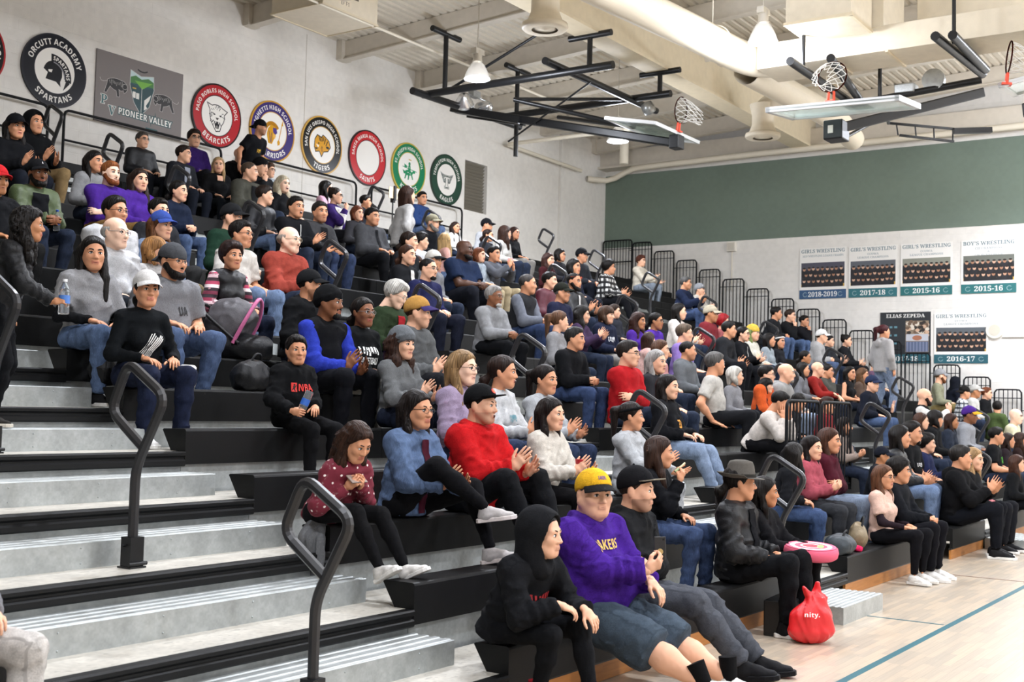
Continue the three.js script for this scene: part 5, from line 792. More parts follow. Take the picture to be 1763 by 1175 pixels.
function person(S) {
  const s = S.s || 1, fem = !!S.fem, fat = S.fat || 0, kid = !!S.kid, g = fem ? 0.9 : 1, G = 1 + 0.42 * fat;
  const wx = S.x, sitting = !S.st; const row = S.row; const fy = S.fy !== undefined ? S.fy : sitting ? (row > 1 ? deckY(row - 1) : 0) : deckY(row); const wz = S.z !== undefined ? S.z : sitting ? seatZ(row) - 0.13 : seatZ(row) - 0.30; const sy = S.sy !== undefined ? S.sy : sitting ? seatY(row) : 0;
  const dist = Math.hypot(wx, wz), lod = lodOf(dist), cell = clamp(0.00155 * dist, 0.0135, 0.03) / s;
  const grp = group('person', [wx, fy, wz], S.yaw * Math.PI / 180); grp.scale.setScalar(s); tag(grp, S.label, 'person', 'spectators in the stands');
  const sh = sitting ? (sy - fy) / s : 0; const hipC = [0, sitting ? sh + 0.098 : 0.93, 0];
  const le = (S.lean || 0) * Math.PI / 180, roll = (S.roll || 0) * Math.PI / 180, tw = (S.twist || 0) * Math.PI / 180;
  const u = nrm([Math.sin(roll), Math.cos(le), Math.sin(le)]), side0 = [Math.cos(roll), -Math.sin(roll), 0], f0 = nrm([u[1] * 0 - 0, -Math.sin(le), Math.cos(le)]);
  const side = nrm(add3([side0[0] * Math.cos(tw), side0[1] * Math.cos(tw), side0[2] * Math.cos(tw)], f0, -Math.sin(tw))), f = nrm(add3([f0[0] * Math.cos(tw), f0[1] * Math.cos(tw), f0[2] * Math.cos(tw)], side0, Math.sin(tw)));
  const tk = sitting ? 0.9 : 1, P = (l, h, d) => add3(add3(add3(hipC, side, l), u, h * tk), f, d), Q = (l, h, d) => add3(hipC, [l, h, d]);
  // ---- arms
  const sw = (fem ? 0.158 : 0.182) * (1 + 0.18 * fat) * (kid ? 0.94 : 1); const jit = (n) => (hash3(Math.round(wx * 100), row * 7 + n, 77) - 0.5);
  const shR = P(-sw, 0.435, -0.005), shL = P(sw, 0.435, -0.005);
  const belly = 0.06 * fat; let R, Lh; // [wrist target, finger dir, palm dir, hand kind]
  const mir = a => [[-a[0][0], a[0][1], a[0][2]], [-a[1][0], a[1][1], a[1][2]], [-a[2][0], a[2][1], a[2][2]], a[3]];
  const pose = S.pose || 'lap'; let eR = [-0.6, -0.7, -0.45], eL = [0.6, -0.7, -0.45];
  const both = (a, b) => { R = a; Lh = b || mir(a); };
  const T_ = (l, h, d) => P(l, h, d + belly); const Q0 = Q, Qf = (l, h, d) => Q0(l, h + 0.05 * fat, d);
  const shape = {
    lap: () => both([Qf(-0.12 + 0.05 * jit(1), 0.10, 0.30 + 0.06 * jit(2)), [0.4, -0.15, 0.9], [0, -1, -0.1], 'relax'], [Qf(0.12 + 0.05 * jit(3), 0.10, 0.28 + 0.06 * jit(4)), [-0.4, -0.15, 0.9], [0, -1, -0.1], 'relax']),
    knee: () => both([Qf(-0.13, 0.10, 0.38), [0.1, -0.5, 0.8], [0, -0.9, -0.4], 'relax']),
    clasp: () => both([Q(-0.045, 0.14, 0.38), [0.75, -0.25, 0.6], [0.55, 0, -0.8], 'grip'], [Q(0.045, 0.135, 0.375), [-0.75, -0.25, 0.6], [-0.55, 0, -0.8], 'grip']),
    clap: () => { const h = 0.22 + 0.1 * jit(1), d = 0.33 + 0.05 * jit(2), o = 0.06 * jit(3); both([T_(-0.062 + o, h + 0.015, d), [0.25, 0.75, 0.6], [1, -0.1, -0.2], 'flat'], [T_(0.062 + o, h - 0.015, d + 0.03), [-0.2, 0.5, 0.85], [-1, 0.25, 0.1], 'open']); },
    claphigh: () => both([T_(-0.07, 0.36, 0.33), [0.2, 0.85, 0.5], [1, 0, -0.1], 'flat'], [T_(0.07, 0.34, 0.35), [-0.2, 0.75, 0.6], [-1, 0, 0.1], 'open']),
    clapside: () => both([T_(-0.02, 0.26, 0.38), [0.5, 0.6, 0.6], [0.9, -0.2, -0.3], 'flat'], [T_(0.15, 0.16, 0.40), [0.3, 0.1, 0.95], [-0.6, 0.8, 0], 'open']),
    cross: () => { both([T_(0.12, 0.18, 0.135), [0.9, 0.05, -0.5], [0, -0.2, -1], 'relax'], [T_(-0.12, 0.22, 0.165), [-0.95, 0.1, -0.35], [0, -0.2, -1], 'relax']); eR = [-0.8, -0.7, 0.1]; eL = [0.8, -0.7, 0.1]; },
    phone: () => both([Q(-0.06, 0.19, 0.33), [0.35, 0.5, 0.75], [0.75, 0.55, -0.3], 'grip'], [Q(0.06, 0.19, 0.33), [-0.35, 0.5, 0.75], [-0.75, 0.55, -0.3], 'grip']),
    photo: () => { both([P(-0.05, 0.50, 0.36), [0.2, 0.9, 0.2], [0.7, 0.2, -0.7], 'grip'], [P(0.07, 0.46, 0.36), [-0.2, 0.9, 0.2], [-0.7, 0.2, -0.7], 'grip']); },
    show: () => { shape.lap(); R = [T_(0.02, 0.27, 0.32), [0.7, 0.45, 0.55], [0.3, 0.5, -0.8], 'grip']; Lh = [Qf(0.16, 0.09, 0.33), [0.0, -0.55, 0.8], [-0.1, -0.9, -0.4], 'relax']; },
    chin: () => { shape.lap(); R = [P(-0.035, 0.47, 0.15), [0.25, 0.9, 0.15], [0.3, 0.1, -0.9], 'fist']; eR = [-0.3, -1, 0.5]; },
    face: () => { both([P(-0.1, 0.56, 0.13), [0.1, 0.95, -0.05], [0.9, 0, -0.3], 'flat']); eR = [-0.2, -1, 0.6]; eL = [0.2, -1, 0.6]; },
    eat: () => { shape.lap(); R = [P(0.0, 0.46, 0.2), [0.35, 0.8, 0.2], [0.3, 0, -1], 'grip']; },
    side: () => { both([Q(-0.23, -0.03, 0.06), [-0.2, -0.3, 0.9], [0, -1, 0], 'flat']); },
    stand: () => { both([P(-sw - 0.06, -0.04, 0.06), [0.05, -1, 0.15], [0.9, 0, -0.2], 'relax']); },
    hug: () => { both([Q(-0.0, 0.13, 0.40), [0.7, -0.5, 0.5], [0.3, -0.3, -0.9], 'relax'], [Q(0.06, 0.16, 0.42), [-0.8, -0.2, 0.5], [-0.3, -0.5, -0.8], 'relax']); },
    bottle: () => { shape.lap(); R = [Q(-0.24, 0.06, 0.30), [0.25, -0.2, 0.95], [0.9, -0.1, -0.2], 'grip']; Lh = [Q(0.02, 0.10, 0.30), [-0.6, -0.3, 0.7], [0, -1, 0], 'relax']; },
    wave: () => { shape.lap(); Lh = [P(0.2, 0.30, 0.34), [0.1, 0.95, 0.1], [-0.2, 0, 1], 'open']; },
    reach: () => { shape.stand(); R = [P(-0.06, 0.22, 0.42), [0.3, 0.2, 0.9], [0.6, -0.5, 0], 'grip']; },
    rest: () => { both([Q(-0.05, 0.17, 0.46), [0.75, -0.35, 0.5], [0.1, -0.9, -0.3], 'relax'], [Q(0.12, 0.13, 0.50), [0.1, -0.6, 0.75], [0.2, -0.8, -0.5], 'relax']); },
  };
  shape[pose]();
  if (S.hands) { if (S.hands.R) R = S.hands.R(P, Q); if (S.hands.L) Lh = S.hands.L(P, Q); }
  const ua = 0.275 * (kid ? 0.97 : 1), fa = 0.245; const [elR, wrR] = ik(shR, R[0], ua, fa, eR), [elL, wrL] = ik(shL, Lh[0], ua, fa, eL);
  // ---- legs
  const hw = 0.088 * (1 + 0.25 * fat), hpR = add3(hipC, [-hw, -0.015, 0.02]), hpL = add3(hipC, [hw, -0.015, 0.02]); let anR, anL, kh = [0, 0.75, 0.65], toeR = [0, 0, 1], toeL = [0, 0, 1]; const leg = S.leg || 'n';
  const ay = 0.088, jx = 0.05 * jit(5), jz = 0.06 * jit(6);
  if (!sitting) { anR = [-0.10, ay, -0.02 + (S.step || 0)]; anL = [0.10, ay, 0.02 - (S.step || 0)]; kh = [0, 0.1, 1]; }
  else if (leg === 'ext') { anR = [-0.12, ay, 0.60]; anL = [0.13, ay, 0.64]; }
  else if (leg === 'wide') { anR = [-0.22, ay, 0.38]; anL = [0.24, ay, 0.40]; toeR = [-0.3, 0, 1]; toeL = [0.3, 0, 1]; }
  else if (leg === 'cross') { anL = [0.10, ay, 0.42]; anR = [0.12, sh + 0.06, 0.58]; toeR = [0.6, -0.1, 0.8]; }
  else if (leg === 'tuck') { anR = [-0.1, ay, 0.30]; anL = [0.1, ay, 0.33]; }
  else if (leg === 'up') { anR = [-0.10, sh * 0.42, 0.42]; anL = [0.11, sh * 0.42, 0.44]; }
  else { anR = [-0.12 - jx, ay, 0.40 + jz]; anL = [0.12 - jx, ay, 0.41 - jz]; }
  if (S.feet) [anR, anL] = S.feet; if (S.toes) [toeR, toeL] = S.toes;
  const th = 0.43, sn = 0.425; const [knR, aR] = ik(hpR, anR, th, sn, add3(kh, [-0.12 - 0.25 * fat, 0, 0])), [knL, aL] = ik(hpL, anL, th, sn, add3(kh, [0.12 + 0.25 * fat, 0, 0]));
  // ---- head
  const neck = P(0, 0.50, -0.012); const headC = add3(neck, nrm(mix3(u, [0, 1, 0], 0.65)), 0.150); headC[2] += 0.03; const hs = kid ? 1.12 : 1.05;
  const hq = new THREE.Quaternion().setFromEuler(new THREE.Euler((S.hp || 0) * Math.PI / 180, (S.hy - S.yaw) * Math.PI / 180, (S.hr || 0) * Math.PI / 180, 'YXZ')); const hM = new THREE.Matrix4().compose(V(...headC), hq, V(hs * (1 + 0.07 * fat), hs * (1 - 0.02 * fat), hs * (1 + 0.03 * fat)));
  // ---- skin body, one mesh
  const skin = new THREE.Color(SKIN[S.skin]), lip = skin.clone().lerp(new THREE.Color(fem ? '#a8434a' : '#9a5048'), fem ? 0.5 : 0.32), hairC = new THREE.Color('#' + (S.hair ? S.hair[1] : '2a211c')), dark = new THREE.Color(0x16100e), white = new THREE.Color(0xe8e4de), mouthC = new THREE.Color(S.open ? 0x3a1414 : 0x5a2a26).lerp(skin, S.open ? 0 : 0.25), brow = S.brow ? new THREE.Color('#' + S.brow) : hairC.clone().lerp(dark, 0.3);
  const stub = S.stub ? skin.clone().lerp(hairC, S.stub) : null;
  const headCol = p => { if (p.z > 0.07 && Math.abs(p.x) < 0.024 && p.y < -0.05 && p.y > -0.075) return lip; if (stub && p.z > -0.01 && p.y < -0.042 && p.y > -0.13) return stub; return skin; };
  const list = [{ g: headGeo(lod, fem ? 1 : 0, fat > 0.7 ? 1 : 0), m: hM, col: headCol }]; for (const [bg, kind] of faceBits(lod, !!S.open)) list.push({ g: bg, m: hM, col: { white, iris: dark, lash: dark, brow, mouth: mouthC }[kind] });
  const hb = kid ? 0.92 : fem ? 0.93 : 1.04; const hand = (h, wr, left) => { const fd = nrm(h[1]); let n = sub3(h[2], [fd[0] * dot3(h[2], fd), fd[1] * dot3(h[2], fd), fd[2] * dot3(h[2], fd)]); n = nrm(n); const m = new THREE.Matrix4().makeBasis(V(...fd).cross(V(...n)), V(...fd), V(...n)); m.setPosition(...wr); m.scale(V(hb, hb, hb)); if (left) m.multiply(mirrored); return m; };
  const mR = hand(R, wrR, false), mL = hand(Lh, wrL, true); list.push({ g: handGeo(lod, R[3]), m: mR, col: skin }, { g: handGeo(lod, Lh[3]), m: mL, col: skin });
  const bare0 = S.sleeve || 'long', bare = S.slv ? 'short' : bare0; const shorts = S.bottom && S.bottom[0] === 'shorts';
  const B = []; const arm = (a, e, w) => { if (bare === 'long' || S.slv) { B.push(cap(a, e, 0.034, 0.034), cap(e, w, 0.034, 0.03)); } else { B.push(cap(a, e, 0.05 * g * (1 + 0.2 * fat), 0.042 * g * (1 + 0.2 * fat)), cap(e, mix3(e, w, 0.35), 0.041 * g * (1 + 0.2 * fat), 0.042 * g * (1 + 0.2 * fat)), cap(mix3(e, w, 0.35), w, 0.042 * g * (1 + 0.2 * fat), 0.026)); } };
  arm(shR, elR, wrR); arm(shL, elL, wrL); B.push(cap(P(0, 0, 0), P(0, 0.42, -0.01), 0.07, 0.07), cap(P(0, 0.42, -0.01), add3(headC, [0, -0.08, -0.03]), 0.055, fem ? 0.045 : 0.052), cap(shR, shL, 0.035, 0.035));
  const legS = (h, k, a) => { if (shorts) B.push(cap(h, k, 0.08, 0.058 * G), cap(k, mix3(k, a, 0.4), 0.055 * (1 + 0.2 * fat), 0.058 * (1 + 0.25 * fat)), cap(mix3(k, a, 0.4), a, 0.058 * (1 + 0.25 * fat), 0.034)); else B.push(cap(h, k, 0.035, 0.035), cap(k, a, 0.035, 0.03)); }; legS(hpR, knR, aR); legS(hpL, knL, aL);
  list.push({ g: meshField(B, (bare !== 'long' && !S.slv) || shorts ? Math.max(cell, 0.014) : lod > 0 ? 0.045 : 0.034), m: I4, col: skin });
  mesh('body', countTri(colored(list)), skinMat, grp);
  // ---- top
  const [tt, tc, tm] = S.top; const loose = tt === 'tee' || tt === 'shirt' ? 0.014 : tt === 'tight' ? 0.005 : tt === 'sweater' ? 0.018 : 0.023; const fat2 = 1 + 0.28 * fat;
  const W = []; const ph = wx * 7 + row; const wa = lod > 2 ? 0.004 : tt === 'tight' ? 0.004 : 0.0075; W.push(cap(P(0, -0.03, 0.005), P(0, 0.2, 0.012), 0.122 * g * G + loose, 0.108 * g * G + loose, { w: 1.32, ax: side, k: 0.05, wr: [wa, 0.085, 0, 1, ph] }), cap(P(0, 0.2, 0.008), P(0, 0.39, -0.005), 0.108 * g * fat2 + loose, 0.098 * g + loose, { w: fem ? 1.32 : 1.45, ax: side, k: 0.05 }), cap(P(-sw * 0.86, 0.43, -0.008), P(sw * 0.86, 0.43, -0.008), 0.06 * g + loose, 0.06 * g + loose, { k: 0.06 }), cap(P(0, 0.48, -0.025), P(-0.11, 0.452, -0.012), 0.05, 0.05, { k: 0.04 }), cap(P(0, 0.48, -0.025), P(0.11, 0.452, -0.012), 0.05, 0.05, { k: 0.04 }));
  if (fem && !kid) W.push(ell(P(-0.07, 0.29, 0.085), [0.068, 0.066, 0.06], { k: 0.05 }), ell(P(0.07, 0.29, 0.085), [0.068, 0.066, 0.06], { k: 0.05 }));
  if (fat > 0.4) W.push(cap(P(-0.05 * fat, 0.1, 0.04 + 0.05 * fat), P(0.05 * fat, 0.1, 0.04 + 0.06 * fat), 0.12 * G, 0.12 * G, { k: 0.07 }));
  const armW = (a, e, w, hasCut) => {
    const r = g * (1 + 0.36 * fat); const end = bare === 'short' ? null : add3(w, nrm(sub3(w, e)), -0.012);
    if (bare === 'none' || S.slvFull) return; if (bare === 'short') { const c = mix3(a, e, 0.72); W.push(cap(a, c, 0.056 * r + loose, 0.058 * r + loose, { k: 0.04, cut: [c, nrm(sub3(e, a))] })); return; }
    const c2 = bare === 'push' ? mix3(e, w, 0.35) : end; W.push(cap(a, e, 0.052 * r + loose, 0.045 * r + loose, { k: 0.04, wr: [wa, 0.065, 0.35, 1.05, ph + a[0] * 9] }), cap(e, c2, 0.045 * r + loose, 0.033 * r + loose * 0.9, { k: 0.035, wr: [wa * 1.1, 0.058, -0.05, 1.1, ph + 2 + a[0] * 9], cut: [c2, nrm(sub3(w, e))] }));
  };
  armW(shR, elR, wrR); armW(shL, elL, wrL);
  if (tt === 'hoodie' || tt === 'jacket' || tt === 'fleece' || tt === 'shirt') { const rr_ = tt === 'hoodie' ? 0.034 : tt === 'shirt' ? 0.012 : 0.02, bk = tt === 'hoodie' ? 0.105 : 0.075, hh = tt === 'shirt' ? 0.49 : 0.505; const ringp = [P(0.03, hh - 0.045, 0.075), P(0.075, hh, 0.02), P(0.062, hh + 0.012, -bk * 0.6), P(0, hh + (tt === 'hoodie' ? -0.005 : 0.02), -bk), P(-0.062, hh + 0.012, -bk * 0.6), P(-0.075, hh, 0.02), P(-0.03, hh - 0.045, 0.075)]; for (let i = 0; i < 6; i++) W.push(cap(ringp[i], ringp[i + 1], rr_, rr_, { k: 0.018 })); if (tt === 'hoodie' && !(S.hat && S.hat[0] === 'hood')) W.push(ell(P(0, 0.44, -0.125), [0.085, 0.075, 0.04], { k: 0.03 })); }
  const hem = S.hem !== undefined ? S.hem : 0.07, amp = (tt === 'tight' ? 0.008 : tt === 'tee' ? 0.012 : 0.014) * (lod > 1 ? 0.6 : 1); const sd = wx * 3.1 + row * 1.7;
  const fold = (x, y, z) => { const wv = noise3(x * 5 + sd, y * 5, z * 5); const n = noise3(x * 9 + wv * 3 + sd, y * 17 + wv * 2, z * 9); const m = noise3(x * 21 + sd, y * 30, z * 21); const q = 1 - Math.abs(n - 0.5) * 2; return -(q * q * q - 0.35) * amp + (m - 0.5) * amp * 0.45; };
  const topG = meshField(W, cell, { disp: fold, clip: (x, y, z) => { const h = (x - hipC[0]) * u[0] + (y - hipC[1]) * u[1] + (z - hipC[2]) * u[2]; let d = Math.abs(x) < 0.35 && h < 0.1 && z < 0.32 && !(Math.hypot(x - wrR[0], y - wrR[1], z - wrR[2]) < 0.16 || Math.hypot(x - wrL[0], y - wrL[1], z - wrL[2]) < 0.16) ? -hem - h : -1; if (sitting) d = Math.max(d, z < 0.12 ? sh + 0.004 - y : -1); return d; } });
  const topM = S.pat ? patMat(S.pat) : cloth(tm || 'knit', tc); const nm = { tee: 'tshirt', tight: 'top', hoodie: 'hoodie', jacket: 'jacket', fleece: 'fleece', shirt: 'shirt', sweater: 'sweater', leather: 'jacket' }[tt] || 'sweater'; const topMesh = mesh(nm, countTri(topG), topM, grp);
  // patches laid on the cloth: open fronts, prints, panels
  const samp = topG.userData.sample;
  function patch(name, u0, u1, v0, v1, mat, nu = 10, nv = 10, lift = 0.003, dir = f, shear = 0, ang = 0) {
    const pos = [], uv = [], idx = []; const ca = Math.cos(ang), sa = Math.sin(ang), cu = (u0 + u1) / 2, cv = (v0 + v1) / 2;
    for (let j = 0; j <= nv; j++) for (let i = 0; i <= nu; i++) {
      let a = u0 + (u1 - u0) * i / nu, b = v0 + (v1 - v0) * j / nv; if (ang) { const da = a - cu, db = b - cv; a = cu + da * ca - db * sa; b = cv + da * sa + db * ca; }
      const o = P(a, b, 0); let t = -0.04, prev = 1, hit = null; for (; t < 0.5; t += 0.007) { const v = samp(o[0] + dir[0] * t, o[1] + dir[1] * t, o[2] + dir[2] * t); if (v > 0 && prev < 0) { hit = t - 0.007 * v / (v - prev); break; } prev = v; }
      if (hit === null) hit = 0.02; const q = add3(o, dir, hit + lift + cell * 0.28); pos.push(...q); uv.push(i / nu, j / nv);
    }
    for (let j = 0; j < nv; j++) for (let i = 0; i < nu; i++) { const a = j * (nu + 1) + i; idx.push(a, a + 1, a + nu + 1, a + 1, a + nu + 2, a + nu + 1); }
    const pg = new THREE.BufferGeometry(); pg.setAttribute('position', new THREE.Float32BufferAttribute(pos, 3)); pg.setAttribute('uv', new THREE.Float32BufferAttribute(uv, 2)); pg.setIndex(idx); pg.computeVertexNormals(); return mesh(name, pg, mat, topMesh);
  }
  if (S.open_) patch('shirt_front', -0.055 * (S.openw || 1), 0.055 * (S.openw || 1), S.openv || -0.05, 0.475, cloth('knit', S.open_), 8, 22, 0.004);
  if (S.zip) patch('zip', -0.006, 0.006, 0.02, 0.46, std('#' + S.zip, 0.5), 2, 20, 0.004);
  if (S.neckline) patch('neckline', -0.045, 0.045, 0.40, 0.49, std(skin, 0.55), 6, 6, 0.003);
  if (S.print) { const p = S.print, t = printTex(p); patch('chest_print', p.u - p.w / 2, p.u + p.w / 2, p.v - p.h / 2, p.v + p.h / 2, new THREE.MeshStandardMaterial({ map: t, transparent: true, alphaTest: 0.4, roughness: 0.8 }), 14, 10, 0.0035, f, 0, p.a || 0); }
  if (S.slv) { for (const [a, e, w] of [[shR, elR, wrR], [shL, elL, wrL]]) { const A = [], c2 = add3(w, nrm(sub3(w, e)), -0.01); const sg = S.slvFull ? 0.022 : 0; A.push(cap(a, e, (0.052 + sg) * g, (0.045 + sg) * g, { k: 0.03, wr: [0.006, 0.06, 0.3, 1.05, wx] }), cap(e, c2, (0.045 + sg) * g, (0.033 + sg * 0.8) * g, { k: 0.03, wr: [0.006, 0.055, 0, 1.1, wx + 2], cut: [c2, nrm(sub3(w, e))] })); mesh('sleeve', countTri(meshField(A, cell, { disp: fold })), patTex[S.slv] ? patMat(S.slv) : cloth('knit', S.slv), grp); } }
  // ---- trousers
  const [bt, bc, bm] = S.bottom || ['jeans', '2a3a55']; const lw = bt === 'leggings' ? 0.94 : bt === 'loose' ? 1.2 : 1.08; const K = [cap(hpR, hpL, 0.098 * G * g, 0.098 * G * g, { k: 0.04 })];
  const gl = fem ? 0.96 : 1; const legW = (h, k, a) => { if (bt === 'shorts') { const c = mix3(k, a, 0.22); K.push(cap(h, k, 0.096 * G, 0.088 * G, { k: 0.05 }), cap(k, c, 0.088 * G, 0.09 * G, { k: 0.03, cut: [c, nrm(sub3(a, k))] })); return; } const c = mix3(k, a, bt === 'capri' ? 0.8 : 0.97); const wb = bt === 'leggings' ? 0.003 : 0.007, ph2 = ph + h[0] * 20; K.push(cap(h, k, 0.09 * G * lw * gl, 0.064 * lw * (1 + 0.2 * fat), { k: 0.05, wr: [wb, 0.08, -0.2, 0.75, ph2] }), cap(k, mix3(k, a, 0.35), 0.062 * lw * (1 + 0.2 * fat), 0.058 * lw * (1 + 0.2 * fat), { k: 0.03, wr: [wb, 0.06, -0.1, 0.8, ph2 + 1] }), cap(mix3(k, a, 0.35), c, 0.058 * lw * (1 + 0.2 * fat), bt === 'leggings' ? 0.036 : 0.05 * lw, { k: 0.03, wr: [wb, 0.07, 0.3, 1.2, ph2 + 3], cut: [c, nrm(sub3(a, k))] })); };
  legW(hpR, knR, aR); legW(hpL, knL, aL); const ampB = (bt === 'leggings' ? 0.005 : 0.012) * (lod > 1 ? 0.7 : 1);
  const trG = meshField(K, Math.max(cell * 1.4, 0.016), { disp: (x, y, z) => { const wv = noise3(x * 6 + sd, y * 6, z * 6 + 9); const n = noise3(x * 8 + sd, y * 13 + wv * 3, z * 14 + wv * 3); const q = 1 - Math.abs(n - 0.5) * 2; return -(q * q * q - 0.35) * ampB; }, clip: sitting ? (x, y, z) => z < 0.1 ? sh + 0.003 - y : -1 : undefined });
  mesh(bt === 'shorts' ? 'shorts' : bt === 'leggings' ? 'leggings' : 'trousers', countTri(trG), cloth(bm || (bt === 'jeans' ? 'denim' : 'knit'), bc), grp);
  // ---- shoes
  const shc = S.shoe || ['1c1c1e', 'e8e6e2']; for (const [a, t, k] of [[aR, toeR, knR], [aL, toeL, knL]]) { const tz = V(...t).normalize(), ty = V(0, 1, 0).addScaledVector(tz, -tz.y).normalize(), tx = ty.clone().cross(tz); const m = new THREE.Matrix4().makeBasis(tx, ty, tz); const sc = mesh('shoe', shoeUpper(lod), cloth('rubber', shc[0]), grp); m.setPosition(...a); sc.applyMatrix4(m); sc.scale.setScalar(fem || kid ? 0.92 : 1.03); countTri(shoeUpper(lod)); mesh('sole', shoeSole, cloth('rubber', shc[1]), sc); countTri(shoeSole); if (shorts || S.sock) { mesh('sock', new THREE.CylinderGeometry(0.043 * (1 + 0.1 * fat), 0.04, 0.13, 12).translate(0, 0.06, -0.01), cloth('knit', S.sock || '1a1a1a'), sc); } if (S.laces) mesh('laces', merge([0, 1, 2, 3].map(i => bar([-0.022, -0.005 - i * 0.012, 0.03 + i * 0.02], [0.022, -0.008 - i * 0.012, 0.036 + i * 0.02], 0.004, 5))), std(0xeeeeea, 0.9), sc); }
  // ---- hair, hats, glasses
  const onHead = (name, geo, mat, post) => { const m = mesh(name, countTri(geo), mat, grp); m.applyMatrix4(post ? hM.clone().multiply(post) : hM); return m; };
  const hatOn = S.hat && S.hat[0] !== 'band', hst = hatOn && ['short', 'full', 'curly', 'fade', 'bangs'].includes(S.hair[0]) ? 'buzz' : hatOn && S.hair[0] === 'bun' ? 'lowpony' : S.hair[0]; if (hst !== 'bald') onHead('hair', hairGeo(lod, hst), hairMat(S.hair[1]));
  if (S.beard) onHead('beard', beardGeo(lod, S.beard[0]), hairMat(S.beard[1]));
  if (S.hat) {
    const [ht, c1, c2] = S.hat; const back = ht === 'backcap' ? new THREE.Matrix4().makeRotationY(Math.PI).setPosition(0, 0.008, -0.02) : new THREE.Matrix4().makeRotationX(-0.10).setPosition(0, 0.008, 0.004);
    if (ht === 'cap' || ht === 'flatcap' || ht === 'backcap') { const c = onHead('cap', capCrown(lod), cloth('knit', c1), back); mesh('brim', capBrim(ht === 'flatcap' ? 1 : 0), cloth('knit', c2 || c1), c); mesh('button', new THREE.SphereGeometry(0.008, 8, 6).translate(0, 0.138, -0.012), cloth('knit', c1), c); if (S.hatlogo) { const t = printTex({ t: S.hatlogo[0], c: S.hatlogo[1], bg: S.hatlogo[2], font: S.hatlogo[3] }); const lg = []; const w = S.hatlogo[4] || 0.05, hgt = S.hatlogo[5] || 0.035; const q = gridCap(w, hgt); mesh('cap_logo', q, new THREE.MeshStandardMaterial({ map: t, transparent: true, alphaTest: 0.35, roughness: 0.7 }), c); } }
    const big = ['curlylong', 'wavy', 'curly'].includes(S.hair[0]) ? 1.1 : 1; if (ht === 'beanie') onHead('beanie', beanieGeo(lod), cloth('heather', c1), new THREE.Matrix4().makeScale(big, big, big).setPosition(0, big > 1 ? 0.006 : 0, 0));
    if (ht === 'hood') onHead('hood', hoodUp(lod), cloth('knit', c1));
    if (ht === 'fedora') { const c = onHead('fedora', fedoraGeo, cloth('heather', c1)); mesh('hat_band', fedoraBand, cloth('knit', c2), c); }
    if (ht === 'band') onHead('headband', headbandGeo, cloth('knit', c1));
  }
  if (S.glasses) onHead('glasses', glassesGeo, std('#' + S.glasses, 0.35));
  if (S.shades) { onHead('sunglasses', glassesGeo, std(0xe05a20, 0.2, { metalness: 0.3 }), new THREE.Matrix4().makeTranslation(0, 0.055, -0.012)); }
  grp.updateMatrixWorld(true);
  const F = { grp, hR: mR, hL: mL, hM, head: V(...headC), S, patch, P, Q, knR, knL, aR, aL, topMesh, hand(side_, x = 0, y = 0.09, z = 0.035) { return V(x, y, z).applyMatrix4(side_ === 'R' ? mR : mL).applyMatrix4(grp.matrixWorld); }, handM(side_) { return grp.matrixWorld.clone().multiply(side_ === 'R' ? mR : mL); } };
  if (S.id) FIG[S.id] = F; return F;
}
function gridCap(w, h) { // small curved plate on the front of a cap crown
  const pos = [], uv = [], idx = [], n = 8, m = 4; for (let j = 0; j <= m; j++) for (let i = 0; i <= n; i++) { const a = (i / n - 0.5) * w / 0.09, y = 0.062 + h * j / m; const r = Math.sqrt(Math.max(0.05, 1 - ((y - 0.035) / 0.103) ** 2)); pos.push(Math.sin(a) * 0.0885 * r * 1.02, y, -0.012 + Math.cos(a) * 0.108 * r + 0.002); uv.push(i / n, j / m); }
  for (let j = 0; j < m; j++) for (let i = 0; i < n; i++) { const a = j * (n + 1) + i; idx.push(a, a + 1, a + n + 1, a + 1, a + n + 2, a + n + 1); }
  const g = new THREE.BufferGeometry(); g.setAttribute('position', new THREE.Float32BufferAttribute(pos, 3)); g.setAttribute('uv', new THREE.Float32BufferAttribute(uv, 2)); g.setIndex(idx); g.computeVertexNormals(); return g;
}
function printTex(p) {
  return memo('print' + JSON.stringify(p), () => canvasTex(384, 192, x => {
    x.clearRect(0, 0, 384, 192); if (p.bg) { blob(x, 192, 96, 188, 92, p.bg); } x.fillStyle = p.c; x.strokeStyle = p.c; x.textAlign = 'center'; x.textBaseline = 'middle';
    const lines = p.t.split('/'); const h = 180 / lines.length; lines.forEach((l, i) => { if (l === '~') { x.fillStyle = p.c; for (let k = 0; k < 7; k++) { const a = hash3(k, i, 311), b = hash3(k, i, 312); x.fillRect(18 + k * 51, 14 + h * i + h * 0.12 * a, 20 + 16 * b, h * (0.55 + 0.3 * a)); x.clearRect(24 + k * 51, 14 + h * (i + 0.3 + 0.2 * b), 16, h * 0.14); } return; } x.font = 'bold ' + Math.min(h * 0.95, 150) + 'px ' + (p.font || 'sans-serif'); if (p.out) { x.lineWidth = 12; x.strokeStyle = p.out; x.strokeText(l, 192, 8 + h * (i + 0.5), 370); } x.fillStyle = i && p.c2 ? p.c2 : p.c; x.fillText(l, 192, 8 + h * (i + 0.5), 370); });
    if (p.t === 'NBA') { x.clearRect(0, 0, 384, 192); x.font = 'bold 150px sans-serif'; x.fillStyle = p.c; x.fillText('NBA', 240, 100, 270); x.fillRect(14, 30, 78, 136); blob(x, 56, 62, 13, 15, '#121315'); poly(x, [[40, 78], [70, 80], [82, 60], [88, 70], [70, 100], [62, 120], [74, 160], [56, 160], [46, 124], [30, 150], [22, 140], [40, 108]], '#121315'); }
  }));
}
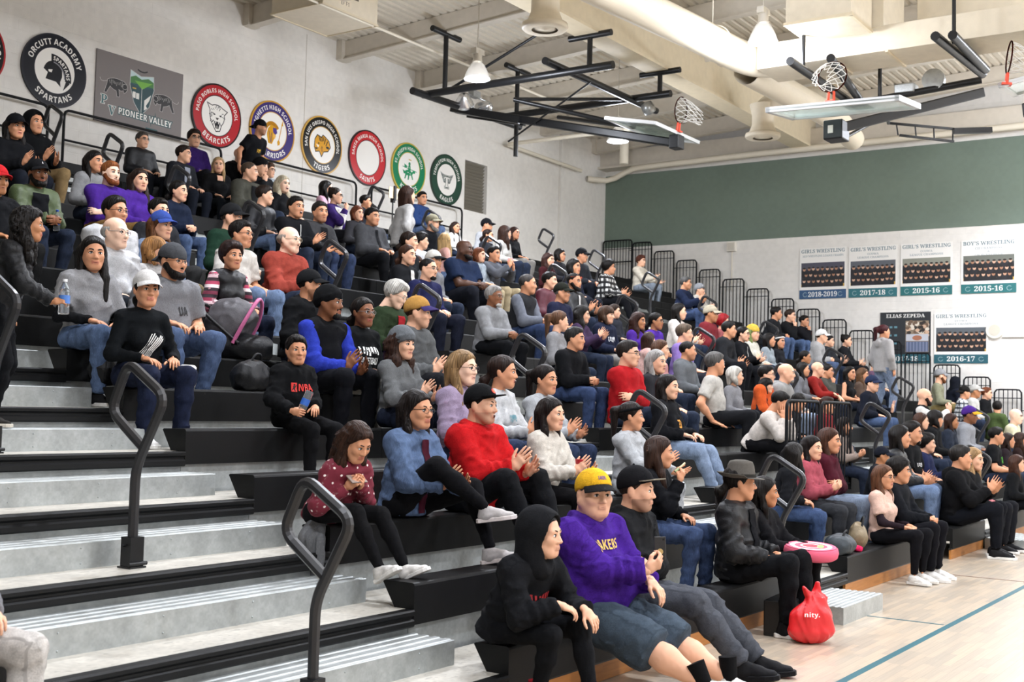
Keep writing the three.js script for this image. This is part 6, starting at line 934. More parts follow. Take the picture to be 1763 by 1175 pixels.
// ---------------------------------------------------------------- spectators
const CROWD = [
{x:8.36,row:14,s:1.159,yaw:0,hy:-5,lean:8,skin:2,pose:'clap',fem:1,hair:["long", "17120f"],top:["jacket", "141518"],bottom:["jeans", "1c2230"],hat:["cap", "15161a"],label:"person in black cap and black jacket with white shoulder print, clapping high at the left"},
{x:9.07,row:15,s:1.150,yaw:0,hy:0,lean:8,skin:2,pose:'clap',hair:["short", "17120f"],top:["hoodie", "101113"],bottom:["trousers", "8a7350"],hat:["hood", "101113"],label:"person with black hood up clapping high at the left edge"},
{x:7.27,row:11,s:1.051,yaw:0,hy:-10,lean:12,skin:4,pose:'clasp',hair:["buzz", "17120f"],top:["jacket", "4d5a3a", "nylon"],bottom:["jeans", "26344e"],openw:1.6,id:'olive',open_:'15161a',hat:["cap", "16171a"],beard:["full", "17120f"],hatlogo:["A", "#eee"],label:"man in olive bomber jacket and black cap at the left"},
{x:6.40,row:10,s:1.062,yaw:4,hy:0,lean:8,skin:3,pose:'lap',hair:["buzz", "17120f"],top:["jacket", "17181b"],bottom:["jeans", "222"],hat:["cap", "c2252a"],label:"person with red cap cut by the left photo edge"},
{x:8.98,row:13,s:1.042,yaw:0,hy:10,lean:8,skin:2,pose:'lap',fem:1,hair:["long", "17120f"],top:["sweater", "8b8b8b"],bottom:["jeans", "26344e"],label:"woman with long black hair in grey top below the grey banner"},
{x:8.66,row:12,s:1.085,yaw:-5,hy:0,lean:14,skin:0,pose:'cross',hair:["short", "9a5a2e"],top:["sweater", "4b2a8c"],bottom:["trousers", "8a6a3c"],beard:["full", "8a4a24"],print:{t:'RI',c:'#e8e4f0',u:.03,v:.34,w:.14,h:.08},label:"red haired bearded man in purple sweatshirt with crossed arms"},
{x:9.11,row:12,s:1.076,yaw:0,hy:-10,lean:6,skin:1,pose:'lap',fem:1,hair:["longer", "2c1d16"],top:["hoodie", "4f2c92"],bottom:["jeans", "5878a8"],label:"woman with long brown hair in purple hoodie beside the red haired man"},
{x:11.88,row:17,s:1.017,yaw:0,hy:0,lean:5,skin:1,pose:'lap',hair:["short", "5a544e"],top:["jacket", "14161a", "nylon"],bottom:["trousers", "1a1c22"],glasses:'333333',label:"grey haired man in black uniform jacket near the back wall"},
{x:12.05,row:16,s:1.068,yaw:8,hy:25,lean:10,skin:1,pose:'lap',hair:["short", "2a1d16"],top:["jacket", "24262b"],bottom:["trousers", "20242e"],open_:'9aa0ac',label:"dark haired man in charcoal suit and tie"},
{x:13.52,row:18,s:1.220,yaw:0,hy:-20,lean:0,skin:1,pose:'lap',hair:["full", "2a1d16"],top:["sweater", "3a2468"],bottom:["trousers", "1a1a20"],glasses:'222222',label:"young man in purple sweater standing by the red cat sign"},
{x:7.17,row:9,s:1.154,yaw:0,hy:5,lean:10,skin:2,pose:'cross',hair:["fade", "17120f"],top:["jacket", "c9cacc"],bottom:["jeans", "2a3a55"],glasses:'141414',label:"young man with black hair and glasses behind the white haired man"},
{x:6.66,row:8,s:1.117,yaw:0,hy:10,lean:10,skin:0,pose:'lap',hair:["fringe", "d6d2cc"],top:["jacket", "c3c4c6", "nylon"],bottom:["trousers", "30343c"],glasses:'8a8580',label:"bald white haired man with glasses in light grey jacket"},
{x:9.60,row:12,s:1.020,yaw:5,hy:15,lean:18,skin:1,pose:'clasp',fem:1,hair:["lowpony", "17120f"],top:["jacket", "1b2438"],bottom:["jeans", "4a6a9c"],label:"woman with tied back hair in navy jacket with white shoulders"},
{x:8.28,row:10,s:1.058,yaw:0,hy:0,lean:6,skin:1,pose:'lap',hair:["short", "17120f"],top:["jacket", "2b2c30"],bottom:["trousers", "3a3a3a"],label:"dark haired man half hidden behind the blue cap"},
{x:7.72,row:9,s:1.067,yaw:0,hy:5,lean:10,skin:1,pose:'lap',fem:1,hair:["long", "6a4428"],top:["jacket", "7a93b8", "denim"],bottom:["trousers", "8a7a5c"],hat:["cap", "39509a"],label:"person in blue cap and light denim jacket"},
{x:7.11,row:8,s:0.969,yaw:5,hy:30,lean:8,skin:1,pose:'lap',fem:1,hair:["bangs", "a87846"],top:["jacket", "b8b6b4"],bottom:["jeans", "2a3a55"],label:"woman with strawberry blonde hair behind the man in grey cap"},
{x:5.95,row:7,s:1.090,yaw:-5,hy:-25,lean:8,skin:2,pose:'lap',fem:1,hair:["longer", "17120f"],top:["hoodie", "9b9b9d", "heather"],bottom:["jeans", "5d80b4"],id:'blackhair',slv:'17181b',label:"woman with long straight black hair in grey and black sweatshirt"},
{x:6.69,row:7,s:1.127,yaw:-3,hy:5,lean:14,skin:2,pose:'lap',hair:["buzz", "17120f"],top:["hoodie", "85868a", "heather"],bottom:["jeans", "4a6694"],fat:0.45,glasses:'1a1a1a',sleeve:'short',id:'ua',hat:["backcap", "4e5054"],beard:["full", "17120f"],print:{t:'UA',c:'#1c1c1e',u:.06,v:.30,w:.17,h:.12},label:"bearded man in grey backwards cap and grey hooded vest"},
{x:5.92,row:6,s:1.056,yaw:-8,hy:-20,lean:10,skin:2,pose:'lap',fem:1,hair:["lowpony", "17120f"],top:["tight", "131619"],bottom:["jeans", "1b2748"],id:'whitecap',hat:["cap", "e9e7e4"],label:"young woman in white cap and black turtleneck top"},
{x:12.82,row:16,s:1.018,yaw:-15,hy:-40,lean:4,skin:1,pose:'lap',fem:1,hair:["long", "c9a878"],top:["sweater", "141416"],bottom:["trousers", "1c2024"],neckline:1,label:"blonde woman in black top looking at the camera"},
{x:14.34,row:18,s:1.062,yaw:5,hy:15,lean:24,skin:1,pose:'chin',hair:["bald", "17120f"],top:["hoodie", "17181b"],bottom:["jeans", "1c2230"],stub:0.4,glasses:'1a1a1a',label:"bald man in black hoodie resting his chin on his hands"},
{x:14.24,row:17,s:1.017,yaw:10,hy:30,lean:26,skin:2,pose:'stand',hair:["buzz", "17120f"],top:["tee", "15161a"],bottom:["jeans", "1c2230"],st:1,stub:0.45,sleeve:'short',hat:["backcap", "15161a"],print:{t:'~',c:'#e0b030',u:0,v:.3,w:.1,h:.08},label:"man in backwards black cap and black shirt with yellow print"},
{x:12.73,row:15,s:1.180,yaw:10,hy:30,lean:10,skin:1,pose:'lap',hair:["buzz", "5a4a3c"],top:["hoodie", "4a4a42"],bottom:["jeans", "2a3a55"],fat:0.4,open_:'131416',label:"bald man in dark olive grey hoodie"},
{x:13.63,row:16,s:1.190,yaw:0,hy:10,lean:10,skin:1,pose:'chin',hair:["buzz", "17120f"],top:["jacket", "191a1d"],bottom:["jeans", "222a3a"],hat:["beanie", "141416"],label:"person in black knit beanie behind the bald men"},
{x:14.54,row:17,s:1.017,yaw:0,hy:15,lean:6,skin:1,pose:'lap',hair:["full", "4a3222"],top:["jacket", "9aa2a8"],bottom:["jeans", "2a3a55"],glasses:'222222',label:"man with dark hair and glasses in pale grey jacket"},
{x:13.51,row:15,s:1.080,yaw:0,hy:-5,lean:6,skin:0,pose:'lap',fem:1,hair:["wavy", "d8ccb0"],top:["sweater", "16171a"],bottom:["trousers", "1a1a1e"],open:1,label:"woman with wavy white blonde hair in black"},
{x:11.67,row:13,s:1.090,yaw:10,hy:45,lean:16,skin:1,pose:'lap',hair:["short", "2a1d16"],top:["jacket", "17181c", "nylon"],bottom:["jeans", "6685b4"],label:"dark haired man in black and red jacket turning aside"},
{x:11.67,row:12,s:1.173,yaw:0,hy:-5,lean:8,skin:2,pose:'clapside',hair:["short", "17120f"],top:["jacket", "15161a"],bottom:["jeans", "26344e"],zip:'b9b9b4',open:1,label:"dark haired man in black jacket with raised hands"},
{x:9.26,row:10,s:1.157,yaw:8,hy:25,lean:8,skin:1,pose:'lap',hair:["buzz", "5a4a3c"],top:["jacket", "1f3a2c"],bottom:["trousers", "2a2c30"],hat:["cap", "1c1d1f"],label:"man in black cap and dark green jacket"},
{x:8.72,row:9,s:1.149,yaw:8,hy:15,lean:12,skin:2,pose:'lap',hair:["short", "17120f"],top:["tee", "dcd8d0"],bottom:["jeans", "6f8fbc"],glasses:'1a1a1a',sleeve:'short',label:"man with dark hair and glasses in white tee shirt"},
{x:8.01,row:8,s:1.052,yaw:0,hy:-10,lean:10,skin:2,pose:'lap',fem:1,hair:["curly", "2c1a16"],top:["jacket", "141518", "nylon"],bottom:["jeans", "1f2c48"],slv:'stripes',slvFull:1,label:"woman with short dark curly hair in black vest over striped sleeves"},
{x:9.44,row:9,s:1.190,yaw:0,hy:10,lean:12,skin:0,pose:'clasp',hair:["fringe", "b0a498"],top:["fleece", "a0463a"],bottom:["jeans", "2a3a55"],glasses:'b0a890',beard:["moustache", "a8927c"],label:"bald man with glasses and moustache in rust red fleece"},
{x:12.16,row:12,s:1.180,yaw:0,hy:-15,lean:6,skin:2,pose:'clasp',hair:["short", "2c2825"],top:["fleece", "3b3b3d"],bottom:["jeans", "2c4068"],stub:0.35,open_:'18191c',label:"greying man in charcoal fleece with one hand pointing"},
{x:15.24,row:16,s:1.070,yaw:20,hy:50,lean:4,skin:1,pose:'lap',fem:1,hair:["long", "17120f"],top:["tee", "d6a9bc"],bottom:["trousers", "222228"],label:"woman in pink top standing at the back wall"},
{x:14.73,row:15,s:1.097,yaw:15,hy:30,lean:4,skin:1,pose:'eat',fem:1,hair:["bun", "2a1d16"],top:["sweater", "3d2a6a"],bottom:["trousers", "2a2a30"],openw:2.2,glasses:'222222',open_:'d8d5d0',label:"woman with glasses in purple cardigan over white top"},
{x:14.51,row:14,s:0.971,yaw:0,hy:-5,lean:6,skin:1,pose:'lap',fem:1,hair:["bob", "7a4228"],top:["sweater", "3a3a3e"],bottom:["jeans", "26344e"],label:"woman with reddish hair leaning behind the big man in grey"},
{x:16.22,row:16,s:0.956,yaw:10,hy:30,lean:10,skin:2,pose:'lap',hair:["fade", "17120f"],top:["hoodie", "1e2026"],bottom:["jeans", "26344e"],label:"boy with short black hair by the landing rail"},
{x:14.08,row:13,s:1.142,yaw:0,hy:0,lean:4,skin:2,pose:'lap',hair:["short", "17120f"],top:["fleece", "47484b"],bottom:["trousers", "17181b"],fat:0.6,openw:0.5,stub:0.2,id:'bigfleece',open_:'17181b',label:"large man in charcoal zip fleece smiling"},
{x:13.37,row:11,s:1.063,yaw:60,hy:75,lean:8,skin:1,pose:'stand',fem:1,hair:["long", "3a241a"],top:["sweater", "c7c6c4", "fleece"],bottom:["jeans", "1c2740"],st:1,label:"woman in pale grey sweater standing with her back turned"},
{x:19.58,row:18,s:1.131,yaw:0,hy:-15,lean:8,skin:2,pose:'lap',hair:["short", "17120f"],top:["sweater", "2c4270"],bottom:["jeans", "5a78a8"],label:"man in blue pullover behind the standing woman"},
{x:8.33,row:7,s:1.075,yaw:10,hy:35,lean:12,skin:2,pose:'lap',hair:["buzz", "17120f"],top:["hoodie", "151618"],bottom:["jeans", "26344e"],stub:0.5,hat:["cap", "18191b"],label:"man in black cap and black hooded top behind the blue jacket"},
{x:7.87,row:6,s:1.161,yaw:0,hy:15,lean:12,skin:4,pose:'clap',hair:["buzz", "17120f"],top:["jacket", "2f3fae", "nylon"],bottom:["trousers", "14151a"],openw:2.6,id:'bluejacket',open_:'131417',hat:["beanie", "141517"],beard:["goatee", "17120f"],label:"man in black knit cap and bright blue and white team jacket"},
{x:6.87,row:5,s:0.875,yaw:-4,hy:-28,lean:4,skin:2,pose:'bottle',hair:["short", "17120f"],top:["hoodie", "121315"],bottom:["trousers", "141416"],kid:1,id:'nba',print:{t:'NBA',c:'#d0322c',u:.0,v:.33,w:.21,h:.1},label:"young boy in black hoodie with red letters holding a bottle"},
{x:8.38,row:6,s:1.086,yaw:-2,hy:-8,lean:8,skin:4,pose:'lap',fem:1,hair:["lowpony", "17120f"],top:["sweater", "121416"],bottom:["trousers", "c9c4ba"],glasses:'8a8a8a',id:'bball',print:{t:'~/BASKETBALL',c:'#e6e8e6',u:.0,v:.28,w:.25,h:.2},label:"woman with glasses in black sweatshirt with a round basketball print"},
{x:9.59,row:7,s:1.115,yaw:5,hy:20,lean:14,skin:0,pose:'lap',hair:["full", "cfccc4"],top:["jacket", "2c3a26"],bottom:["jeans", "26344e"],hp:22,glasses:'b8b0a0',open_:'a8242c',openv:0.3,label:"white haired man looking down in green jacket with red collar"},
{x:9.11,row:6,s:1.168,yaw:5,hy:28,lean:12,skin:1,pose:'clap',hair:["buzz", "4a3222"],top:["jacket", "5b5d5e"],bottom:["trousers", "1b1c20"],stub:0.3,id:'tancap',hat:["cap", "b88a48", "3b3264"],label:"man in tan cap with purple brim clapping in grey jacket"},
{x:8.14,row:5,s:1.044,yaw:0,hy:-2,lean:6,skin:1,pose:'clap',fem:1,hair:["curlylong", "3a241a"],top:["sweater", "6d6f70", "heather"],bottom:["jeans", "1c2740"],id:'greybeanie',hat:["beanie", "6a6e72"],label:"girl in grey knit cap with long curly brown hair clapping"},
{x:8.10,row:4,s:1.159,yaw:5,hy:5,lean:5,skin:0,pose:'lap',fem:1,hair:["longer", "9a7a52"],top:["fleece", "9b8ba4"],bottom:["jeans", "2c4068"],glasses:'3a3034',id:'lilac',label:"woman with long blonde hair and glasses in lilac fleece"},
{x:8.64,row:4,s:1.142,yaw:8,hy:22,lean:8,skin:2,pose:'clap',fem:1,hair:["lowpony", "2c1c16"],top:["tee", "c4c6c8"],bottom:["jeans", "2c4068"],id:'bunclap',open:1,print:{t:'~',c:'#4a8a98',u:0,v:.3,w:.12,h:.08},label:"woman with low bun clapping in light grey long sleeved shirt"},
{x:9.35,row:4,s:1.079,yaw:0,hy:0,lean:8,skin:2,pose:'clap',fem:1,hair:["pony", "1c1412"],top:["sweater", "b0b4b8"],bottom:["jeans", "2c4068"],id:'pony2',label:"woman with dark ponytail clapping beside the woman in white"},
{x:5.80,row:3,s:0.895,yaw:-10,hy:-8,lean:40,skin:2,pose:'phone',fem:1,hair:["wavy", "3a2419"],top:["sweater", "6d1a2c"],bottom:["leggings", "141416"],kid:1,hp:26,pat:'dots',leg:'ext',id:'dots',label:"girl in maroon polka dot top looking down at her phone"},
{x:6.61,row:3,s:1.070,yaw:0,hy:-2,lean:8,skin:2,pose:'clap',fem:1,hair:["long", "1c1412"],top:["jacket", "5a7cae", "denim"],bottom:["leggings", "131316"],fat:0.3,openw:0.6,glasses:'15130f',leg:'cross',id:'denim',open_:'4a1626',shoe:["b9b4b2", "e6dcd8"],label:"woman with glasses in blue denim jacket clapping"},
{x:7.37,row:3,s:1.133,yaw:0,hy:10,lean:8,skin:1,pose:'clap',hair:["buzz", "17120f"],top:["hoodie", "c01a1e"],bottom:["trousers", "121316"],fat:0.5,stub:0.35,id:'red49',open:1,hat:["flatcap", "141517"],hatlogo:["SF", "#d8b25a", "#b3161c"],label:"man in red hoodie and black cap shouting and clapping"},
{x:8.37,row:3,s:1.050,yaw:0,hy:0,lean:8,skin:1,pose:'clap',fem:1,hair:["long", "1f1613"],top:["sweater", "d3cdc2"],bottom:["leggings", "141416"],id:'cream',label:"woman with dark shoulder length hair in cream sweater clapping"},
{x:9.81,row:3,s:1.032,yaw:5,hy:25,lean:4,skin:2,pose:'clapside',fem:1,hair:["pony", "1f1511"],top:["sweater", "b9bcbf"],bottom:["jeans", "c8ccd0"],id:'headband',hat:["band", "131416"],label:"girl with ponytail and black headband in light grey sweatshirt"},
{x:8.96,row:2,s:1.039,yaw:5,hy:25,lean:8,skin:2,pose:'eat',fem:1,hair:["longer", "3b261c"],top:["sweater", "121317"],bottom:["jeans", "3a5688"],id:'straw',label:"woman with long ombre hair eating, in black sweater"},
{x:5.87,row:1,s:0.992,yaw:-8,hy:8,lean:30,skin:1,pose:'rest',hair:["short", "17120f"],top:["hoodie", "1a1b1e"],bottom:["leggings", "151619"],kid:1,id:'hoodboy',hat:["hood", "1c1d20"],shoe:["17171a", "e8e8e8"],print:{t:'~',c:'#a01c22',u:.0,v:.30,w:.24,h:.1},label:"boy in black hoodie with hood up leaning on his knees"},
{x:6.76,row:1,s:1.159,yaw:-6,hy:-30,lean:4,skin:1,pose:'show',hair:["buzz", "6a645e"],top:["hoodie", "46228a"],bottom:["shorts", "46525e"],fat:1,leg:'ext',id:'purple',hat:["cap", "f0b92c", "1c1c1e"],shoe:["e9e7e2", "e2ded2"],hatlogo:["LAKERS", "#45258a"],print:{t:'LAKERS',c:'#d9b25a',u:.04,v:.31,w:.24,h:.1},label:"large man in purple hoodie and yellow cap holding up a phone"},
{x:7.33,row:1,s:1.159,yaw:4,hy:12,lean:4,skin:1,pose:'cross',hair:["buzz", "3a2a20"],top:["hoodie", "1a1b1d"],bottom:["loose", "50535a"],stub:0.3,leg:'ext',id:'sweats',hat:["flatcap", "161619", "8a8272"],beard:["stubble", "4a3020"],shoe:["131316", "131316"],label:"bearded man in black flat brimmed cap and grey sweatpants"},
{x:9.13,row:1,s:1.132,yaw:4,hy:32,lean:2,skin:2,pose:'lap',hair:["lowpony", "17120f"],top:["jacket", "131417", "nylon"],bottom:["trousers", "131417"],laces:1,id:'fedora',open_:'15161a',hat:["fedora", "6a6660", "3a3834"],beard:["moustache", "2a2420"],shoe:["17171a", "e6e4de"],label:"man in grey fedora and black jacket in the front row"},
{x:9.58,row:1,s:1.001,yaw:0,hy:20,lean:6,skin:3,pose:'hug',fem:1,hair:["long", "17120f"],top:["sweater", "121215"],bottom:["leggings", "111113"],id:'disc',label:"person in black resting hands on a pink foam disc"},
{x:11.71,row:2,s:0.967,yaw:25,hy:70,lean:20,skin:2,pose:'lap',fem:1,hair:["longer", "17120f"],top:["sweater", "15161a"],bottom:["jeans", "38588c"],id:'awayhair',label:"woman with long black hair turned away, in black top and blue jeans"},
{x:12.51,row:2,s:1.019,yaw:0,hy:-10,lean:8,skin:1,pose:'phone',fem:1,hair:["long", "1c1412"],top:["hoodie", "a8505c"],bottom:["trousers", "3a3c40"],label:"young woman in rose pink hoodie behind the black haired woman"},
{x:13.08,row:2,s:1.115,yaw:5,hy:5,lean:6,skin:2,pose:'cross',fem:1,hair:["long", "4a2c1e"],top:["hoodie", "4a1724"],bottom:["jeans", "8fa8c8"],label:"woman with long brown hair in maroon hoodie with crossed arms"},
{x:12.93,row:1,s:1.011,yaw:-4,hy:-10,lean:2,skin:2,pose:'lap',fem:1,hair:["longer", "6a4630"],top:["tee", "e3bfae"],bottom:["leggings", "141418"],glasses:'5a5048',id:'pinktee',shoe:["e8e6e0", "e8e6e0"],slv:'2a2026',label:"woman with very long brown hair and glasses in pale pink shirt"},
{x:13.35,row:1,s:1.086,yaw:0,hy:10,lean:6,skin:2,pose:'clasp',hair:["curly", "17120f"],top:["jacket", "15171c"],bottom:["trousers", "131318"],shoe:["eceae6", "eceae6"],label:"boy with curly black hair in dark track suit"},
{x:14.86,row:2,s:0.834,yaw:0,hy:20,lean:14,skin:3,pose:'lap',hair:["buzz", "17120f"],top:["jacket", "1a1c22"],bottom:["jeans", "3a5688"],hat:["cap", "1b1e28"],label:"person in dark navy cap hidden behind the pink shirt"},
{x:15.65,row:2,s:1.159,yaw:10,hy:22,lean:8,skin:2,pose:'clap',fem:1,hair:["long", "17120f"],top:["leather", "1b1c1e", "leather"],bottom:["jeans", "6f90c0"],label:"woman with long black hair in black leather jacket clapping"},
{x:16.31,row:2,s:1.220,yaw:0,hy:5,lean:4,skin:2,pose:'lap',hair:["fade", "17120f"],top:["tee", "131416"],bottom:["trousers", "222226"],sleeve:'short',beard:["goatee", "17120f"],print:{t:'~',c:'#e8e8e8',u:0,v:.3,w:.2,h:.06},label:"man with beard in black tee shirt with white lettering"},
{x:16.87,row:2,s:1.019,yaw:5,hy:10,lean:10,skin:1,pose:'phone',hair:["curly", "17120f"],top:["jacket", "232a4c"],bottom:["trousers", "6a6c70"],label:"boy with curly dark hair in navy jacket holding a paper"},
{x:15.95,row:1,s:1.220,yaw:4,hy:20,lean:6,skin:2,pose:'claphigh',hair:["short", "2a2624"],top:["hoodie", "121214"],bottom:["trousers", "14161c"],open:1,shoe:["1a1a1c", "e6e4de"],label:"man in black hoodie clapping in the front row at right"},
{x:16.72,row:1,s:1.159,yaw:0,hy:-10,lean:4,skin:1,pose:'lap',fem:1,hair:["wavy", "b89468"],top:["sweater", "1a1a1c"],bottom:["trousers", "1c1d22"],id:'handbag',label:"blonde woman with red handbag beside the clapping man"},
{x:19.28,row:1,s:0.991,yaw:0,hy:10,lean:8,skin:1,pose:'lap',fem:1,hair:["wavy", "4a2c1e"],top:["jacket", "161719"],bottom:["trousers", "17181c"],label:"girl with brown hair in black coat at the right edge"},
{x:21.03,row:2,s:1.129,yaw:8,hy:20,lean:8,skin:2,pose:'lap',hair:["short", "17120f"],top:["tee", "17181a"],bottom:["jeans", "26344e"],sleeve:'short',print:{t:'~',c:'#5ac23c',u:0,v:.3,w:.16,h:.14},label:"man in black tee shirt with green print at right"},
{x:21.96,row:2,s:1.005,yaw:5,hy:25,lean:8,skin:2,pose:'lap',fem:1,hair:["long", "2a1a14"],top:["sweater", "2a2226"],bottom:["jeans", "26344e"],label:"dark haired woman behind the man with green print"},
{x:22.98,row:2,s:1.006,yaw:5,hy:25,lean:8,skin:2,pose:'lap',fem:1,hair:["wavy", "3a2419"],top:["sweater", "2c1e1c"],bottom:["jeans", "26344e"],label:"woman with brown hair at the far right edge"},
{x:25.49,row:3,s:1.220,yaw:0,hy:-5,lean:16,skin:0,pose:'clasp',hair:["bald", "85827e"],top:["sweater", "d6d0b0"],bottom:["jeans", "3a4a68"],label:"bald man in cream sweater at the right edge"},
{x:22.05,row:3,s:1.190,yaw:5,hy:10,lean:10,skin:4,pose:'lap',hair:["buzz", "17120f"],top:["hoodie", "9b9da2", "heather"],bottom:["jeans", "26344e"],hat:["cap", "4b2a82", "d9a32c"],label:"man in purple and yellow cap and grey hoodie"},
{x:20.98,row:3,s:1.033,yaw:5,hy:15,lean:8,skin:3,pose:'lap',fem:1,hair:["long", "3a2218"],top:["jacket", "2a3446", "denim"],bottom:["jeans", "26344e"],label:"woman with sunglasses on her head in dark denim"},
{x:19.95,row:3,s:1.082,yaw:5,hy:25,lean:8,skin:2,pose:'lap',hair:["bangs", "17120f"],top:["hoodie", "131416"],bottom:["jeans", "26344e"],label:"child with black hood in a dark coat"},
{x:19.17,row:3,s:1.024,yaw:5,hy:20,lean:8,skin:1,pose:'lap',fem:1,hair:["long", "4a2e20"],top:["sweater", "2a2224"],bottom:["jeans", "26344e"],label:"girl with brown hair behind the bearded man in lettered shirt"},
{x:21.89,row:4,s:1.220,yaw:8,hy:30,lean:6,skin:1,pose:'photo',hair:["bald", "17120f"],top:["jacket", "15161a"],bottom:["jeans", "26344e"],glasses:'222222',beard:["full", "2a1a14"],slv:'dcd9d2',slvFull:1,label:"bald bearded man in white sleeves filming with a phone"},
{x:27.45,row:5,s:1.087,yaw:10,hy:35,lean:10,skin:2,pose:'lap',hair:["short", "17120f"],top:["jacket", "cccccc"],bottom:["jeans", "26344e"],pat:'plaid',hat:["backcap", "1c1a18"],label:"man in plaid jacket and dark flat hat"},
{x:28.45,row:5,s:1.154,yaw:5,hy:20,lean:8,skin:3,pose:'lap',hair:["buzz", "85827e"],top:["jacket", "c9c8c2"],bottom:["jeans", "6a82a8"],hat:["cap", "b8b6b0"],label:"man in pale grey cap and light shirt"},
{x:29.58,row:5,s:1.134,yaw:0,hy:5,lean:8,skin:1,pose:'lap',hair:["short", "7a4226"],top:["jacket", "191a1c"],bottom:["jeans", "26344e"],label:"boy with red hair in black jacket"},
{x:28.07,row:6,s:1.220,yaw:10,hy:30,lean:10,skin:1,pose:'lap',hair:["buzz", "6a4a30"],top:["shirt", "8a8a72"],bottom:["trousers", "8a7a50"],hat:["cap", "8f9092"],beard:["full", "6a3f22"],label:"bearded man in grey cap and olive shirt"},
{x:29.50,row:6,s:1.066,yaw:40,hy:80,lean:10,skin:3,pose:'lap',hair:["short", "17120f"],top:["hoodie", "1a1e2a"],bottom:["jeans", "26344e"],hat:["hood", "171a22"],label:"person with dark hood up facing away"},
{x:27.62,row:4,s:1.062,yaw:60,hy:95,lean:8,skin:2,pose:'lap',hair:["full", "17120f"],top:["jacket", "4a5a34"],bottom:["jeans", "26344e"],label:"person in green jacket seen from behind"},
{x:20.91,row:5,s:1.098,yaw:0,hy:-10,lean:14,skin:1,pose:'wave',hair:["buzz", "17120f"],top:["jacket", "191d28"],bottom:["jeans", "4a6a9c"],hat:["cap", "27304a"],label:"man in navy cap and dark jacket with one raised hand"},
{x:24.80,row:6,s:1.148,yaw:55,hy:40,lean:0,skin:2,pose:'stand',fem:1,hair:["pony", "4a1c20"],top:["hoodie", "a9a6a4", "heather"],bottom:["jeans", "7a8fb0"],fat:0.4,st:1,step:0.12,label:"woman with dark red ponytail standing in grey hoodie"},
{x:22.01,row:6,s:1.001,yaw:-5,hy:-15,lean:8,skin:2,pose:'lap',fem:1,hair:["long", "17120f"],top:["tight", "1a1a1c"],bottom:["jeans", "1c2230"],sleeve:'none',label:"woman with long black hair in sleeveless top"},
{x:22.75,row:6,s:0.993,yaw:0,hy:5,lean:8,skin:2,pose:'lap',fem:1,hair:["wavy", "6a4a30"],top:["sweater", "5a4a40"],bottom:["jeans", "26344e"],label:"woman with ombre hair behind the navy cap"},
{x:27.83,row:9,s:1.159,yaw:5,hy:10,lean:10,skin:1,pose:'clap',fem:1,hair:["bun", "17120f"],top:["jacket", "1c1d20"],bottom:["trousers", "1a1a1e"],open:1,label:"woman with hair bun clapping in dark jacket"},
{x:25.68,row:7,s:1.028,yaw:0,hy:0,lean:8,skin:1,pose:'lap',hair:["short", "5a4434"],top:["sweater", "5c4458"],bottom:["jeans", "26344e"],label:"person in muted purple top behind the standing woman"},
{x:14.66,row:5,s:1.205,yaw:15,hy:48,lean:2,skin:2,pose:'side',hair:["short", "5e5b58"],top:["tee", "c6c2ba"],bottom:["trousers", "1a1b1e"],sleeve:'short',id:'lighttee',label:"grey haired man in light tee shirt looking away"},
{x:15.21,row:5,s:1.005,yaw:5,hy:25,lean:8,skin:1,pose:'lap',fem:1,hair:["bob", "d8d4ca"],top:["sweater", "8a8a8e"],bottom:["jeans", "4a6894"],label:"person with white hair hidden beyond the man in light tee"},
{x:19.36,row:8,s:1.153,yaw:5,hy:20,lean:20,skin:2,pose:'clap',hair:["short", "17120f"],top:["jacket", "26272a"],bottom:["trousers", "17181c"],label:"dark haired man in charcoal jacket leaning in and clapping"},
{x:20.23,row:8,s:1.084,yaw:0,hy:5,lean:10,skin:1,pose:'clap',fem:1,hair:["lowpony", "17120f"],top:["jacket", "141518"],bottom:["trousers", "17181c"],glasses:'1a1a1a',zip:'d8d8d4',open:1,label:"woman with glasses and tied hair in black jacket shouting"},
{x:20.73,row:8,s:1.155,yaw:0,hy:5,lean:6,skin:1,pose:'lap',fem:1,hair:["long", "8a9a58"],top:["sweater", "d4d2c4"],bottom:["jeans", "26344e"],hat:["backcap", "d6b24a"],label:"person with green dyed hair and yellow cap"},
{x:21.50,row:8,s:1.039,yaw:5,hy:20,lean:8,skin:2,pose:'lap',fem:1,hair:["long", "17120f"],top:["sweater", "97a0a6"],bottom:["jeans", "3a5688"],label:"woman with long black hair in pale grey blue sweater"},
{x:22.05,row:8,s:1.035,yaw:0,hy:-10,lean:6,skin:2,pose:'lap',fem:1,hair:["long", "17120f"],top:["sweater", "1c1d22"],bottom:["jeans", "26344e"],hat:["band", "e6e4e0"],label:"girl with white headband and long black hair"},
{x:25.81,row:9,s:1.161,yaw:8,hy:28,lean:22,skin:1,pose:'clasp',hair:["buzz", "4a3222"],top:["hoodie", "a7a6a5", "heather"],bottom:["jeans", "4a6490"],hat:["cap", "e4e2de"],label:"man in white cap and grey hoodie leaning forward"},
{x:26.74,row:9,s:1.046,yaw:0,hy:5,lean:8,skin:1,pose:'clap',hair:["short", "17120f"],top:["jacket", "2a2c30"],bottom:["jeans", "26344e"],label:"smiling person beyond the man in white cap"},
{x:16.29,row:5,s:1.083,yaw:5,hy:15,lean:8,skin:1,pose:'lap',hair:["short", "17120f"],top:["sweater", "d05a2a"],bottom:["jeans", "26344e"],glasses:'333333',label:"person with glasses in orange sweater"},
{x:16.22,row:5,s:0.864,yaw:5,hy:10,lean:14,skin:1,pose:'lap',fem:1,hair:["bangs", "17120f"],top:["sweater", "1c1f28"],bottom:["jeans", "26344e"],label:"woman with black fringe in navy top"},
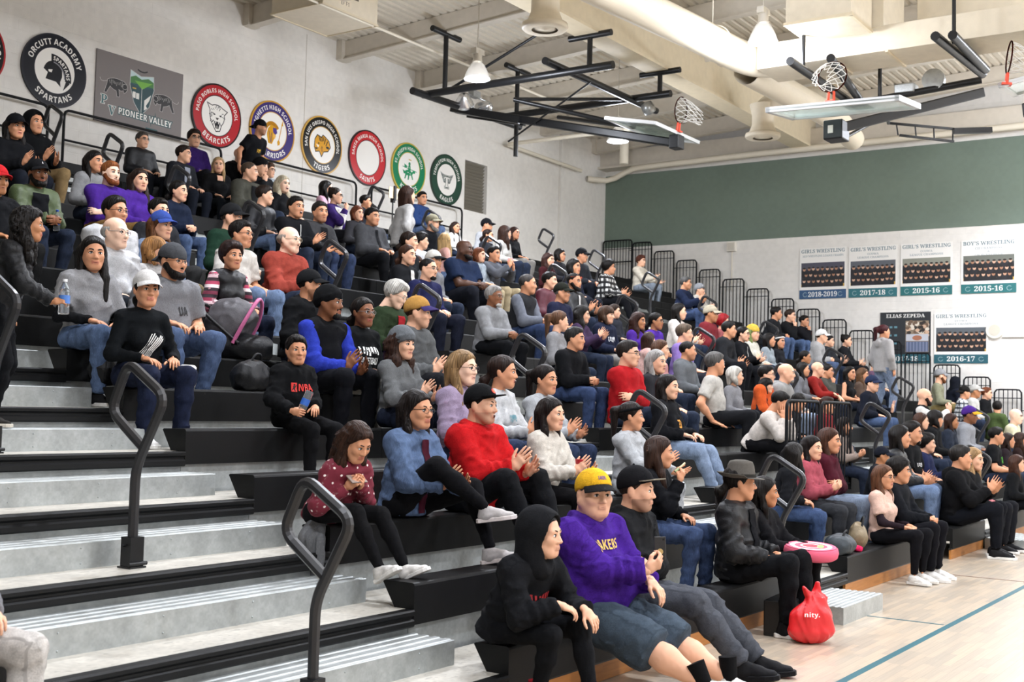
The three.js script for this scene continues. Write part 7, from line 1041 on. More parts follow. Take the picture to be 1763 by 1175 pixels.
{x:16.87,row:5,s:1.160,yaw:5,hy:15,lean:14,skin:1,pose:'knee',hair:["bald", "85827e"],top:["hoodie", "9a9a98", "heather"],bottom:["jeans", "8fa6c4"],beard:["goatee", "8a8680"],label:"bald man with grey goatee in grey hoodie"},
{x:19.61,row:6,s:0.966,yaw:5,hy:20,lean:8,skin:2,pose:'lap',fem:1,hair:["long", "17120f"],top:["sweater", "6c6c70"],bottom:["jeans", "26344e"],label:"woman with straight black hair beside the bald man in grey"},
{x:21.55,row:7,s:0.980,yaw:5,hy:15,lean:8,skin:3,pose:'lap',fem:1,hair:["lowpony", "17120f"],top:["sweater", "3a2a2c"],bottom:["jeans", "26344e"],label:"dark haired woman behind the row of bald men"},
{x:20.05,row:6,s:1.017,yaw:5,hy:20,lean:18,skin:1,pose:'rest',hair:["bald", "17120f"],top:["sweater", "8a2420"],bottom:["trousers", "23242a"],glasses:'101010',label:"bald man with black glasses in dark red sweater"},
{x:20.75,row:6,s:0.983,yaw:0,hy:5,lean:10,skin:2,pose:'chin',hair:["fade", "17120f"],top:["jacket", "4a4a44"],bottom:["jeans", "26344e"],label:"person resting chin on hand next to the red sweater"},
{x:14.42,row:4,s:1.049,yaw:2,hy:20,lean:38,skin:2,pose:'face',hair:["short", "17120f"],top:["sweater", "d8d0c8"],bottom:["trousers", "131316"],hp:22,id:'facepalm',label:"man in white sweater hiding his face in his hands"},
{x:15.39,row:4,s:0.969,yaw:5,hy:20,lean:24,skin:2,pose:'lap',fem:1,hair:["lowpony", "17120f"],top:["sweater", "1d1e22"],bottom:["jeans", "26344e"],hp:30,label:"person with black hair bent down behind the white sweater"},
{x:16.87,row:4,s:0.903,yaw:0,hy:0,lean:10,skin:2,pose:'lap',hair:["short", "3a241a"],top:["sweater", "8a2a2c"],bottom:["jeans", "26344e"],kid:1,label:"small child behind the right guard panel"},
{x:15.58,row:3,s:0.915,yaw:0,hy:0,lean:10,skin:2,pose:'phone',fem:1,hair:["long", "2a1a14"],top:["sweater", "9a8a80"],bottom:["jeans", "26344e"],label:"girl holding a phone beside the guard panel"},
{x:26.66,row:11,s:1.210,yaw:5,hy:25,lean:20,skin:2,pose:'clasp',hair:["short", "17120f"],top:["jacket", "202124"],bottom:["jeans", "4a6a9c"],label:"man in dark jacket leaning left in the far block"},
{x:27.71,row:11,s:1.220,yaw:0,hy:5,lean:14,skin:1,pose:'chin',hair:["short", "3a2a20"],top:["jacket", "1a1b1d"],bottom:["jeans", "4e70a4"],label:"man with hand on chin in black jacket and jeans"},
{x:28.78,row:11,s:1.135,yaw:0,hy:-5,lean:10,skin:2,pose:'chin',hair:["short", "17120f"],top:["jacket", "1c1c20"],bottom:["jeans", "26344e"],open_:'a8242c',label:"boy in black and red jacket beside the guard rails"},
{x:24.97,row:13,s:1.207,yaw:5,hy:15,lean:8,skin:2,pose:'claphigh',hair:["short", "5a5856"],top:["sweater", "1f2840"],bottom:["jeans", "3a5688"],fat:0.4,label:"grey haired man in navy pullover clapping high up"},
{x:25.74,row:13,s:1.099,yaw:0,hy:5,lean:8,skin:1,pose:'clap',fem:1,hair:["short", "17120f"],top:["jacket", "cfc9bd", "fleece"],bottom:["jeans", "26344e"],hat:["beanie", "8d8f92"],label:"person in grey knit cap and white coat clapping"},
{x:20.35,row:9,s:1.218,yaw:5,hy:20,lean:8,skin:3,pose:'lap',hair:["buzz", "17120f"],top:["jacket", "7a2a30"],bottom:["jeans", "26344e"],hat:["cap", "b8ae98"],label:"person in beige cap and red patterned top"},
{x:20.92,row:9,s:1.076,yaw:5,hy:25,lean:8,skin:1,pose:'lap',fem:1,hair:["curly", "a81c24"],top:["sweater", "a05a5c"],bottom:["jeans", "26344e"],label:"person with bright red dyed hair"},
{x:19.07,row:9,s:1.150,yaw:5,hy:25,lean:8,skin:1,pose:'clap',fem:1,hair:["long", "17120f"],top:["jacket", "d6cec6"],bottom:["jeans", "26344e"],label:"woman with long black hair in white jacket with stripes"},
{x:16.45,row:7,s:1.150,yaw:8,hy:30,lean:8,skin:1,pose:'lap',hair:["short", "6a5a4a"],top:["tee", "8a72b4"],bottom:["trousers", "2a2c34"],glasses:'4a4a4a',sleeve:'short',label:"greying man with glasses in lilac polo shirt"},
{x:16.32,row:8,s:1.007,yaw:-3,hy:0,lean:8,skin:3,pose:'lap',fem:1,hair:["curlylong", "3a2018"],top:["sweater", "4a2a8a"],bottom:["jeans", "26344e"],print:{t:'~',c:'#d8b25a',u:0,v:.3,w:.16,h:.07},label:"woman with curly brown hair in purple sweatshirt"},
{x:16.88,row:8,s:1.065,yaw:0,hy:10,lean:8,skin:3,pose:'lap',fem:1,hair:["lowpony", "17120f"],top:["tee", "4c2a92"],bottom:["jeans", "26344e"],glasses:'3a3a3a',sleeve:'short',print:{t:'~',c:'#d8b25a',u:0,v:.3,w:.16,h:.07},label:"woman with glasses in purple tee shirt"},
{x:15.35,row:8,s:1.040,yaw:0,hy:10,lean:6,skin:1,pose:'lap',hair:["bangs", "4a3424"],top:["hoodie", "1c2236"],bottom:["trousers", "a9a7a2"],leg:'ext',print:{t:'~',c:'#c8ccd0',u:0,v:.3,w:.2,h:.1},label:"boy in navy hoodie with white lettering and grey sweatpants"},
{x:16.83,row:9,s:0.895,yaw:0,hy:25,lean:6,skin:1,pose:'lap',hair:["short", "3a2a20"],top:["hoodie", "2a2c34"],bottom:["jeans", "26344e"],label:"face of a boy behind the navy hoodie"},
{x:14.66,row:8,s:0.966,yaw:10,hy:20,lean:6,skin:1,pose:'claphigh',fem:1,hair:["curlylong", "17120f"],top:["jacket", "3c2c46"],bottom:["jeans", "26344e"],id:'plum',open:1,label:"woman with curly black hair in plum jacket clapping and shouting"},
{x:12.89,row:7,s:1.048,yaw:15,hy:50,lean:8,skin:1,pose:'lap',fem:1,hair:["pony", "6a4a34"],top:["sweater", "8d8d8f"],bottom:["jeans", "26344e"],label:"girl with light brown ponytail in grey top"},
{x:12.03,row:6,s:1.072,yaw:0,hy:12,lean:16,skin:2,pose:'clasp',hair:["short", "2c2a29"],top:["fleece", "141518"],bottom:["jeans", "2f4a7c"],id:'blackfleece',label:"man with short greying hair in black zip fleece"},
{x:16.68,row:10,s:1.182,yaw:0,hy:0,lean:6,skin:2,pose:'clap',hair:["buzz", "17120f"],top:["jacket", "17181b", "nylon"],bottom:["jeans", "26344e"],openw:0.4,shades:1,open_:'c8c6c2',beard:["full", "17120f"],label:"man with goatee and orange sunglasses on his head"},
{x:15.17,row:9,s:1.106,yaw:5,hy:15,lean:8,skin:2,pose:'lap',hair:["buzz", "85827e"],top:["tee", "20233a"],bottom:["jeans", "26344e"],fat:0.4,sleeve:'short',hat:["cap", "23251f"],label:"man in dark cap and navy polo shirt"},
{x:15.91,row:10,s:1.102,yaw:5,hy:15,lean:8,skin:1,pose:'lap',hair:["short", "17120f"],top:["jacket", "561e2c", "nylon"],bottom:["jeans", "26344e"],label:"man in maroon jacket with dark stripe"},
{x:19.17,row:13,s:1.020,yaw:0,hy:0,lean:6,skin:1,pose:'lap',fem:1,hair:["wavy", "3a1f18"],top:["sweater", "3a161a"],bottom:["jeans", "1c2230"],label:"woman with long wavy hair in dark maroon shirt"},
{x:18.95,row:12,s:1.159,yaw:0,hy:0,lean:6,skin:2,pose:'lap',fem:1,hair:["bob", "17120f"],top:["sweater", "1d2232"],bottom:["jeans", "1c2230"],label:"woman with black bob in navy top"},
{x:20.63,row:14,s:1.036,yaw:0,hy:10,lean:10,skin:2,pose:'lap',fem:1,hair:["bob", "17120f"],top:["sweater", "2a2a2e"],bottom:["jeans", "1c2230"],label:"person at the top of the stands with dark hair"},
{x:21.39,row:14,s:1.154,yaw:0,hy:20,lean:14,skin:2,pose:'knee',hair:["buzz", "17120f"],top:["jacket", "33363c"],bottom:["jeans", "1c2230"],hat:["cap", "1c1d20"],label:"man in dark cap with red front at the top of the stands"},
{x:21.38,row:13,s:1.166,yaw:10,hy:25,lean:10,skin:2,pose:'clap',hair:["curly", "17120f"],top:["jacket", "bbbbbb"],bottom:["trousers", "15161a"],pat:'buffalo',leg:'ext',label:"boy in black and white checked jacket"},
{x:26.77,row:16,s:1.137,yaw:0,hy:-5,lean:4,skin:1,pose:'clapside',hair:["full", "5a3020"],top:["sweater", "d8cfbd"],bottom:["jeans", "8a98a8"],label:"young man in cream sweater with outstretched hand"},
{x:14.14,row:9,s:1.159,yaw:5,hy:25,lean:14,skin:2,pose:'clasp',hair:["buzz", "4a4644"],top:["jacket", "2a2b2e"],bottom:["jeans", "27406e"],id:'greyvest',slv:'6c707a',slvFull:1,label:"man with short grey hair in grey jacket and dark vest"},
{x:12.42,row:8,s:1.061,yaw:-3,hy:5,lean:10,skin:4,pose:'clasp',hair:["short", "a9a6a2"],top:["fleece", "8d8e90"],bottom:["trousers", "121316"],glasses:'6a5a48',id:'whitebeard',beard:["goatee", "dcd8d2"],label:"white bearded man in grey fleece jacket and black trousers"},
{x:14.55,row:11,s:1.216,yaw:-2,hy:5,lean:10,skin:5,pose:'clasp',hair:["bald", "17120f"],top:["tee", "1d2942"],bottom:["trousers", "1a1c24"],fat:1,sleeve:'short',id:'navytee',beard:["full", "16120f"],label:"very large man in navy tee shirt with clasped hands"},
{x:11.91,row:9,s:1.115,yaw:0,hy:5,lean:12,skin:1,pose:'lap',hair:["buzz", "17120f"],top:["shirt", "23264c"],bottom:["jeans", "1c2238"],fat:0.3,glasses:'2a2a2a',beard:["goatee", "17120f"],label:"man with goatee and glasses in navy shirt"},
{x:12.38,row:10,s:1.084,yaw:5,hy:5,lean:8,skin:1,pose:'lap',fem:1,hair:["lowpony", "4a2e20"],top:["jacket", "18191c"],bottom:["trousers", "1c2024"],openw:0.7,open_:'d8d4ce',label:"woman with brown hair in black jacket"},
{x:13.18,row:11,s:1.142,yaw:5,hy:20,lean:14,skin:1,pose:'lap',fem:1,hair:["lowpony", "2a1d16"],top:["hoodie", "1e2024"],bottom:["jeans", "26344e"],label:"woman with dark hair leaning behind the black jacket"},
{x:14.40,row:12,s:1.017,yaw:10,hy:40,lean:8,skin:1,pose:'lap',hair:["full", "17120f"],top:["tee", "d8dadc"],bottom:["jeans", "26344e"],sleeve:'short',label:"young man with dark hair in white tee shirt"},
{x:16.43,row:14,s:1.126,yaw:0,hy:10,lean:8,skin:1,pose:'lap',hair:["buzz", "85827e"],top:["jacket", "17191d"],bottom:["jeans", "3a4a68"],hat:["cap", "8d8872"],beard:["full", "8a8680"],label:"bearded older man in tan cap and black jacket"},
{x:15.92,row:13,s:0.961,yaw:60,hy:110,lean:6,skin:0,pose:'lap',fem:1,hair:["longer", "c8a470"],top:["sweater", "dcaaa0"],bottom:["jeans", "5a78a8"],kid:1,label:"blonde girl in pale pink top seen from behind"},
{x:19.00,row:16,s:0.834,yaw:0,hy:-5,lean:4,skin:2,pose:'lap',fem:1,hair:["longer", "2a1a14"],top:["tee", "e2e0dc"],bottom:["jeans", "26344e"],kid:1,label:"girl with long dark hair in white top"},
{x:12.87,row:10,s:1.062,yaw:5,hy:15,lean:14,skin:2,pose:'lap',hair:["buzz", "17120f"],top:["jacket", "7a7c80"],bottom:["jeans", "26344e"],hat:["cap", "d8d4cc", "1c1c1e"],label:"person in white cap with black brim behind the goatee man"},
{x:13.49,row:11,s:0.753,yaw:0,hy:10,lean:6,skin:1,pose:'lap',hair:["bangs", "4a2e20"],top:["sweater", "3a3a40"],bottom:["jeans", "26344e"],kid:1,label:"small child peering beside the goatee man"},
{x:19.91,row:16,s:1.074,yaw:5,hy:25,lean:14,skin:2,pose:'lap',hair:["buzz", "17120f"],top:["shirt", "b4b6ba"],bottom:["jeans", "26344e"],hat:["cap", "1a1b1e"],label:"man in black and red cap and light grey shirt"},
{x:19.07,row:15,s:0.970,yaw:5,hy:20,lean:10,skin:2,pose:'lap',fem:1,hair:["lowpony", "2a1a14"],top:["sweater", "2a2c32"],bottom:["jeans", "26344e"],label:"girl with tied hair below the man in light shirt"},
{x:19.65,row:15,s:1.145,yaw:10,hy:60,lean:8,skin:1,pose:'lap',fem:1,hair:["wavy", "3a241a"],top:["sweater", "c9c7c2"],bottom:["jeans", "26344e"],label:"woman in white top turning to her neighbour"},
{x:21.02,row:16,s:1.054,yaw:0,hy:5,lean:8,skin:2,pose:'lap',fem:1,hair:["long", "3a1f18"],top:["tight", "131416"],bottom:["trousers", "8d8a84"],label:"woman in black top and grey trousers by the middle rows"},
{x:15.95,row:12,s:0.966,yaw:0,hy:5,lean:8,skin:1,pose:'lap',fem:1,hair:["bob", "7a4224"],top:["jacket", "a9b8c4", "denim"],bottom:["trousers", "b8a888"],label:"red haired woman in light denim beside the large man"},
{x:16.35,row:12,s:1.061,yaw:0,hy:0,lean:8,skin:2,pose:'photo',hair:["short", "17120f"],top:["sweater", "5a5d64"],bottom:["trousers", "b0a080"],id:'pinkphone',label:"boy with black hair filming with a pink phone"},
{x:12.25,row:5,s:1.220,yaw:0,hy:8,lean:4,skin:1,pose:'cross',hair:["short", "2a2320"],top:["jacket", "b01c22"],bottom:["jeans", "26344e"],glasses:'3a2a20',id:'redjacket',label:"man with glasses in red and grey jacket with crossed arms"},
{x:12.89,row:5,s:1.130,yaw:0,hy:-5,lean:8,skin:1,pose:'lap',fem:1,hair:["long", "a9a6a2"],top:["jacket", "2c2c30"],bottom:["jeans", "26344e"],label:"woman with long grey hair"},
{x:14.35,row:6,s:1.044,yaw:5,hy:20,lean:8,skin:1,pose:'lap',fem:1,hair:["long", "5a3a26"],top:["sweater", "c08a88"],bottom:["jeans", "26344e"],label:"woman with brown hair in pink top"},
{x:15.34,row:7,s:0.915,yaw:40,hy:80,lean:8,skin:1,pose:'lap',fem:1,hair:["long", "3a241c"],top:["jacket", "d8b0a8"],bottom:["jeans", "26344e"],label:"girl with dark hair in pale pink jacket"},
{x:15.16,row:6,s:1.082,yaw:5,hy:25,lean:8,skin:2,pose:'lap',hair:["buzz", "17120f"],top:["hoodie", "6c7074", "heather"],bottom:["trousers", "17181c"],stub:0.3,label:"man with buzz cut in grey hooded top"},
{x:11.91,row:4,s:1.081,yaw:6,hy:2,lean:4,skin:1,pose:'lap',fem:1,hair:["long", "1c1412"],top:["sweater", "121317"],bottom:["jeans", "8aa6cc"],fat:0.5,leg:'ext',id:'ripped',print:{t:'33',c:'#e8a03c',u:0,v:.27,w:.16,h:.16},label:"large woman in black printed top and ripped pale jeans"},
{x:4.45,row:5,s:0.966,yaw:25,hy:45,lean:6,skin:3,pose:'reach',fem:1,hair:["curlylong", "17120f"],top:["jacket", "141518", "nylon"],bottom:["trousers", "121316"],st:1,step:0.1,id:'walker',shoe:["1c1c1c", "e8e6e0"],label:"person with curly hair in black track suit walking up the left aisle"},
{x:2.83,row:2,s:0.966,yaw:10,hy:20,lean:6,skin:1,pose:'lap',fem:1,hair:["long", "17120f"],top:["sweater", "8a8a8e"],bottom:["trousers", "cfcac4"],id:'whitetrousers',label:"person in white trousers cut by the lower left photo edge"}
];
for (const S of CROWD) { if (SPECIAL[S.id]) Object.assign(S, SPECIAL[S.id]); person(S); }
// ---------------------------------------------------------------- things held, worn beside and lying around
function prop(name, label, category, pos, rotY = 0, grp) { const g = group(name, pos, rotY); tag(g, label, category, grp); return g; }
function held(name, label, category, fig, side, off, build, grp) { const g = new THREE.Group(); g.name = numbered(name); scene.add(g); const F = FIG[fig]; const m = F.handM(side).multiply(new THREE.Matrix4().makeTranslation(...off)); const p = V(), q = new THREE.Quaternion(), sc = V(); m.decompose(p, q, sc); g.position.copy(p); tag(g, label, category, grp); build(g, q, F); return g; }
const phoneGeo = memo('phone', () => bx(0.072, 0.146, 0.009, 0, 0, 0, 0.004));
function phone(g, col, lens) { mesh('case', phoneGeo, std('#' + col, 0.4), g); mesh('screen', bx(0.066, 0.138, 0.001, 0, 0, -0.005), std(0x0c0f14, 0.15), g); if (lens) mesh('camera', bx(0.014, 0.01, 0.002, 0.022, 0.056, 0.005), std(0x0a0a0a, 0.2), g); }
function bottle(g, capCol = '2b4fa0', lab = '2f62b8', h = 0.21) {
  const k = h / 0.21; const body = new THREE.LatheGeometry([[0.0001, 0], [0.03, 0], [0.033, 0.008], [0.031, 0.04], [0.033, 0.05], [0.033, 0.13], [0.03, 0.155], [0.015, 0.185], [0.0125, 0.2], [0.0001, 0.2]].map(p => new THREE.Vector2(p[0] * k, p[1] * k)), 18);
  mesh('bottle_body', body, new THREE.MeshPhysicalMaterial({ color: 0xeef4f8, roughness: 0.08, transmission: 0.9, thickness: 0.02, ior: 1.33 }), g);
  mesh('wrapper', new THREE.CylinderGeometry(0.0335 * k, 0.0335 * k, 0.05 * k, 18, 1, true).translate(0, 0.09 * k, 0), std('#' + lab, 0.4), g); mesh('screw_cap', new THREE.CylinderGeometry(0.0145 * k, 0.0145 * k, 0.016 * k, 14).translate(0, 0.205 * k, 0), std('#' + capCol, 0.5), g);
}
// phones
held('smartphone', 'dark phone with a gold ring held up by the large man in purple', 'phone', 'purple', 'R', [0, 0.10, 0.03], g => { g.position.y += 0.06; phone(g, '2a2a2c', 1); mesh('ring', new THREE.CylinderGeometry(0.019, 0.019, 0.004, 20).rotateX(Math.PI / 2).translate(0, -0.02, 0.006), std(0xc9b27a, 0.35, { metalness: 0.5 }), g); g.rotation.set(0.05, -1.06, 0.08); });
held('smartphone', 'phone held low in both hands by the polka dot girl', 'phone', 'dots', 'R', [0.0, 0.085, 0.045], g => { g.rotation.set(-0.9, 0, 1.57); phone(g, '8a7a70'); });
held('smartphone', 'pink phone raised by the boy filming near the large man', 'phone', 'pinkphone', 'R', [0, 0.09, 0.04], g => { g.rotation.set(0, 0, 1.57); phone(g, 'e08a8c'); });
held('smartphone', 'dark phone in the lap of the woman in white cap', 'phone', 'whitecap', 'L', [0, 0.07, 0.03], g => { g.rotation.set(-1.1, 0.3, 0); phone(g, '131416'); });
// bottles and cup
held('water_bottle', 'clear water bottle held by the boy in the red lettered hoodie', 'bottle', 'nba', 'R', [0.01, 0.07, 0.035], g => { g.rotation.set(0.2, 0, Math.PI - 0.35); const i = new THREE.Group(); i.name = 'bottle'; bottle(g); g.children.forEach(c => { c.position.y -= 0.17; }); });
held('water_bottle', 'water bottle in the hands of the man in olive bomber', 'bottle', 'olive', 'R', [0.02, 0.07, 0.035], g => { g.rotation.set(0.3, 0, 0.2); bottle(g); g.children.forEach(c => { c.position.y -= 0.12; }); });
held('water_bottle', 'water bottle in the outstretched hand of the walking person', 'bottle', 'walker', 'R', [0.01, 0.08, 0.035], g => { bottle(g, 'e6e6ea', '4a78c0', 0.23); g.children.forEach(c => { c.position.y -= 0.08; }); });
held('red_cup', 'red paper cup held by the woman in cream sweater', 'cup', 'cream', 'R', [0.02, 0.05, 0.03], g => { mesh('cup', new THREE.LatheGeometry([[0.0001, 0], [0.028, 0], [0.04, 0.11], [0.042, 0.112], [0.037, 0.108], [0.026, 0.006]].map(p => new THREE.Vector2(...p)), 20).translate(0, -0.06, 0), std(0xb3202a, 0.45), g); });
held('straw_snack', 'pale wafer stick held to the mouth of the ombre haired woman', 'snack', 'straw', 'R', [0.02, 0.12, 0.03], g => { g.rotation.set(0.5, 0, -0.9); mesh('stick', new THREE.CylinderGeometry(0.008, 0.008, 0.11, 10), std(0xdccfa8, 0.8), g); mesh('wrapper', new THREE.CylinderGeometry(0.011, 0.011, 0.05, 10).translate(0, -0.05, 0), std(0x9aa87a, 0.5), g); });
{ const g = prop('water_bottle', 'small water bottle standing behind the woman with basketball print', 'bottle', [9.25, deckY(8), seatZ(8) - 0.45]); g.position.set(9.75, seatY(8), seatZ(8) - 0.12); bottle(g); }
{ const g = prop('water_bottle', 'small water bottle standing on the bench below the tiger sign', 'bottle', [13.1, seatY(13), seatZ(13) - 0.12]); bottle(g); }
{ const g = prop('sports_bottle', 'sports bottle with orange lid between denim jacket and lilac fleece', 'bottle', [7.6, seatY(4), seatZ(4) - 0.1]); bottle(g, 'e06a2a', '2a2c30', 0.25); }
// pink foam disc in the lap of the person in black
{ const t = canvasTex(512, 512, x => { x.fillStyle = '#e8627e'; x.fillRect(0, 0, 512, 512); blob(x, 256, 256, 214, 214, '#f2ece6'); blob(x, 256, 256, 168, 168, '#e05068'); blob(x, 256, 256, 110, 110, '#f0e6de'); blob(x, 256, 256, 88, 88, '#d8404e'); blob(x, 250, 352, 96, 34, '#8fc06a', 0.1); for (let i = 0; i < 9; i++) blob(x, 256 + Math.cos(i) * 60, 256 + Math.sin(i * 1.3) * 60, 6, 10, '#5a2020', i); });
  const g = prop('foam_disc', 'pink round foam seat cushion with white and green rings', 'cushion', [9.55, 0.63, -3.52]); g.rotation.set(0.03, 0.4, 0.07);
  mesh('rim', new THREE.LatheGeometry([[0.0001, -0.055], [0.19, -0.055], [0.213, -0.038], [0.222, 0], [0.213, 0.035], [0.19, 0.0445], [0.0001, 0.0445]].map(p => new THREE.Vector2(...p)), 40), std(0xe2607c, 0.85, { bumpMap: fleeceBump, bumpScale: 0.002 }), g); mesh('top_print', new THREE.CircleGeometry(0.2, 40).rotateX(-Math.PI / 2).translate(0, 0.0455, 0), std(0xffffff, 0.85, { map: t }), g); }
// red drawstring bag on the floor
{ const g = prop('red_bag', 'red plastic carrier bag standing on the court', 'bag', [8.98, 0, -3.3], -0.9);
  const geo = meshField([cap([0, 0.10, 0], [0, 0.2, 0], 0.1, 0.085, { w: 1.75, k: 0.04 }), cap([0, 0.2, 0], [0.03, 0.34, 0], 0.085, 0.05, { w: 1.5, k: 0.04 }), cap([0.03, 0.34, 0], [0.05, 0.45, 0], 0.04, 0.018, { k: 0.02 }), cap([0.0, 0.32, 0], [-0.06, 0.42, 0], 0.03, 0.014, { k: 0.02 })], 0.011, { disp: (x, y, z) => { const a = Math.atan2(x, z), n = noise3(a * 3 + y * 8, y * 5, 2.2); return (Math.abs(n - 0.5) * 2 - 0.4) * 0.022; }, clip: (x, y) => 0.003 - y });
  mesh('bag', geo, new THREE.MeshPhysicalMaterial({ color: 0xd41f24, roughness: 0.42, clearcoat: 0.2 }), g);
  const w = new THREE.PlaneGeometry(0.15, 0.06, 8, 2); const P = w.attributes.position; for (let i = 0; i < P.count; i++) P.setZ(i, 0.118 - P.getX(i) ** 2 * 1.6); w.computeVertexNormals(); const pt = printTex({ t: 'nity.', c: '#f4f0ee' }); mesh('lettering', w.translate(-0.03, 0.235, 0), new THREE.MeshStandardMaterial({ map: pt, transparent: true, alphaTest: 0.4 }), g); }
// bags on the benches
function softBag(name, label, pos, dims, col, rotY, type = 'nylon', cell = 0.014) { const g = prop(name, label, 'bag', pos, rotY); const [a, b, c] = dims; mesh('bag_body', meshField([cap([-a * 0.3, b * 0.4, 0], [a * 0.3, b * 0.4, 0], Math.min(b, c) * 0.5, Math.min(b, c) * 0.5, { k: 0.05 }), ell([0, b * 0.5, 0], [a * 0.5, b * 0.5, c * 0.5], { k: 0.05 })], cell, { disp: (x, y, z) => (Math.abs(noise3(x * 16 + pos[0], y * 12, z * 16) - 0.5) * 2 - 0.4) * 0.02, clip: (x, y) => 0.002 - y }), cloth(type, col), g); mesh('strap', tube([[-a * 0.3, b * 0.75, 0.02], [-a * 0.15, b * 1.15, 0.05], [a * 0.15, b * 1.15, 0.05], [a * 0.3, b * 0.75, 0.02]], 0.011, 24, 6), cloth('nylon', '151618'), g); return g; }
softBag('grey_bag', 'slate grey cloth bag lying on the bench beside the blue jeans', [11.66, seatY(1), seatZ(1) - 0.13], [0.42, 0.19, 0.3], '3a4146', 0.2);
softBag('tan_handbag', 'tan handbag behind the slate grey bag', [12.25, seatY(1), seatZ(1) - 0.15], [0.34, 0.27, 0.16], '8d7d62', 0.4, 'leather');
{ const g = prop('pink_scarf', 'bright pink cloth peeking out beside the grey bag', 'cloth', [11.98, seatY(1), seatZ(1) - 0.06]); mesh('cloth', meshField([ell([0, 0.03, 0], [0.06, 0.035, 0.05])], 0.011, { disp: (x, y, z) => (noise3(x * 30, y * 30, z * 30) - 0.5) * 0.02, clip: (x, y) => 0.001 - y }), cloth('knit', 'd8285c'), g); }
softBag('backpack', 'black zipped bag on the bench behind the boy with the bottle', [7.1, seatY(6), seatZ(6) - 0.12], [0.32, 0.26, 0.26], '17181a', 0.3);
softBag('gym_bag', 'black bag with white emblem beside the woman in white cap', [5.95, seatY(6) + 0.0, seatZ(6) - 0.42], [0.36, 0.3, 0.24], '131416', 0.2);
{ const g = prop('white_bag', 'white paper bag standing between the man in grey and the white cap', 'bag', [6.62, seatY(6), seatZ(6) - 0.42]); g.position.set(6.4, seatY(6), seatZ(6) - 0.1); mesh('paper', meshField([cap([0, 0.05, 0], [0, 0.16, 0], 0.05, 0.045, { w: 1.5 })], 0.011, { disp: (x, y, z) => (Math.abs(noise3(x * 26, y * 22, z * 26) - 0.5) * 2 - 0.5) * 0.018, clip: (x, y) => Math.max(0.002 - y, y - 0.19) }), std(0xe9e6df, 0.75), g); }
{ const g = prop('handbag', 'red leather handbag in the lap of the blonde woman', 'bag', [16.72, 0.53, -3.72], -0.2); mesh('bag_body', meshField([cap([-0.1, 0.06, 0], [0.1, 0.06, 0], 0.05, 0.05, { k: 0.03 }), ell([0, 0.07, 0], [0.15, 0.08, 0.06])], 0.013, { disp: (x, y, z) => (noise3(x * 22, y * 22, z * 22) - 0.5) * 0.014 }), cloth('leather', 'b02030'), g); mesh('clasp', bx(0.04, 0.02, 0.01, 0, 0.1, 0.065), std(0xc8b070, 0.3, { metalness: 0.8 }), g); }
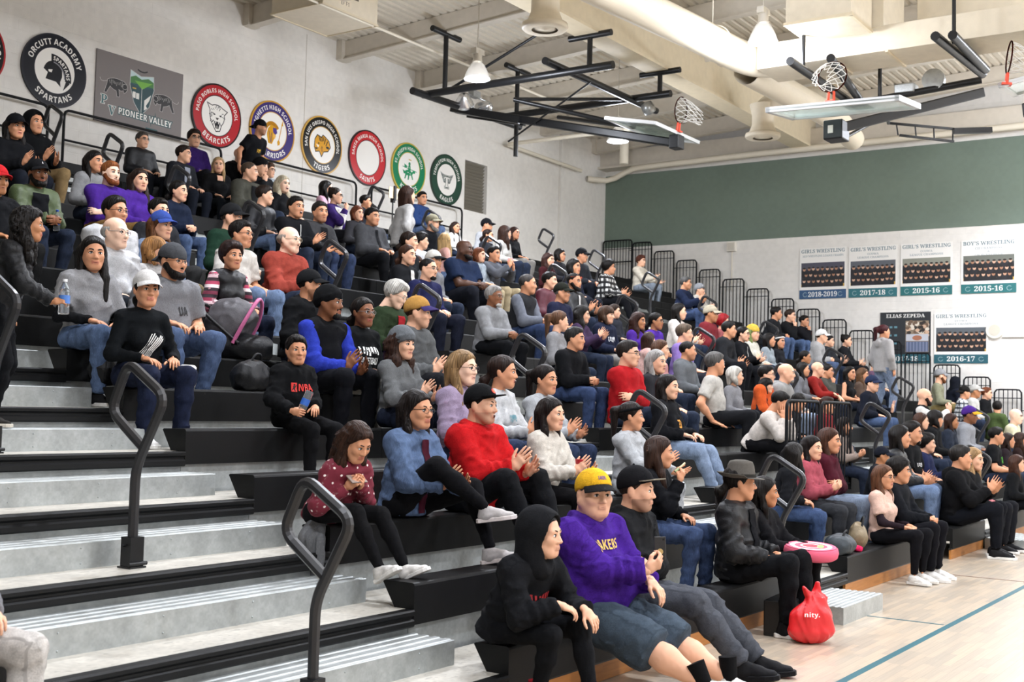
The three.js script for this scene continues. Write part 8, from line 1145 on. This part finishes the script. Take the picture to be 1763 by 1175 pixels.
// infant car seat with pink trim
{ const g = prop('infant_seat', 'black and grey infant carrier with pink trim on the bench', 'infant carrier', [7.62, seatY(7), seatZ(7) - 0.14], 0.5);
  mesh('shell', meshField([cap([0, 0.12, -0.12], [0, 0.10, 0.2], 0.15, 0.12, { w: 1.35, k: 0.05 }), cap([0, 0.15, -0.15], [0, 0.34, -0.2], 0.13, 0.1, { w: 1.4, k: 0.05 })], 0.016, { disp: (x, y, z) => (noise3(x * 12, y * 12, z * 12) - 0.5) * 0.012, clip: (x, y) => 0.002 - y }), cloth('nylon', '17181b'), g);
  mesh('canopy', meshField([ell([0, 0.30, -0.08], [0.21, 0.27, 0.25], { cut: [[[0, 0.25, 0.05], [0, -0.6, 0.8]]] })], 0.016, { disp: (x, y, z) => (Math.abs(noise3(x * 8, y * 14, z * 14) - 0.5) * 2 - 0.4) * 0.02 }), cloth('nylon', '5a585c'), g);
  mesh('trim', tube([[-0.205, 0.14, 0.0], [-0.19, 0.34, 0.1], [-0.1, 0.5, 0.16], [0, 0.55, 0.17], [0.1, 0.5, 0.16], [0.19, 0.34, 0.1], [0.205, 0.14, 0.0]], 0.018, 40, 6), cloth('nylon', 'd874a4'), g);
  mesh('handle', tube([[-0.2, 0.14, 0.05], [-0.2, 0.42, -0.28], [0, 0.5, -0.34], [0.2, 0.42, -0.28], [0.2, 0.14, 0.05]], 0.016, 40, 6), std(0x141416, 0.5), g); mesh('badge', bx(0.13, 0.1, 0.004, -0.02, 0.1, 0.335), std(0xc9d0d0, 0.5), g); }
// tripod with tablet at the back wall
{ const g = prop('tripod', 'black camera tripod with a tablet near the back wall', 'tripod', [16.6, deckY(15), seatZ(15) - 0.4]); for (const a of [0.3, 2.4, 4.5]) mesh('leg', bar([0, 0.75, 0], [Math.sin(a) * 0.3, 0.0, Math.cos(a) * 0.3], 0.013, 6), M.blackSteel, g); mesh('column', bar([0, 0.7, 0], [0, 1.15, 0], 0.014, 6), M.blackSteel, g); mesh('head', bx(0.07, 0.08, 0.07, 0, 1.17, 0, 0.01), M.blackSteel, g); const t = mesh('tablet', bx(0.30, 0.2, 0.012, 0, 1.3, 0.03, 0.004), std(0xc9b696, 0.5), g); mesh('mount', bx(0.06, 0.26, 0.03, 0, 1.3, 0.045), M.blackSteel, t); }
// grey jumper hanging over the bench end
{ const g = prop('grey_jumper', 'grey jumper draped over the bench end beside the polka dot girl', 'clothing', [5.66, seatY(3) - 0.5, seatZ(3) - 0.1]); mesh('fabric', meshField([cap([0.04, 0.5, 0.0], [-0.03, 0.42, 0.02], 0.06, 0.06, { k: 0.05 }), cap([-0.03, 0.42, 0.02], [-0.03, 0.1, 0.06], 0.05, 0.03, { k: 0.05, w: 1.8, ax: [0, 0, 1] }), cap([-0.03, 0.1, 0.06], [-0.06, 0.02, 0.14], 0.03, 0.02, { k: 0.03 })], 0.011, { disp: (x, y, z) => (Math.abs(noise3(x * 14, y * 5, z * 34) - 0.5) * 2 - 0.4) * 0.03 }), cloth('heather', '77797c'), g); }

{ const g = prop('equipment_case', 'black equipment case on the court behind the red bag', 'case', [9.25, 0, -3.62], 0.1); mesh('case_body', bx(0.42, 0.28, 0.22, 0, 0.14, 0, 0.012), M.blackSteel, g); mesh('latch', bx(0.1, 0.03, 0.01, 0.05, 0.2, 0.112), M.alu, g); mesh('handle', tube([[-0.08, 0.28, 0], [-0.06, 0.31, 0], [0.06, 0.31, 0], [0.08, 0.28, 0]], 0.01, 16, 6), M.blackSteel, g); }
renderer.render(scene, camera);
